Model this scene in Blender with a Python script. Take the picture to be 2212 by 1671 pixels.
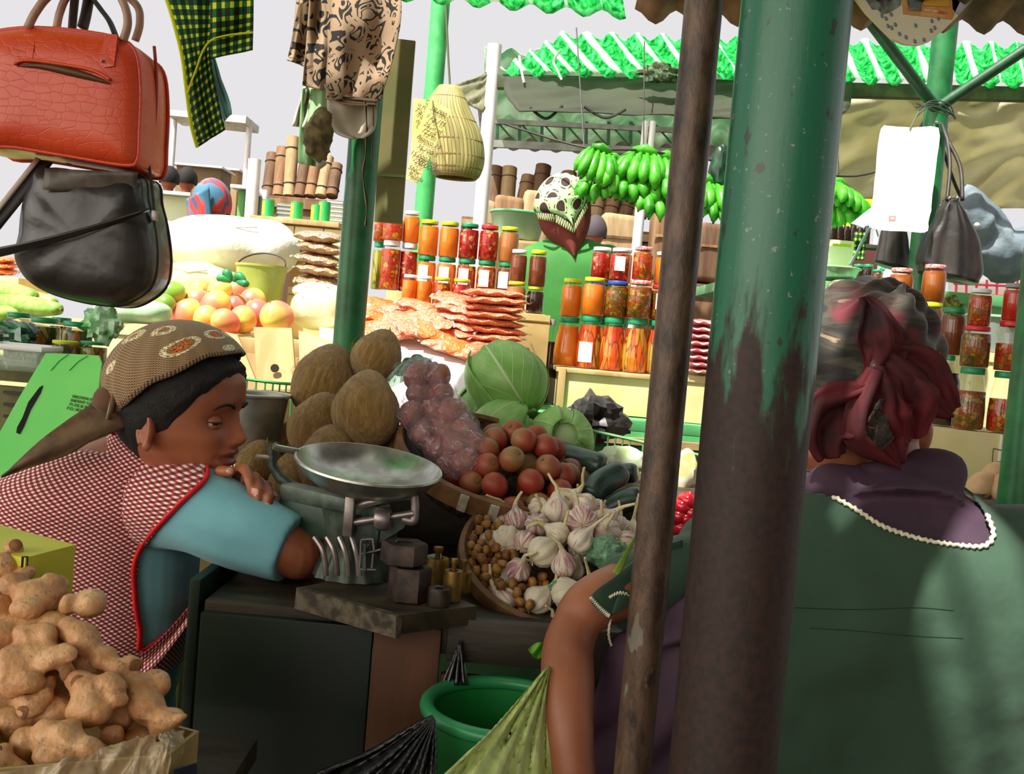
import bpy, bmesh, math, random
from mathutils import Vector as V, Matrix as M, Euler, noise
from mathutils.bvhtree import BVHTree
from math import sin, cos, pi, radians as R
random.seed(11)
for o in list(bpy.data.objects): bpy.data.objects.remove(o)
SC = bpy.context.scene; COL = SC.collection
# ------------------------------------------------------------------ camera, sky, sun, exposure
CAMH, FPX, ROLL, PITCH = 1.17, 2170.0, R(4.9), R(2.7)
fw = V((0, cos(PITCH), -sin(PITCH))); up0 = V((0, sin(PITCH), cos(PITCH))); rt0 = V((1, 0, 0))
RT = rt0*cos(ROLL) + up0*sin(ROLL); UP = -rt0*sin(ROLL) + up0*cos(ROLL)
EYE = V((0, 0, CAMH))
cam = bpy.data.cameras.new('camera'); camo = bpy.data.objects.new('camera', cam); COL.objects.link(camo)
camo.matrix_world = M(((RT.x, UP.x, -fw.x, EYE.x), (RT.y, UP.y, -fw.y, EYE.y), (RT.z, UP.z, -fw.z, EYE.z), (0, 0, 0, 1)))
cam.sensor_width = 36; cam.lens = 36*FPX/2212; cam.clip_start = 0.02; cam.clip_end = 200
SC.camera = camo
SC.view_settings.view_transform = 'Standard'; SC.view_settings.look = 'None'; SC.view_settings.gamma = 1
SC.view_settings.use_curve_mapping = False; SC.view_settings.exposure = 0.0
SC.cycles.use_denoising = True; SC.cycles.max_bounces = 8; SC.cycles.transparent_max_bounces = 12
SC.cycles.caustics_reflective = False; SC.cycles.caustics_refractive = False
w = bpy.data.worlds.new('sky'); SC.world = w; w.use_nodes = True
nt = w.node_tree; nt.nodes.clear()
tc = nt.nodes.new('ShaderNodeTexCoord'); sp = nt.nodes.new('ShaderNodeSeparateXYZ'); nt.links.new(tc.outputs['Generated'], sp.inputs[0])
rmp = nt.nodes.new('ShaderNodeValToRGB'); mr = nt.nodes.new('ShaderNodeMapRange')
mr.inputs[1].default_value = -1; mr.inputs[2].default_value = 1
nt.links.new(sp.outputs['Y'], mr.inputs[0]); nt.links.new(mr.outputs[0], rmp.inputs[0])
rmp.color_ramp.elements[0].position = 0.35; rmp.color_ramp.elements[0].color = (0, 0, 0, 1)
rmp.color_ramp.elements[1].position = 0.55; rmp.color_ramp.elements[1].color = (1, 1, 1, 1)
# behind the camera: sky set bright to the left as fill, dim to the right
mr2 = nt.nodes.new('ShaderNodeMapRange'); mr2.inputs[1].default_value = -.62; mr2.inputs[2].default_value = .3
nt.links.new(sp.outputs['X'], mr2.inputs[0]); bk = nt.nodes.new('ShaderNodeMix'); bk.data_type = 'RGBA'; bk.inputs[6].default_value = (3.9, 3.6, 3.15, 1); bk.inputs[7].default_value = (.2, .19, .17, 1)
nt.links.new(mr2.outputs[0], bk.inputs[0]); wm_ = nt.nodes.new('ShaderNodeMix'); wm_.data_type = 'RGBA'; wm_.inputs[7].default_value = (.80, .785, .80, 1)
nt.links.new(rmp.outputs[0], wm_.inputs[0]); nt.links.new(bk.outputs[2], wm_.inputs[6])
bg = nt.nodes.new('ShaderNodeBackground'); wo = nt.nodes.new('ShaderNodeOutputWorld'); bg.inputs[1].default_value = 1.0
nt.links.new(wm_.outputs[2], bg.inputs[0]); nt.links.new(bg.outputs[0], wo.inputs[0])
sl = bpy.data.lights.new('sun', 'SUN'); sl.energy = 10.0; sl.angle = R(1.2); sl.color = (1, .97, .9)
so = bpy.data.objects.new('sun', sl); COL.objects.link(so)
SUND = V((-.30, -.36, .88)).normalized()          # towards the sun
so.rotation_euler = SUND.to_track_quat('Z', 'Y').to_euler(); so.location = (0, 0, 12)
# ------------------------------------------------------------------ helpers
def P(px, py, Y):
    d = fw*FPX + RT*(px-1106) + UP*(835.5-py)
    return EYE + d*(Y/d.y)
def PZ(px, py, z):
    d = fw*FPX + RT*(px-1106) + UP*(835.5-py)
    return EYE + d*((z-CAMH)/d.z)
def PX(n, Y): return n*Y/FPX
def pix(p):
    d = p-EYE; k = d.dot(fw)
    return (1106+FPX*d.dot(RT)/k, 835.5-FPX*d.dot(UP)/k)
def lin(c): c /= 255; return c/12.92 if c <= .04045 else ((c+.055)/1.055)**2.4
def C(r, g, b, k=1.0): return (min(.95, lin(r)*k), min(.95, lin(g)*k), min(.95, lin(b)*k), 1)
def rnd(a, b): return random.uniform(a, b)
def tag(o, label, cat, group=None, kind=None):
    o['label'] = label; o['category'] = cat
    if group: o['group'] = group
    if kind: o['kind'] = kind
    return o
def thing(name, label, cat, loc=(0, 0, 0), rot=(0, 0, 0), group=None):
    o = bpy.data.objects.new(name, None); COL.objects.link(o); o.empty_display_size = .02
    o.location = loc; o.rotation_euler = rot
    return tag(o, label, cat, group)
def wm(o):
    m = o.matrix_basis.copy()
    while o.parent: o = o.parent; m = o.matrix_basis @ m
    return m
def link(name, me, mats, parent=None, smooth=40):
    for m in (mats if isinstance(mats, (list, tuple)) else [mats]): me.materials.append(m)
    if smooth:
        me.polygons.foreach_set('use_smooth', [True]*len(me.polygons))
        if smooth < 180: me.set_sharp_from_angle(angle=R(smooth))
    o = bpy.data.objects.new(name, me); COL.objects.link(o)
    if parent:
        me.transform(wm(parent).inverted()); o.parent = parent
    return o
def dup(o, parent=None):
    c = o.copy(); COL.objects.link(c)
    if parent: c.parent = parent
    for ch in list(o.children): dup(ch, c)
    return c
def struct(o): o['kind'] = 'structure'; return o
class MB:
    def __init__(s): s.v = []; s.f = []; s.m = []; s.uv = []
    def add(s, vs, fs, mi=0, uvs=None):
        b = len(s.v); s.v += [V(p) for p in vs]; s.f += [tuple(b+i for i in f) for f in fs]; s.m += [mi]*len(fs)
        s.uv += (uvs if uvs else [(0, 0)]*len(vs)); return s
    def grid(s, fn, nu, nv, cu=False, cv=False, mi=0, us=1.0, vs=1.0):
        n1 = nu if cu else nu+1; n2 = nv if cv else nv+1
        vv = [fn(i/nu, j/nv) for j in range(n2) for i in range(n1)]
        uv = [(i/nu*us, j/nv*vs) for j in range(n2) for i in range(n1)]
        ff = [(j*n1+i, j*n1+(i+1) % n1, ((j+1) % n2)*n1+(i+1) % n1, ((j+1) % n2)*n1+i) for j in range(nv) for i in range(nu)]
        return s.add(vv, ff, mi, uv)
    def tube(s, pts, r, n=10, caps=True, mi=0, flat=1.0, close=False, upv=None):
        pts = [V(p) for p in pts]; k = len(pts); rr = r if isinstance(r, (list, tuple)) else [r]*k
        vs, uv = [], []; a = None; L = 0
        for i in range(k):
            p0 = pts[i-1] if (i or close) else pts[0]; p1 = pts[(i+1) % k] if (i < k-1 or close) else pts[-1]
            t = (p1-p0).normalized() if (p1-p0).length > 1e-9 else V((0, 0, 1))
            if a is None:
                a = V(upv) if upv else (V((0, 0, 1)) if abs(t.z) < .9 else V((1, 0, 0)))
            a = (a-t*a.dot(t)); a = a.normalized() if a.length > 1e-6 else t.orthogonal().normalized()
            b = t.cross(a)
            if i: L += (pts[i]-pts[i-1]).length
            for j in range(n):
                q = 2*pi*j/n; vs.append(pts[i]+a*(rr[i]*cos(q)*flat)+b*(rr[i]*sin(q))); uv.append((j/n, L))
        ff = [(i*n+j, i*n+(j+1) % n, (i+1)*n+(j+1) % n, (i+1)*n+j) for i in range(k-1) for j in range(n)]
        if close: ff += [((k-1)*n+j, (k-1)*n+(j+1) % n, (j+1) % n, j) for j in range(n)]
        elif caps: ff += [tuple(range(n-1, -1, -1)), tuple((k-1)*n+j for j in range(n))]
        return s.add(vs, ff, mi, uv)
    def lathe(s, prof, n=24, m=M(), mi=0, close=True, a0=0, a1=2*pi):
        k = len(prof); full = abs(a1-a0-2*pi) < 1e-6; nn = n if full else n+1
        vs = [m @ V((r*cos(a0+(a1-a0)*j/n), r*sin(a0+(a1-a0)*j/n), z)) for r, z in prof for j in range(nn)]
        uv = [(j/n, i/max(1, k-1)) for i in range(k) for j in range(nn)]
        ff = [(i*nn+j, i*nn+(j+1) % nn, (i+1)*nn+(j+1) % nn, (i+1)*nn+j) for i in range(k-1) for j in range(n)]
        return s.add(vs, ff, mi, uv)
    def ell(s, c, r, rot=None, nu=16, nv=10, mi=0):
        r = (r, r, r) if isinstance(r, (int, float)) else r
        m = (rot.to_matrix() if isinstance(rot, Euler) else rot) if rot is not None else M.Identity(3)
        c = V(c); vs = [c+m @ V((0, 0, -r[2]))]
        for j in range(1, nv):
            t = -pi/2+pi*j/nv
            for i in range(nu): vs.append(c+m @ V((r[0]*cos(t)*cos(2*pi*i/nu), r[1]*cos(t)*sin(2*pi*i/nu), r[2]*sin(t))))
        vs.append(c+m @ V((0, 0, r[2]))); last = len(vs)-1
        ff = [(0, 1+(i+1) % nu, 1+i) for i in range(nu)]
        for j in range(nv-2):
            for i in range(nu):
                b = 1+j*nu; ff.append((b+i, b+(i+1) % nu, b+nu+(i+1) % nu, b+nu+i))
        b = 1+(nv-2)*nu; ff += [(b+i, b+(i+1) % nu, last) for i in range(nu)]
        return s.add(vs, ff, mi)
    def box(s, c, d, rot=None, bev=0.0, mi=0, seg=2):
        bm = bmesh.new(); bmesh.ops.create_cube(bm, size=1)
        for v in bm.verts: v.co = V((v.co.x*d[0], v.co.y*d[1], v.co.z*d[2]))
        if bev: bmesh.ops.bevel(bm, geom=bm.edges[:], offset=bev, segments=seg, affect='EDGES', profile=.6)
        m = (rot.to_matrix() if isinstance(rot, Euler) else rot) if rot is not None else M.Identity(3)
        bm.verts.index_update()
        s.add([V(c)+m @ v.co for v in bm.verts], [[v.index for v in f.verts] for f in bm.faces], mi); bm.free(); return s
    def bar(s, a, b, wd, h, bev=0, mi=0, upv=V((0, 0, 1))):
        a, b = V(a), V(b); x = (b-a).normalized(); y = upv.cross(x)
        y = y.normalized() if y.length > 1e-6 else V((0, 1, 0)); z = x.cross(y)
        m = M((x, y, z)).transposed(); return s.box((a+b)/2, ((b-a).length, wd, h), m, bev, mi)
    def prism(s, poly, thick, mi=0):
        p = [V(q) for q in poly]; n = len(p); t = V(thick)
        return s.add(p+[q+t for q in p], [tuple(range(n)), tuple(range(2*n-1, n-1, -1))]+[(i, n+i, n+(i+1) % n, (i+1) % n) for i in range(n)], mi)
    def jit(s, amp, sc, seed=0, start=0):
        o = V((seed*7.3, seed*3.1, seed*1.7))
        for i in range(start, len(s.v)): s.v[i] = s.v[i]+noise.noise_vector(s.v[i]*sc+o)*amp
        return s
    def mesh(s, name):
        me = bpy.data.meshes.new(name); me.from_pydata([tuple(v) for v in s.v], [], s.f); me.polygons.foreach_set('material_index', s.m)
        ul = me.uv_layers.new(name='UVMap')
        for lp in me.loops: ul.data[lp.index].uv = s.uv[lp.vertex_index]
        bm = bmesh.new(); bm.from_mesh(me); bmesh.ops.recalc_face_normals(bm, faces=bm.faces); bm.to_mesh(me); bm.free()
        return me
    def build(s, name, mats, parent=None, smooth=40, solid=0, sub=0):
        o = link(name, s.mesh(name), mats, parent, smooth)
        if solid:
            md = o.modifiers.new('thick', 'SOLIDIFY'); md.thickness = solid; md.offset = 0
        if sub:
            md = o.modifiers.new('sub', 'SUBSURF'); md.levels = md.render_levels = sub
        return o
    def fused(s, voxel, iters=3, fac=.5):
        """one continuous skin over all the closed shapes collected so far"""
        me = s.mesh('tmp'); o = bpy.data.objects.new('tmp', me); COL.objects.link(o)
        md = o.modifiers.new('r', 'REMESH'); md.mode = 'VOXEL'; md.voxel_size = voxel
        if iters: m2 = o.modifiers.new('s', 'SMOOTH'); m2.iterations = iters; m2.factor = fac
        dg = bpy.context.evaluated_depsgraph_get(); dg.update()
        out = bpy.data.meshes.new_from_object(o.evaluated_get(dg)); bpy.data.objects.remove(o); bpy.data.meshes.remove(me)
        out.materials.clear()
        bm = bmesh.new(); bm.from_mesh(out); bmesh.ops.recalc_face_normals(bm, faces=bm.faces)
        if bm.calc_volume(signed=True) < 0: bmesh.ops.reverse_faces(bm, faces=bm.faces)
        bm.to_mesh(out); bm.free(); return out
def spl(pts, k=6, close=False):
    """Catmull-Rom through points (V or tuples of any length)"""
    p = [tuple(q) for q in pts]; n = len(p); out = []
    for i in range(n if close else n-1):
        a = p[(i-1) % n] if (close or i) else p[0]; b = p[i]; c = p[(i+1) % n]; d = p[(i+2) % n] if (close or i < n-2) else p[-1]
        for j in range(k):
            t = j/k; out.append(tuple(.5*(2*y+(z-x)*t+(2*x-5*y+4*z-u)*t*t+(3*y-x-3*z+u)*t**3) for x, y, z, u in zip(a, b, c, d)))
    if not close: out.append(p[-1])
    return out
def PS(pts, k=6, close=False): return [P(*q) for q in spl(pts, k, close)]
def settle(items, rr, gap=.004):
    """push round things back in depth until none sinks into another"""
    out = []
    for it in sorted(range(len(items)), key=lambda i: items[i][2]):
        x, y, Y = items[it][:3]
        for _ in range(200):
            p = P(x, y, Y)
            if all((p-q).length >= rr(items[it], Y)+r-gap for q, r in out): break
            Y += .004
        out.append((p, rr(items[it], Y))); items[it] = (x, y, Y, *items[it][3:])
    return items
def lerp_tab(tab, x):
    tab = sorted(tab)
    if x <= tab[0][0]: return tab[0][1]
    for (a, b), (c, d) in zip(tab, tab[1:]):
        if x <= c:
            t = (x-a)/(c-a); t = t*t*(3-2*t)*.5+t*.5; return b+(d-b)*t
    return tab[-1][1]
def inpoly(x, y, poly):
    r = False; n = len(poly)
    for i in range(n):
        (x1, y1), (x2, y2) = poly[i], poly[i-1]
        if (y1 > y) != (y2 > y) and x < (x2-x1)*(y-y1)/(y2-y1)+x1: r = not r
    return r
# ------------------------------------------------------------------ materials
MATS = {}
class NT:
    def __init__(s, name):
        s.m = bpy.data.materials.new(name); s.m.use_nodes = True; s.t = s.m.node_tree; s.t.nodes.clear()
        s.out = s.n('OutputMaterial'); s.tc = s.n('TexCoord')
    def n(s, typ, **kw):
        x = s.t.nodes.new('ShaderNode'+typ)
        for k, v in kw.items(): setattr(x, k, v)
        return x
    def l(s, a, b): s.t.links.new(a, b)
    def sock(s, node, i, val):
        if hasattr(val, 'links') or hasattr(val, 'is_linked'): s.l(val, node.inputs[i])
        elif val is not None: node.inputs[i].default_value = val
    def math(s, op, a, b=None, c=None):
        x = s.n('Math', operation=op); s.sock(x, 0, a)
        if b is not None: s.sock(x, 1, b)
        if c is not None: s.sock(x, 2, c)
        return x.outputs[0]
    def coord(s, which='Object', scale=(1, 1, 1), rot=(0, 0, 0)):
        m = s.n('Mapping'); m.inputs['Scale'].default_value = scale; m.inputs['Rotation'].default_value = rot
        s.l(s.tc.outputs[which], m.inputs[0]); return m.outputs[0]
    def noise(s, vec, scale, detail=3, rough=.55, dist=0):
        x = s.n('TexNoise'); s.l(vec, x.inputs['Vector']); x.inputs['Scale'].default_value = scale; x.inputs['Detail'].default_value = detail
        x.inputs['Roughness'].default_value = rough; x.inputs['Distortion'].default_value = dist; return x.outputs['Fac']
    def voro(s, vec, scale, feat='F1', out='Distance', rnd=1.0):
        x = s.n('TexVoronoi', feature=feat); s.l(vec, x.inputs['Vector']); x.inputs['Scale'].default_value = scale; x.inputs['Randomness'].default_value = rnd
        return x.outputs[out]
    def ramp(s, fac, stops, interp='LINEAR'):
        x = s.n('ValToRGB'); x.color_ramp.interpolation = interp; e = x.color_ramp.elements
        while len(e) < len(stops): e.new(.5)
        for i, (p, c) in enumerate(stops): e[i].position = p; e[i].color = c if len(c) == 4 else (*c, 1)
        s.l(fac, x.inputs[0]); return x.outputs[0]
    def mix(s, f, a, b, mode='MIX'):
        x = s.n('Mix', data_type='RGBA', blend_type=mode); s.sock(x, 0, f); s.sock(x, 6, a); s.sock(x, 7, b); return x.outputs[2]
    def sep(s, vec): x = s.n('SeparateXYZ'); s.l(vec, x.inputs[0]); return x.outputs
    def thr(s, v, a, b):
        x = s.n('MapRange', interpolation_type='SMOOTHSTEP'); s.sock(x, 0, v); x.inputs[1].default_value = a; x.inputs[2].default_value = b; return x.outputs[0]
    def bump(s, h, strength=.3, dist=.005):
        x = s.n('Bump'); x.inputs['Strength'].default_value = strength; x.inputs['Distance'].default_value = dist; s.l(h, x.inputs['Height']); return x.outputs[0]
    def done(s, col, rough=.6, metal=0, bump=None, coat=0, spec=.5, sheen=0, sss=0, translucent=0, alpha=None, trans=0, thin=False):
        p = s.n('BsdfPrincipled'); s.sock(p, 'Base Color', col); s.sock(p, 'Roughness', rough); s.sock(p, 'Metallic', metal)
        p.inputs['Specular IOR Level'].default_value = spec; p.inputs['Coat Weight'].default_value = coat; p.inputs['Coat Roughness'].default_value = .12
        p.inputs['Sheen Weight'].default_value = sheen; p.inputs['Transmission Weight'].default_value = trans
        if sss: p.inputs['Subsurface Weight'].default_value = sss; p.inputs['Subsurface Radius'].default_value = (.02, .008, .004); p.inputs['Subsurface Scale'].default_value = .4
        if bump is not None: s.l(bump, p.inputs['Normal'])
        if alpha is not None: s.sock(p, 'Alpha', alpha)
        res = p.outputs[0]
        if translucent:
            t = s.n('BsdfTranslucent'); s.sock(t, 0, col); mx = s.n('MixShader'); mx.inputs[0].default_value = translucent
            s.l(res, mx.inputs[1]); s.l(t.outputs[0], mx.inputs[2]); res = mx.outputs[0]
        s.l(res, s.out.inputs[0]); return s.m
def mat(name, c, c2=None, rough=.6, scale=12, lo=.4, hi=.62, st=(1, 1, 1), bump=0, bsc=40, bd=.004, detail=4, dist=0, **kw):
    if name in MATS: return MATS[name]
    t = NT(name); vec = t.coord('Object', st)
    col = c
    if c2: col = t.ramp(t.noise(vec, scale, detail, dist=dist), [(lo, c), (hi, c2)])
    b = t.bump(t.noise(vec, bsc, 3), bump, bd) if bump else None
    MATS[name] = t.done(col, rough, bump=b, **kw); return MATS[name]
def glassy(name, tint=(.96, .97, .96), rough=.03, refl=1.0):
    """thin clear wall: straight-through light plus a Fresnel gloss"""
    if name in MATS: return MATS[name]
    t = NT(name); a = t.n('BsdfTransparent'); a.inputs[0].default_value = (*tint, 1); g = t.n('BsdfGlossy'); g.inputs['Roughness'].default_value = rough
    g.inputs[0].default_value = (refl, refl, refl, 1)
    f = t.n('LayerWeight'); f.inputs[0].default_value = .5; mx = t.n('MixShader'); t.l(t.math('ADD', t.math('MULTIPLY', t.math('POWER', f.outputs['Facing'], 4.0), .5), .035), mx.inputs[0]); t.l(a.outputs[0], mx.inputs[1]); t.l(g.outputs[0], mx.inputs[2])
    t.l(mx.outputs[0], t.out.inputs[0]); MATS[name] = t.m; return t.m
def film(name, tint, opac=.35, rough=.12, c=(.9, .9, .9, 1), wr=30, bd=.01):
    """crumpled clear plastic: partly see-through, glossy creases"""
    if name in MATS: return MATS[name]
    t = NT(name); vec = t.coord(); h = t.noise(vec, wr, 3, .6, 1.5)
    p = t.n('BsdfPrincipled'); p.inputs['Base Color'].default_value = c; p.inputs['Roughness'].default_value = rough; p.inputs['Coat Weight'].default_value = 1
    t.l(t.bump(h, .9, bd), p.inputs['Normal']); a = t.n('BsdfTransparent'); a.inputs[0].default_value = (*tint, 1)
    mx = t.n('MixShader'); t.l(t.math('ADD', t.math('MULTIPLY', t.thr(h, .5, .72), .35), opac), mx.inputs[0]); t.l(a.outputs[0], mx.inputs[1]); t.l(p.outputs[0], mx.inputs[2])
    t.l(mx.outputs[0], t.out.inputs[0]); MATS[name] = t.m; return t.m
def text_part(body, size, parent, m, origin, xdir, zdir, depth=.0004, name='lettering', shear=0.0):
    cu = bpy.data.curves.new('t', 'FONT'); cu.body = body; cu.size = size; cu.extrude = depth; cu.shear = shear; cu.space_line = .95
    o = bpy.data.objects.new('t', cu); COL.objects.link(o); dg = bpy.context.evaluated_depsgraph_get(); dg.update()
    me = bpy.data.meshes.new_from_object(o.evaluated_get(dg)); bpy.data.objects.remove(o)
    x = V(xdir).normalized(); z = V(zdir); z = (z-x*z.dot(x)).normalized(); n = x.cross(z)
    me.transform(M(((x.x, z.x, n.x, origin[0]), (x.y, z.y, n.y, origin[1]), (x.z, z.z, n.z, origin[2]), (0, 0, 0, 1))))
    me.materials.clear(); return link(name, me, m, parent, 0)
# ------------------------------------------------------------------ setting: ground, roofs
m_floor = mat('trodden_ground', C(70, 60, 50), C(110, 98, 84), .9, 3, bump=.4)
MB().add([(-30, -12, 0), (30, -12, 0), (30, 45, 0), (-30, 45, 0)], [(0, 1, 2, 3)]).build('floor', m_floor)['kind'] = 'structure'
def leafy_sheet_mat():
    t = NT('green_translucent_sheet'); uv = t.coord('UV'); x = t.sep(uv)[0]
    st = t.math('ABSOLUTE', t.math('SUBTRACT', t.math('FRACT', x), .5))
    o = t.coord('Object'); litter = t.noise(o, 46, 4, .7, .5); big = t.noise(o, 3.2, 2)
    g = t.ramp(litter, [(.36, C(40, 150, 84)), (.5, C(110, 236, 156)), (.62, C(186, 255, 210))])
    bare = t.math('GREATER_THAN', t.math('ADD', st, t.math('MULTIPLY', t.math('SUBTRACT', big, .5), .5)), .37)
    col = t.mix(bare, g, C(235, 255, 235))
    p = t.n('BsdfDiffuse'); t.l(col, p.inputs[0]); tr = t.n('BsdfTranslucent'); t.l(col, tr.inputs[0])
    mx = t.n('MixShader'); mx.inputs[0].default_value = .72; t.l(p.outputs[0], mx.inputs[1]); t.l(tr.outputs[0], mx.inputs[2]); t.l(mx.outputs[0], t.out.inputs[0]); return t.m
m_leafy = leafy_sheet_mat()
m_brownroof = mat('brown_fibre_cement', C(92, 66, 44), C(140, 112, 84), .85, 9, bump=.4)
m_greenroof = None
def green_roof():
    t = NT('plain_green_sheet'); c = C(70, 200, 110)
    p = t.n('BsdfDiffuse'); p.inputs[0].default_value = c; tr = t.n('BsdfTranslucent'); tr.inputs[0].default_value = c
    mx = t.n('MixShader'); mx.inputs[0].default_value = .6; t.l(p.outputs[0], mx.inputs[1]); t.l(tr.outputs[0], mx.inputs[2]); t.l(mx.outputs[0], t.out.inputs[0]); return t.m
m_greenroof = green_roof()
def corrugated(name, A, B, Wv, m, pitch=.075, amp=.012, nv=6, thick=.004, vm=lambda u: 1.0):
    A, B, Wv = V(A), V(B), V(Wv); L = (B-A).length; n = (B-A).cross(Wv).normalized(); n = n if n.z > 0 else -n
    nu = int(L/pitch*6)
    mb = MB(); mb.grid(lambda u, v: A+(B-A)*u+Wv*v*vm(u)+n*(amp*cos(2*pi*u*L/pitch)), nu, nv, us=L/pitch, vs=1)
    o = mb.build(name, m, None, 180, solid=thick); o['kind'] = 'structure'; return o
# far green sheet: gutter line in front of the tarps, rows of ridges running up and left
gA, gB = P(1085, 158, 4.5), P(2420, 190, 4.5); gW = P(1262, 20, 4.1)-P(1375, 158, 4.5)
corrugated('ceiling', gA, gB, gW*.66, m_leafy, pitch=.105, amp=.02, vm=lambda u: min(1, .06+u*1335/220))
# fringe of another leafy sheet hanging in above, near the top of the picture
corrugated('ceiling', P(840, -8, 3.0), P(1352, 34, 3.0), V((-.05, -.16, .09)), m_leafy, pitch=.105, amp=.018)
# brown sheets over the near stall; their front edge shows at the top
corrugated('ceiling', P(1372, 34, 2.2), P(2700, 76, 2.2), V((.0, -2.4, .75)), m_brownroof, pitch=.088, amp=.018, nv=10)
# the sheets over the seller and the hanging bags, out of sight above
corrugated('ceiling', (-3.2, 1.75, 2.62), (-.36, 1.75, 2.62), (0, -1.7, .45), m_greenroof, pitch=.11, amp=.02)
# unseen roof behind the camera, front edges stepped to gate the sun
corrugated('ceiling', (-4, .95, 3.05), (-.30, .95, 3.05), (0, -5.2, 1.1), m_brownroof, pitch=.14, amp=.02)
corrugated('ceiling', (-.30, .16, 3.14), (4, .16, 3.14), (0, -4.4, 1.0), m_brownroof, pitch=.14, amp=.02)
for k, (x, dx) in enumerate(((-.27, .22), (-.17, .10), (-.08, .18), (.05, .06), (.12, .2), (-.22, .02))):  # unseen slats added across the roof gap to dapple the sun on the smock
    struct(MB().bar((x, .1, 2.98), (x+dx, .95, 2.98), .016+.006*(k % 3), .012).build('ceiling_beam_or_sun_slat', m_brownroof, None))
m_gpaint = None
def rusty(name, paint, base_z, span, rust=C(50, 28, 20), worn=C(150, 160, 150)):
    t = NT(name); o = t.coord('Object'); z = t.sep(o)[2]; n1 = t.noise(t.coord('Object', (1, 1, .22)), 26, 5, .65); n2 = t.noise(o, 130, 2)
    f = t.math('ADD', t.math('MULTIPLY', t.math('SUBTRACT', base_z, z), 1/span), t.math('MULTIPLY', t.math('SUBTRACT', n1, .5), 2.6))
    low_brown = t.thr(f, -.1, .25); spots = t.thr(n2, .66, .72)  # browner towards the bottom, edge broken up by noise
    col = t.mix(low_brown, t.mix(t.math('MULTIPLY', spots, .6), paint, worn), t.ramp(n2, [(.3, C(26, 16, 12)), (.62, rust)]))
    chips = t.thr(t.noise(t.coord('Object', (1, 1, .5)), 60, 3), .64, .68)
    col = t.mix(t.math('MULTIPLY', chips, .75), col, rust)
    return t.done(col, t.math('ADD', .32, t.math('MULTIPLY', low_brown, .3)), bump=t.bump(n1, .35, .003), spec=.5)
m_pole_big = rusty('green_post_brown_base', C(28, 104, 74), 1.2, .26)
def dark_pole():
    t = NT('blackened_steel'); o = t.coord('Object', (1, 1, .35)); n = t.noise(o, 60, 5, .7)
    chip = t.thr(t.noise(t.coord('Object', (1, 1, .4)), 45, 3), .63, .66); z = t.sep(t.coord('Object'))[2]
    edge = t.math('MULTIPLY', chip, t.thr(t.math('SUBTRACT', 1.35, z), .3, .6))
    col = t.ramp(n, [(.35, C(44, 34, 28)), (.6, C(96, 74, 58))])
    col = t.mix(edge, col, C(128, 128, 112)); return t.done(col, .42, metal=.25, bump=t.bump(n, .5, .003))
m_pole_dark = dark_pole()
m_green = mat('green_gloss_paint', C(22, 92, 48), C(36, 120, 66), .38, 14, bump=.15)
m_greendk = mat('dark_green_paint', C(20, 62, 36), C(34, 86, 52), .45, 14, bump=.15)
def post(name, label, px, py, Y, r, z0, z1, m, cat='pole', group=None, parts=None):
    p = P(px, py, Y); t = thing(name, label, cat, (p.x, p.y, z0), group=group)
    MB().tube([(p.x, p.y, z0), (p.x, p.y, (z0+z1)/2), (p.x, p.y, z1)], r, 28).build('shaft', m, t, 60); return t
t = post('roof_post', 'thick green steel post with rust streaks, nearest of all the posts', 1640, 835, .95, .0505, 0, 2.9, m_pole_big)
p = P(1640, 835, .95); MB().lathe([(.052, 0), (.09, 0), (.09, .012), (.052, .012)], 24, M.Translation((p.x, p.y, 0))).build('foot_plate', m_pole_dark, t)
t = post('thin_post', 'slim blackened steel post close beside the thick rusty green post', 1443, 835, 1.0, .0187, 0, 2.9, m_pole_dark)
p = P(1443, 835, 1.0); MB().lathe([(.019, 0), (.045, 0), (.045, .01), (.019, .01)], 20, M.Translation((p.x, p.y, 0))).build('foot_plate', m_pole_dark, t)
t = post('roof_post', 'dark green post rising behind the coconuts, hung with printed cloth', 765, 580, 2.25, .0345, 0, 2.9, m_green)
p = P(765, 580, 2.25); MB().lathe([(.035, 0), (.08, 0), (.08, .01), (.035, .01)], 20, M.Translation((p.x, p.y, 0))).build('foot_plate', m_greendk, t)
t = post('roof_post', 'pale green post behind the yellow price list', 920, 400, 3.9, .036, 0, 2.6, mat('pale_green_paint', C(60, 160, 88), C(80, 190, 110), .5))
t = post('roof_post', 'green post at the picture edge beside the stacked pickle jars', 2215, 900, 1.9, .034, 0, 2.05, m_green)
# Y-shaped post with two braces on the right
yb = P(2014, 330, 2.9); t = thing('braced_post', 'green post with two slanting braces, holding a black handbag and white paper', 'pole', (yb.x, yb.y, 0))
MB().tube([(yb.x, yb.y, 0), (yb.x, yb.y, 1.4), (yb.x, yb.y, 2.3)], .034, 26).build('shaft', m_green, t, 60)
for q, nm in (((1868, 30, 2.7), 'brace'), ((2330, 30, 2.75), 'brace')):
    e = P(*q); b = P(2022, 235, 2.88); MB().tube([b, (b+e)/2, e], .016, 14).build(nm, m_greendk, t, 60)
wr = MB()
for k in range(5):
    a = P(2005+6*k, 222+5*k, 2.84); wr.tube(PS([(1985+rnd(-9, 9), 235+rnd(-12, 20), 2.84), (2010, 218+4*k, 2.83), (2042+rnd(-5, 8), 224+6*k, 2.84), (2062+rnd(-6, 6), 250+rnd(-14, 14), 2.85)]), .0016, 6)
wr.build('tie_wire', mat('thin_wire', C(60, 70, 60), rough=.5), t)
# gutter beam under the far sheets and beams between posts
g0, g1 = gA, gB
bm_ = MB().bar(g0+V((-.02, .02, -.035)), g1+V((0, .02, -.035)), .05, .06, .004).build('ceiling_beam_or_sun_slat', mat('olive_beam', C(56, 66, 38), C(80, 92, 58), .7), None); struct(bm_)
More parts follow.
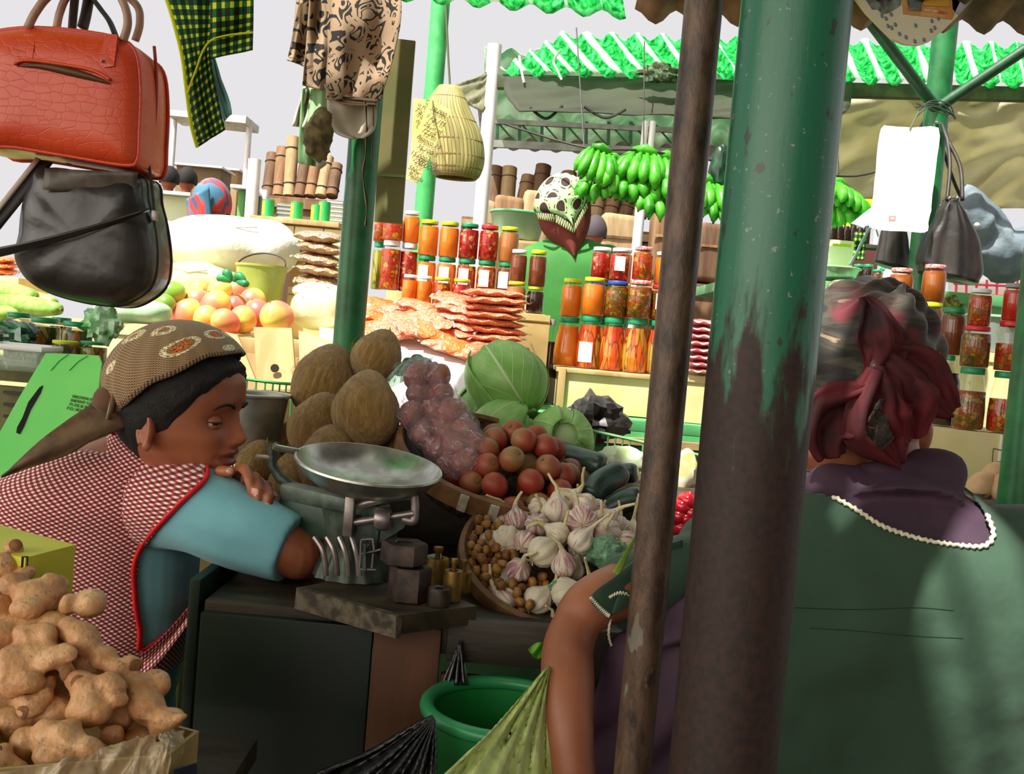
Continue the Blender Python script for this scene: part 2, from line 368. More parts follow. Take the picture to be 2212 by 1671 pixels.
# ------------------------------------------------------------------ near counter and its produce
m_dkwood = mat('dark_oiled_wood', C(40, 32, 22), C(76, 62, 44), .55, 10, st=(.25, 1, 1), bump=.4, dist=1)
m_brownbd = mat('reddish_plank', C(80, 45, 25), C(104, 62, 36), .6, 9, st=(1, 1, .12), bump=.3, dist=.8)
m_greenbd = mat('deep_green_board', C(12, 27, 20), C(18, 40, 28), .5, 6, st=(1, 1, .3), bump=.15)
CZ = .765
fx = lambda px, Y: P(px, 1400, Y).x
t = thing('market_counter', 'dark wooden market counter with green and brown boarded front under scale and garlic', 'counter', (.1, 1.85, 0))
MB().box((-.10, 1.52, CZ-.025), (.62, .22, .05), bev=.005).build('worktop', m_dkwood, t); MB().box((.105, 2.01, CZ-.025), (1.03, .755, .05), bev=.005).build('worktop', m_dkwood, t)
MB().box(((fx(965, 1.42)+.21)/2, 1.402, CZ-.022), (.21-fx(965, 1.42), .02, .062), bev=.004).build('edge_plank', m_dkwood, t)
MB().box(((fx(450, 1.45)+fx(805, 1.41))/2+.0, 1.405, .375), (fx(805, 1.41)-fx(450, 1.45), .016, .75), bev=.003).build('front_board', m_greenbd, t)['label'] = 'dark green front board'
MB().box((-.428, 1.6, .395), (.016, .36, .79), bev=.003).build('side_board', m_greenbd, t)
x0 = fx(805, 1.41)
for k, wd in enumerate((.098, .06, .075, .09, .08)):
    hh = .755 if k < 1 else .69
    MB().box((x0+wd/2, 1.404+.006*(k % 2), hh/2), (wd-.003, .016, hh), bev=.003).build('front_board', m_brownbd, t)['label'] = 'reddish brown front plank'
    x0 += wd
for x, y in ((-.385, 1.5), (.17, 1.5), (-.385, 2.32), (.58, 2.32), (.58, 1.68)): MB().box((x, y, .36), (.05, .05, .72), bev=.003).build('leg', m_dkwood, t)
t = thing('display_riser', 'low wooden riser on the counter under the coconuts and cabbages', 'box', (.1, 2.1, CZ))
MB().box((.08, 2.2, CZ+.0655), (1.02, .58, .129), bev=.004).build('crate_body', m_dkwood, t)
t = thing('wood_board', 'worn wooden board with splintered edge carrying the scale and weights', 'board', (-.13, 1.5, CZ))
a, b, c, d = P(648, 1262, 1.42), P(864, 1325, 1.32), P(1030, 1308, 1.40), P(830, 1240, 1.56)
q = [V((v.x, v.y, CZ+.001)) for v in (a, b, c, d)]
MB().prism(q, (0, 0, .026)).build('plank', m_dkwood, t, 0)
e = MB(); e.bar(q[0]+V((0, -.006, .012)), q[1]+V((0, -.006, .012)), .012, .03); e.jit(.003, 60, 3); e.build('splintered_edge', mat('grey_splinter', C(60, 52, 42), C(110, 98, 80), .8, 60, bump=.6), t, 30)
BZ = CZ+.028
# ---- balance scale
m_iron = mat('grey_green_casting', C(50, 62, 54), C(84, 96, 84), .45, 25, metal=.35, bump=.3)
m_alu = mat('dull_aluminium', C(150, 150, 140), C(185, 186, 176), .32, 30, metal=.85, bump=.12)
m_steel = mat('worn_steel', C(120, 112, 110), C(160, 150, 146), .35, 30, metal=.7, bump=.1)
so_ = P(755, 1200, 1.47); t = thing('balance_scale', 'grey cast iron balance scale with round aluminium pan on the board', 'scale', (so_.x, so_.y, BZ))
pc = P(797, 1003, 1.47); tilt = M.Translation(pc) @ Euler((R(7), R(5), 0)).to_matrix().to_4x4()
pan = MB(); pr = .1055
pan.lathe([(0, -.036), (.04, -.035), (.075, -.028), (.094, -.014), (pr-.002, .0), (pr, .003), (pr+.003, .003), (pr+.004, .0), (pr+.001, -.003), (.0965, -.017), (.077, -.031), (.041, -.0385), (0, -.0395)], 48, tilt)
pan.build('pan', m_alu, t)
MB().tube([tilt @ V((-pr, .0, .001)), tilt @ V((-pr-.03, -.01, .004)), tilt @ V((-pr-.034, -.012, .006))], .005, 8).build('pan_lug', m_alu, t)
MB().tube([P(812, 1045, 1.47), P(808, 1075, 1.47), P(806, 1100, 1.47)], [.012, .009, .011], 12).build('pan_post', m_steel, t)
# casting: fluted pedestal, beam trough, bracket
ped = MB(); b0 = V((so_.x, so_.y+.03, BZ))
def pedf(u, v):
    q = 2*pi*u; wdt = lerp_tab([(0, .056), (.08, .054), (.45, .04), (1, .05)], v); dp = wdt*.75
    f = 1+.05*cos(q*12)
    return b0+V((wdt*f*cos(q), dp*f*sin(q), .102*v))
ped.grid(pedf, 72, 8, cu=True); ped.add([pedf(i/72, 1) for i in range(72)], [tuple(range(72))]); ped.build('pedestal', m_iron, t, 60)
for k in range(4):
    rb = MB(); x = 692+24*k; rb.tube(PS([(x+(k-1.5)*3-8, 1160, 1.438), (x+4, 1185, 1.428), (x+10, 1215, 1.425), (x+12, 1243, 1.425)], 4), .0042, 8); rb.build('rib', m_steel, t)
beam = MB(); beam.bar(P(618, 1058, 1.55), P(830, 1108, 1.47), .036, .026, .006); beam.build('beam', m_iron, t)
MB().bar(P(622, 1102, 1.56), P(840, 1155, 1.475), .056, .05, .008).build('trough', mat('green_casting', C(22, 46, 34), C(34, 62, 46), .5, 25, bump=.2), t)
MB().tube([P(640, 1056, 1.56), P(604, 1030, 1.56), P(588, 1005, 1.56), P(587, 965, 1.56), P(600, 958, 1.55)], [.009, .009, .008, .007, .004], 10).build('pan_fork', m_iron, t)
MB().tube([P(590, 962, 1.53), P(618, 972, 1.53)], .003, 8).build('fork_pin', m_steel, t)
MB().tube([P(556, 986, 1.57), P(585, 988, 1.55)], .0035, 8).build('fork_pin', m_steel, t)
MB().box(P(756, 1112, 1.44), (.014, .03, .058), bev=.003).build('beam_end', m_steel, t)
MB().tube([P(765, 1128, 1.435), P(830, 1118, 1.43), P(893, 1108, 1.43)], .0052, 12).build('poise_rod', m_steel, t)
MB().lathe([(0, -.011), (.014, -.011), (.017, -.007), (.017, .007), (.014, .011), (0, .011)], 20, M.Translation(P(827, 1120, 1.43)) @ Euler((0, R(90), 0)).to_matrix().to_4x4()).build('sliding_poise', m_steel, t)
MB().tube(PS([(770, 1092, 1.44), (830, 1078, 1.43), (886, 1071, 1.43), (896, 1080, 1.43), (895, 1120, 1.43), (888, 1127, 1.43), (868, 1122, 1.43)], 4), .0028, 8, flat=2.0).build('frame_guard', m_steel, t)
MB().prism([P(770, 1125, 1.455), P(880, 1125, 1.455), P(872, 1140, 1.455), P(815, 1175, 1.455), P(770, 1170, 1.455)], (0, .05, 0)).build('side_casting', m_iron, t)
pl = MB()
for a, b in (((780, 1165), (805, 1163)), ((805, 1163), (808, 1190)), ((808, 1190), (779, 1195)), ((779, 1195), (780, 1165)), ((779, 1195), (777, 1228)), ((777, 1228), (812, 1230)), ((808, 1190), (822, 1186)), ((806, 1195), (803, 1226))):
    pl.tube([P(*a, 1.418), P(*b, 1.418)], .0016, 6)
pl.ell(P(792, 1178, 1.418), .004, nu=8, nv=6); pl.build('maker_plate', m_steel, t)
MB().bar(P(790, 1170, 1.425), P(790, 1228, 1.425), .026, .004).build('plate_backing', m_iron, t)
# ---- weights
m_wt = mat('black_iron_weight', C(42, 34, 30), C(72, 58, 48), .5, 40, metal=.4, bump=.3)
m_brass = mat('tarnished_brass', C(120, 92, 40), C(160, 128, 62), .42, 30, metal=.6, bump=.15)
def weight(px, py, Y, r, h, m, label, sides=24, knob=True, z=None, name='weight', grp='scale weights'):
    p = P(px, py, Y); z = p.z if z is None else z; t = thing(name, label, 'weight', (p.x, p.y, z), group=grp)
    T = M.Translation((p.x, p.y, z))
    MB().lathe([(0, 0), (r*.95, 0), (r, .002), (r, h-.003), (r*.94, h), (r*.5, h), (r*.48, h-.003), (0, h-.003)], sides, T).build('block', m, t, 30)
    if knob: MB().lathe([(0, h-.004), (r*.3, h-.004), (r*.24, h+.006), (r*.42, h+.012), (r*.4, h+.017), (0, h+.018)], 16, T).build('knob', m, t)
    else: MB().tube([T @ V((-r*.4, 0, h-.002)), T @ V((-r*.3, 0, h+.002)), T @ V((r*.3, 0, h+.002)), T @ V((r*.4, 0, h-.002))], .002, 8).build('lifting_bar', m, t)
    return z+h
zt = weight(882, 1292, 1.40, .030, .048, m_wt, 'broad hexagonal iron weight at the bottom of the stack', 6, False, BZ)
weight(870, 1230, 1.40, .033, .030, m_wt, 'dark hexagonal iron weight on top of the stack', 6, False, zt+.003)
weight(975, 1290, 1.415, .0135, .043, m_brass, 'brass weight with knob, tallest of the loose ones', 24, True, BZ)
weight(947, 1302, 1.385, .0165, .024, m_wt, 'squat black weight in front of the brass one', 24, False, BZ)
weight(942, 1250, 1.50, .018, .040, m_brass, 'stout brass weight behind the iron stack', 24, True, BZ)
weight(1000, 1255, 1.47, .012, .030, m_brass, 'small brass weight by the nut tray', 24, True, BZ)
# folded paper scrap
p = P(935, 1215, 1.5); o = MB().grid(lambda u, v: p+V((-.012+.024*u, .004*sin(u*4), -.02+.03*v+.006*u)), 4, 4).build('paper_scrap', mat('pale_paper', C(170, 200, 180), rough=.8), None, solid=.0006); tag(o, 'pale green scrap of paper tucked behind the iron weights', 'paper')
# ---- aluminium bucket-like pan behind the seller
bp = P(548, 850, 1.95); t = thing('metal_tub', 'tall grey aluminium tub behind the seated seller', 'tub', (bp.x, bp.y, bp.z-.13))
T = M.Translation(bp)
MB().lathe([(0, -.128), (.035, -.128), (.048, -.118), (.066, .0), (.071, .002), (.074, 0), (.072, -.004), (.068, -.005), (.05, -.12), (.037, -.132), (0, -.132)], 40, T).build('bowl', mat('dull_tub_metal', C(150, 152, 140), C(176, 178, 166), .4, 20, metal=.3), t)
MB().tube([T @ V((.073*cos(a), .073*sin(a), .0)) for a in [2*pi*i/40 for i in range(40)]], .003, 8, close=True).build('rim', mat('bright_rim', C(205, 210, 205), rough=.3, metal=.6), t)
# ---- baskets
def weave(name, c1, c2, c3, sc=90):
    t = NT(name); uv = t.coord('UV', (sc, sc*.25, 1)); x, y, _ = t.sep(uv)
    chk = t.math('MULTIPLY', t.math('SINE', t.math('MULTIPLY', x, 6.283)), t.math('SINE', t.math('MULTIPLY', y, 6.283)))
    n = t.noise(t.coord(), 14, 4); col = t.mix(t.thr(chk, -.4, .4), t.ramp(n, [(.35, c1), (.65, c2)]), c3)
    return t.done(col, .7, bump=t.bump(chk, .5, .003))
m_weave = weave('dark_woven_cane', C(66, 50, 26), C(100, 80, 44), C(48, 36, 20), 40)
m_cane = mat('cane_rim', C(96, 64, 34), C(134, 96, 56), .6, 20, st=(1, 1, 1), bump=.3)
def basket(name, label, center, rot, r, depth, rim=.012, rim_h=.02):
    T = M.Translation(center) @ Euler(rot).to_matrix().to_4x4()
    t = thing(name, label, 'basket', center, rot)
    MB().lathe([(0, -depth), (r*.4, -depth*.98), (r*.72, -depth*.72), (r*.92, -depth*.28), (r, 0), (r*.985, 0), (r*.9, -depth*.28), (r*.7, -depth*.68), (r*.4, -depth*.93), (0, -depth*.95)], 56, T).build('bowl', m_weave, t)
    MB().lathe([(r*.985, -rim_h*.6), (r+.004, -rim_h), (r+.007, -rim_h*.5), (r+.006, .003), (r-.002, .006), (r-.008, .0), (r*.98, -rim_h*.6)], 56, T).build('rim', m_cane, t); return t, T
# fruit basket, tipped towards the customer
fc = P(1072, 990, 1.83); tb, FT = basket('fruit_basket', 'round dark woven basket tilted on the counter, heaped with small red fruit', fc, (R(17), R(13), 0), .181, .1, rim_h=.03)
for ang in (-100, -84, -68):
    a = R(ang); c = FT @ V((.1895*cos(a), .1895*sin(a), -.013)); MB().box(c, (.016, .006, .03), (FT.to_3x3() @ Euler((R(0), 0, a+pi/2)).to_matrix()), .002).build('binding', mat('pale_binding', C(190, 180, 160), C(160, 150, 130), .7, 80), tb)
m_fruit = None
def fruit_mat():
    t = NT('plum_red_skin'); o = t.coord(); oi = t.n('ObjectInfo'); n = t.noise(o, 20, 2)
    z = t.sep(o)[2]; f = t.math('ADD', t.math('MULTIPLY', z, 15), t.math('ADD', n, t.math('MULTIPLY', t.math('SUBTRACT', oi.outputs['Random'], .5), .7)))
    col = t.ramp(f, [(.2, C(146, 48, 28)), (.55, C(146, 78, 46)), (.95, C(136, 112, 62))])
    return t.done(col, .5, bump=t.bump(t.noise(o, 300, 2), .2, .001))
m_fruit = fruit_mat(); m_stalk = mat('dry_stalk', C(110, 96, 60), rough=.8)
proto = thing('red_fruit', 'small round red brown fruit heaped in the tilted basket', 'fruit', group='red fruit heaped in the basket')
MB().lathe([(0, -.0225), (.008, -.0222), (.016, -.0175), (.0215, -.008), (.0228, .002), (.0205, .012), (.014, .02), (.006, .0232), (.002, .022), (0, .0215)], 20).build('flesh', m_fruit, proto, 180)
MB().lathe([(0, .021), (.004, .0222), (.0032, .0245), (0, .025)], 8).build('calyx', m_stalk, proto)
first = True; spots = []
def heap(n, rx, ry, cx, cy, h0, h1, d, tries=6000, seed=5):
    rs = random.Random(seed); out = []
    for _ in range(tries):
        a, q = rs.uniform(0, 2*pi), math.sqrt(rs.random()); x, y = q*rx*cos(a), q*ry*sin(a)
        z = h0+(h1-h0)*(1-q*q)-rs.uniform(0, .012); p = V((cx+x, cy+y, z))
        if all((p-o).length > d for o in out): out.append(p)
        if len(out) >= n: break
    return out
for lo, hi, n, sd in ((-.03, .062, 46, 5), (-.05, .02, 22, 9)):
    for q in heap(n, .128, .15, .05, -.01, lo, hi, .0405, seed=sd):
        if any((q-s).length < .036 for s in spots): continue
        spots.append(q); o = proto if first else dup(proto); first = False
        o.location = FT @ q; o.rotation_euler = (rnd(-1.2, 1.2), rnd(-1.2, 1.2), rnd(0, 6))
# ---- garlic tray
gc = P(1208, 1205, 1.60); tg, GT = basket('garlic_tray', 'wide flat woven tray of garlic propped on the counter front', gc, (R(27), R(6), 0), .157, .055, rim_h=.022)
def garlic_mats():
    t = NT('garlic_skin'); o = t.coord('UV', (9, .8, 1)); n = t.noise(o, 3.2, 4, .6); oi = t.n('ObjectInfo')
    s = t.math('ADD', n, t.math('MULTIPLY', t.math('SUBTRACT', oi.outputs['Random'], .5), .22))
    col = t.ramp(s, [(.38, C(214, 204, 176)), (.52, C(226, 212, 194)), (.62, C(188, 140, 142)), (.72, C(150, 92, 104))])
    return t.done(col, .5, bump=t.bump(n, .5, .002))
m_gar = garlic_mats(); m_garst = mat('garlic_stalk', C(196, 180, 130), C(220, 206, 166), .7, 60)
gprot = []
for k in range(5):
    r0 = .0185+.0016*k; ph = k*1.3; nl = 7+k % 3
    g = thing('garlic_bulb', 'purple tinged white garlic bulb heaped on the flat tray', 'garlic', group='garlic bulbs heaped on the flat tray')
    prof = [(0, -.78), (.3, -.8), (.62, -.68), (.9, -.35), (1, 0), (.9, .34), (.62, .68), (.36, .95), (.2, 1.25), (.13, 1.5)]
    def gf(u, v):
        x = v*(len(prof)-1); i = min(int(x), len(prof)-2); f = x-i; rr = prof[i][0]*(1-f)+prof[i+1][0]*f; zz = prof[i][1]*(1-f)+prof[i+1][1]*f
        lobe = 1-.13*abs(sin(nl/2*2*pi*u+ph))**6*min(1, rr*1.5); a = 2*pi*u; return V((rr*r0*lobe*cos(a), rr*r0*lobe*sin(a), zz*r0))
    mb = MB(); mb.grid(gf, 42, 18, cu=True); mb.build('cloves', m_gar, g, 180)
    st = [V((0, 0, 1.3*r0)), V((.003, .001, 1.8*r0)), V((.006+.002*k, .003*(k-2), 2.1*r0+.001*k)), V((.010+.003*k, .005*(k-2), 2.3*r0+.003*k))]
    MB().tube(st, [.0042, .0026, .0023, .002], 8).build('stalk', m_garst, g)
    rt = MB()
    for j in range(7): a = j*.9; rt.tube([V((0, 0, -.74*r0)), V((.004*cos(a), .004*sin(a), -.95*r0)), V((.007*cos(a), .007*sin(a), -1.0*r0))], .0006, 4)
    rt.build('roots', m_garst, g); gprot.append(g)
gsp = []; used = [0]*5
for lo, hi, n, sd in ((-.012, .08, 80, 21), (-.04, .04, 60, 33)):
    for q in heap(n, .145, .155, .02, .0, lo, hi, .040, seed=sd):
        if q.x < -.095 and q.y < -.0: continue
        if any((q-s).length < .034 for s in gsp): continue
        gsp.append(q); k = len(gsp) % 5; o = gprot[k] if not used[k] else dup(gprot[k]); used[k] += 1
        o.location = GT @ q; o.rotation_euler = (rnd(-1.1, 1.3), rnd(-1.0, 1.0), rnd(0, 6.2)); s = rnd(.9, 1.12); o.scale = (s, s, s)
# small brown nuts beside the garlic
m_nut = mat('brown_nut', C(112, 66, 26), C(164, 116, 52), .5, 30, bump=.2)
npro = thing('brown_nut', 'small knobbly brown nut at the low edge of the garlic tray', 'nut', group='brown nuts in the garlic tray')
mb = MB(); mb.ell((0, 0, 0), (.0095, .0075, .007), nu=12, nv=8); mb.jit(.0015, 130, 2); mb.build('shell', m_nut, npro, 180)
first = True; nsp = []; rs = random.Random(4)
for _ in range(4000):
    a = rs.uniform(2.75, 4.6); q = rs.uniform(.075, .146); p = V((q*cos(a), q*sin(a), lerp_tab([(.07, .006), (.15, .004)], q)+rs.uniform(-.022, .012)))
    if all((p-s).length > .0125 for s in nsp) and all((p-s).length > .026 for s in gsp):
        nsp.append(p); o = npro if first else dup(npro); first = False; o.location = GT @ p; o.rotation_euler = (rs.uniform(0, 3), rs.uniform(0, 3), rs.uniform(0, 3))
    if len(nsp) >= 90: break
# crumpled plastic on the garlic
def crumple(name, label, cat, c, r, m, seed, grp=None, amp=.35):
    mb = MB(); mb.ell(c, r, nu=26, nv=16)
    for i, v in enumerate(mb.v):
        d = v-V(c); mb.v[i] = V(c)+d*(1+amp*noise.noise(d*(1.4/max(r))*2+V((seed, 0, 0)))+amp*.5*noise.noise(d*(5/max(r))+V((0, seed, 0))))
    o = mb.build(name, m, None, 25); return tag(o, label, cat, grp)
m_greenfilm = film('green_tint_film', (.55, .85, .65), .4, c=C(120, 170, 140))
crumple('plastic_bag', 'crumpled green tinted plastic bag lying on the garlic beside the slim post', 'plastic bag', P(1312, 1195, 1.52), (.03, .022, .024), m_greenfilm, 3)
crumple('plastic_wrapper', 'small shiny green wrapper at the front edge of the garlic tray', 'wrapper', P(1210, 1270, 1.49), (.017, .012, .012), m_greenfilm, 9)
# ---- coconuts
def husk():
    t = NT('coconut_husk'); o = t.coord('Object', (1, 1, .12)); n = t.noise(o, 150, 5, .75, .3); big = t.noise(t.coord(), 9, 2)
    col = t.ramp(n, [(.3, C(106, 80, 32)), (.5, C(150, 116, 54)), (.74, C(200, 168, 96))]); col = t.mix(t.math('MULTIPLY', big, .35), col, C(150, 100, 48))
    return t.done(col, .85, bump=t.bump(n, .9, .006), sheen=.3)
m_husk = husk(); m_fibre = mat('coir_fibre', C(150, 124, 66), rough=.9)
coco = [(812, 775, 1.98, .050, 'top of the heap, against the green post'), (700, 832, 1.93, .066, 'large, at the left of the heap under the topmost'), (792, 892, 1.84, .064, 'roundest, in the middle front of the heap'), (688, 925, 1.86, .058, 'left front of the heap above the scale pan'),
        (712, 1000, 1.80, .056, 'pale, partly hidden by the scale pan'), (612, 975, 1.88, .052, 'greenish, beside the metal tub'), (640, 1050, 1.86, .052, 'lowest left, behind the scale beam'), (850, 985, 1.90, .052, 'in shade beside the fruit basket'), (700, 905, 2.06, .058, 'deep inside the heap behind the round one'), (560, 1010, 1.86, .046, 'behind the seller hand, below the tub')]
coco = settle(coco, lambda it, Y: it[3], .006)
for i, (px, py, Y, r, where) in enumerate(coco):
    p = P(px, py, Y); t = thing('coconut', 'fibrous brown husked coconut, '+where, 'coconut', p, (rnd(-.5, .5), rnd(-.5, .5), rnd(0, 6)), 'coconuts heaped by the green post')
    mb = MB(); mb.ell((0, 0, 0), (r, r, r*1.06), nu=32, nv=22); mb.jit(r*.06, 16, i)
    for j, v in enumerate(mb.v):
        if v.z > r*.7: v.z += (v.z-r*.7)*.55
    T = wm(t); mb.v = [T @ v for v in mb.v]; mb.build('husk', m_husk, t, 180)
    fb = MB()
    for j in range(44):
        d = V((rnd(-1, 1), rnd(-1, 1), rnd(-.7, 1))).normalized(); s = d.cross(V((rnd(-1, 1), rnd(-1, 1), rnd(-1, 1)))).normalized(); q = d*r*1.03
        L = rnd(.02, .05); fb.tube([T @ x for x in (q, q+d*.004+s*L*.4, q+d*rnd(.002, .01)+s*L-d*L*L*9)], .00035, 4)
    fb.tube([T @ V((0, 0, r*1.15)), T @ V((.002, 0, r*1.27)), T @ V((.006, .002, r*1.4))], [.004, .002, .0004], 6); fb.build('fibre', m_fibre, t)['kind'] = 'stuff'
# ---- cabbages
def cabb():
    t = NT('cabbage_leaf'); uv = t.coord('UV'); x, y, _ = t.sep(uv)
    v1 = t.math('ABSOLUTE', t.math('SUBTRACT', x, .5)); rib = t.thr(v1, .03, .0)
    side = t.math('FRACT', t.math('ADD', t.math('MULTIPLY', y, 5), t.math('MULTIPLY', v1, -7))); sv = t.thr(t.math('ABSOLUTE', t.math('SUBTRACT', side, .5)), .07, .0)
    vein = t.math('MAXIMUM', rib, t.math('MULTIPLY', sv, .7)); n = t.noise(t.coord(), 14, 3)
    col = t.mix(vein, t.ramp(n, [(.35, C(128, 190, 84)), (.65, C(176, 224, 136))]), C(216, 240, 182))
    return t.done(col, .42, bump=t.bump(t.math('ADD', vein, t.math('MULTIPLY', n, .5)), .5, .004), translucent=.25)
m_cab = cabb()
def cabbage(px, py, Y, r, label, rot, seed, outer=3):
    p = P(px, py, Y); t = thing('cabbage', label, 'cabbage', p, rot, 'green cabbages behind the fruit basket'); T = wm(t); rs = random.Random(seed)
    mb = MB(); mb.ell((0, 0, 0), r*.9, nu=24, nv=16); mb.v = [T @ v for v in mb.v]; mb.build('heart', m_cab, t, 180)
    for k in range(6+outer):
        az = k*2.4+rs.uniform(-.3, .3); flare = 0 if k < 6 else rs.uniform(.10, .28); sc = r*(.97+.012*k); wide = rs.uniform(.85, 1.1)
        def lf(u, v):
            th = -1.35+2.55*v; ph = az+(u-.5)*2.0*wide*(1-.55*abs(v-.45)**1.5)
            rr = sc*(1+flare*max(0, v-.5)**1.5*3+.02*sin(u*17+k)*v+.03*noise.noise(V((u*3, v*3, k))))
            return T @ V((rr*cos(th)*cos(ph), rr*cos(th)*sin(ph), rr*sin(th)))
        MB().grid(lf, 14, 14).build('leaf', m_cab, t, 180, solid=.0016)
    MB().tube([T @ V((0, 0, -r*.85)), T @ V((0, 0, -r*1.12))], [.02, .017], 12).build('stump', m_cab, t)
cabbage(1100, 828, 2.12, .079, 'big pale cabbage with curled outer leaf on top of the heap', (R(-40), R(-25), .4), 1, 4)
cabbage(1085, 945, 2.06, .070, 'darker cabbage with cut leaf edges at the left under the top one', (.5, -.3, 2.2), 2, 2)
cabbage(1212, 950, 2.06, .066, 'smooth pale cabbage with one fine rib, at the right of the heap', (R(70), R(-35), .3), 3, 1)
cabbage(1040, 890, 2.25, .06, 'small cabbage tucked behind the others', (.2, .1, 1), 4, 2)
# ---- courgettes
def courg():
    t = NT('dark_courgette_skin'); o = t.coord(); n = t.noise(o, 55, 4, .7); col = t.ramp(n, [(.35, C(24, 46, 40)), (.7, C(54, 82, 70))]); return t.done(col, .38, bump=t.bump(n, .12, .002), coat=.3)
m_cou = courg()
def courgette(pts, r, label):
    s = PS(pts, 6); p = s[len(s)//2]; t = thing('courgette', label, 'courgette', p, group='dark green courgettes beside the garlic'); n = len(s)
    rr = [r*min(1, .35+1.6*math.sin(pi*min(.5, i/(n-1)*1.0+.02)))*(1 if i < n*.75 else math.sqrt(max(.02, 1-((i-n*.75)/(n*.26))**2))) for i in range(n)]
    MB().tube(s, rr, 24).build('body', m_cou, t, 60); MB().tube([s[0]-(s[1]-s[0])*.8, s[0], s[0]+(s[1]-s[0])*.5], [r*.3, r*.38, r*.5], 8).build('stem', m_stalk, t)
courgette([(1170, 968, 2.02), (1225, 985, 1.96), (1270, 1000, 1.92), (1308, 1010, 1.9)], .026, 'long dark courgette lying behind the red fruit')
courgette([(1268, 1080, 1.80), (1290, 1050, 1.82), (1318, 1032, 1.84), (1345, 1018, 1.86)], .025, 'fat grey green courgette in front, leaning against another')
courgette([(1290, 1040, 1.93), (1325, 1028, 1.92), (1350, 1022, 1.91), (1376, 1022, 1.9)], .0195, 'courgette whose blunt tip shows behind the fat one')
courgette([(1300, 1110, 1.80), (1330, 1090, 1.80), (1360, 1078, 1.8), (1385, 1076, 1.8)], .022, 'low courgette between garlic and the slim post')
courgette([(1215, 1060, 1.9), (1245, 1050, 1.92), (1275, 1040, 1.93)], .02, 'courgette buried behind the red fruit')
# ---- bag of red potatoes
def potato_mat():
    t = NT('red_potato_skin'); n = t.noise(t.coord(), 22, 4); return t.done(t.ramp(n, [(.35, C(110, 44, 38)), (.55, C(150, 72, 54)), (.7, C(150, 104, 62))]), .45)
m_pot = potato_mat(); shell = MB(); axis = spl([(898, 800, 1.90), (925, 850, 1.87), (955, 915, 1.83), (1000, 965, 1.80), (1020, 1000, 1.78)], 5)
pots = [(905, 812), (940, 812), (905, 850), (950, 850), (890, 895), (935, 890), (975, 893), (915, 935), (955, 930), (1000, 930), (945, 965), (985, 965), (1022, 962), (1005, 1000), (1030, 1000), (975, 1000)]
for i, (x, y) in enumerate(pots):
    Y = 1.9-.0006*(y-800)+rnd(-.02, .01); p = P(x, y, Y); r = rnd(.022, .030); e = Euler((rnd(0, 3), rnd(0, 3), 0))
    o = MB().ell(p, (r, r*.95, r*1.15), e, 20, 14).jit(.006, 34, i).build('red_potato', m_pot, None, 180); o.data.transform(M.Translation(-p)); o.location = p
    tag(o, 'red skinned potato inside the clear plastic bag on the fruit basket', 'potato', 'red potatoes in the clear bag'); shell.ell(p, r*1.22+.003, nu=14, nv=10)
me = shell.fused(.006, 6); bt = thing('potato_bag', 'clear plastic bag of red potatoes resting on the edge of the fruit basket', 'plastic bag', P(950, 1000, 1.8))
for v in me.vertices: v.co += noise.noise_vector(v.co*55)*.004
link('bag_film', me, film('clear_bag_film', (.93, .9, .92), .16, .08, C(225, 215, 225), 60, .02), bt, 180)
nk = MB()
def neck(u, v):
    q = 2*pi*u; c = V(P(*spl([(905, 790, 1.9), (885, 775, 1.9), (862, 800, 1.89), (850, 835, 1.88)], 10)[min(30, int(v*30))])); r = lerp_tab([(0, .03), (.35, .012), (1, .026)], v)*(1+.3*sin(q*7+v*3))
    return c+V((r*cos(q)*.8, r*.5*sin(q), r*cos(q)*.5))
nk.grid(neck, 40, 20, cu=True); nk.build('bag_neck', film('green_clear_film', (.8, .92, .84), .28, .12, C(190, 220, 200), 60, .01), bt, 180)
nk = MB()
for k in range(5): nk.ell(P(865+18*k, 778+abs(k-2)*9, 1.91), (.013, .011, .014), nu=10, nv=8)
nk.jit(.004, 60, 3); nk.build('wilted_leaf', mat('dark_leaf', C(50, 60, 40), C(96, 100, 76), .7, 30, bump=.5), bt, 180)
# ---- green wire rack behind the produce
def wire_rack(name, label, pts, drop, n, r=.0022, m=None):
    s = PS(pts, 10); t = thing(name, label, 'rack', s[0]-V((0, 0, drop))); MB().tube(s, r*1.7, 8).build('top_wire', m, t); MB().tube([v-V((0, 0, drop)) for v in s], r*1.5, 8).build('bottom_wire', m, t)
    for k in range(n+1):
        v = s[int(k*(len(s)-1)/n)]; MB().tube([v, v-V((0, 0, drop))], r, 6).build('upright', m, t)
m_wire = mat('green_coated_wire', C(80, 140, 80), C(110, 166, 104), .45)
wire_rack('wire_rack', 'pale green wire rack between the cabbages and the slim post', [(1255, 925, 2.3), (1390, 955, 2.25), (1520, 985, 2.2)], .16, 16, m=m_wire)
wire_rack('wire_rack', 'green wire rack behind the metal tub and the coconuts', [(505, 815, 2.46), (590, 826, 2.46), (650, 830, 2.46)], 1.0, 10, m=mat('bright_green_wire', C(50, 150, 80), rough=.45))
# white and green packet in the rack, plastic bundles behind
crumple('plastic_bundle', 'white plastic bundle with pale green edge lying in the wire rack', 'plastic bag', P(1345, 992, 2.08), (.058, .03, .028), mat('white_film', C(225, 232, 215), C(170, 205, 110), .35, 9), 5, amp=.2)
crumple('plastic_bundle', 'crumpled black plastic sack behind the cabbages', 'plastic bag', P(1285, 905, 2.42), (.075, .05, .055), mat('black_film', C(28, 24, 24), C(70, 64, 62), .25, 12, coat=.6), 12, amp=.5)
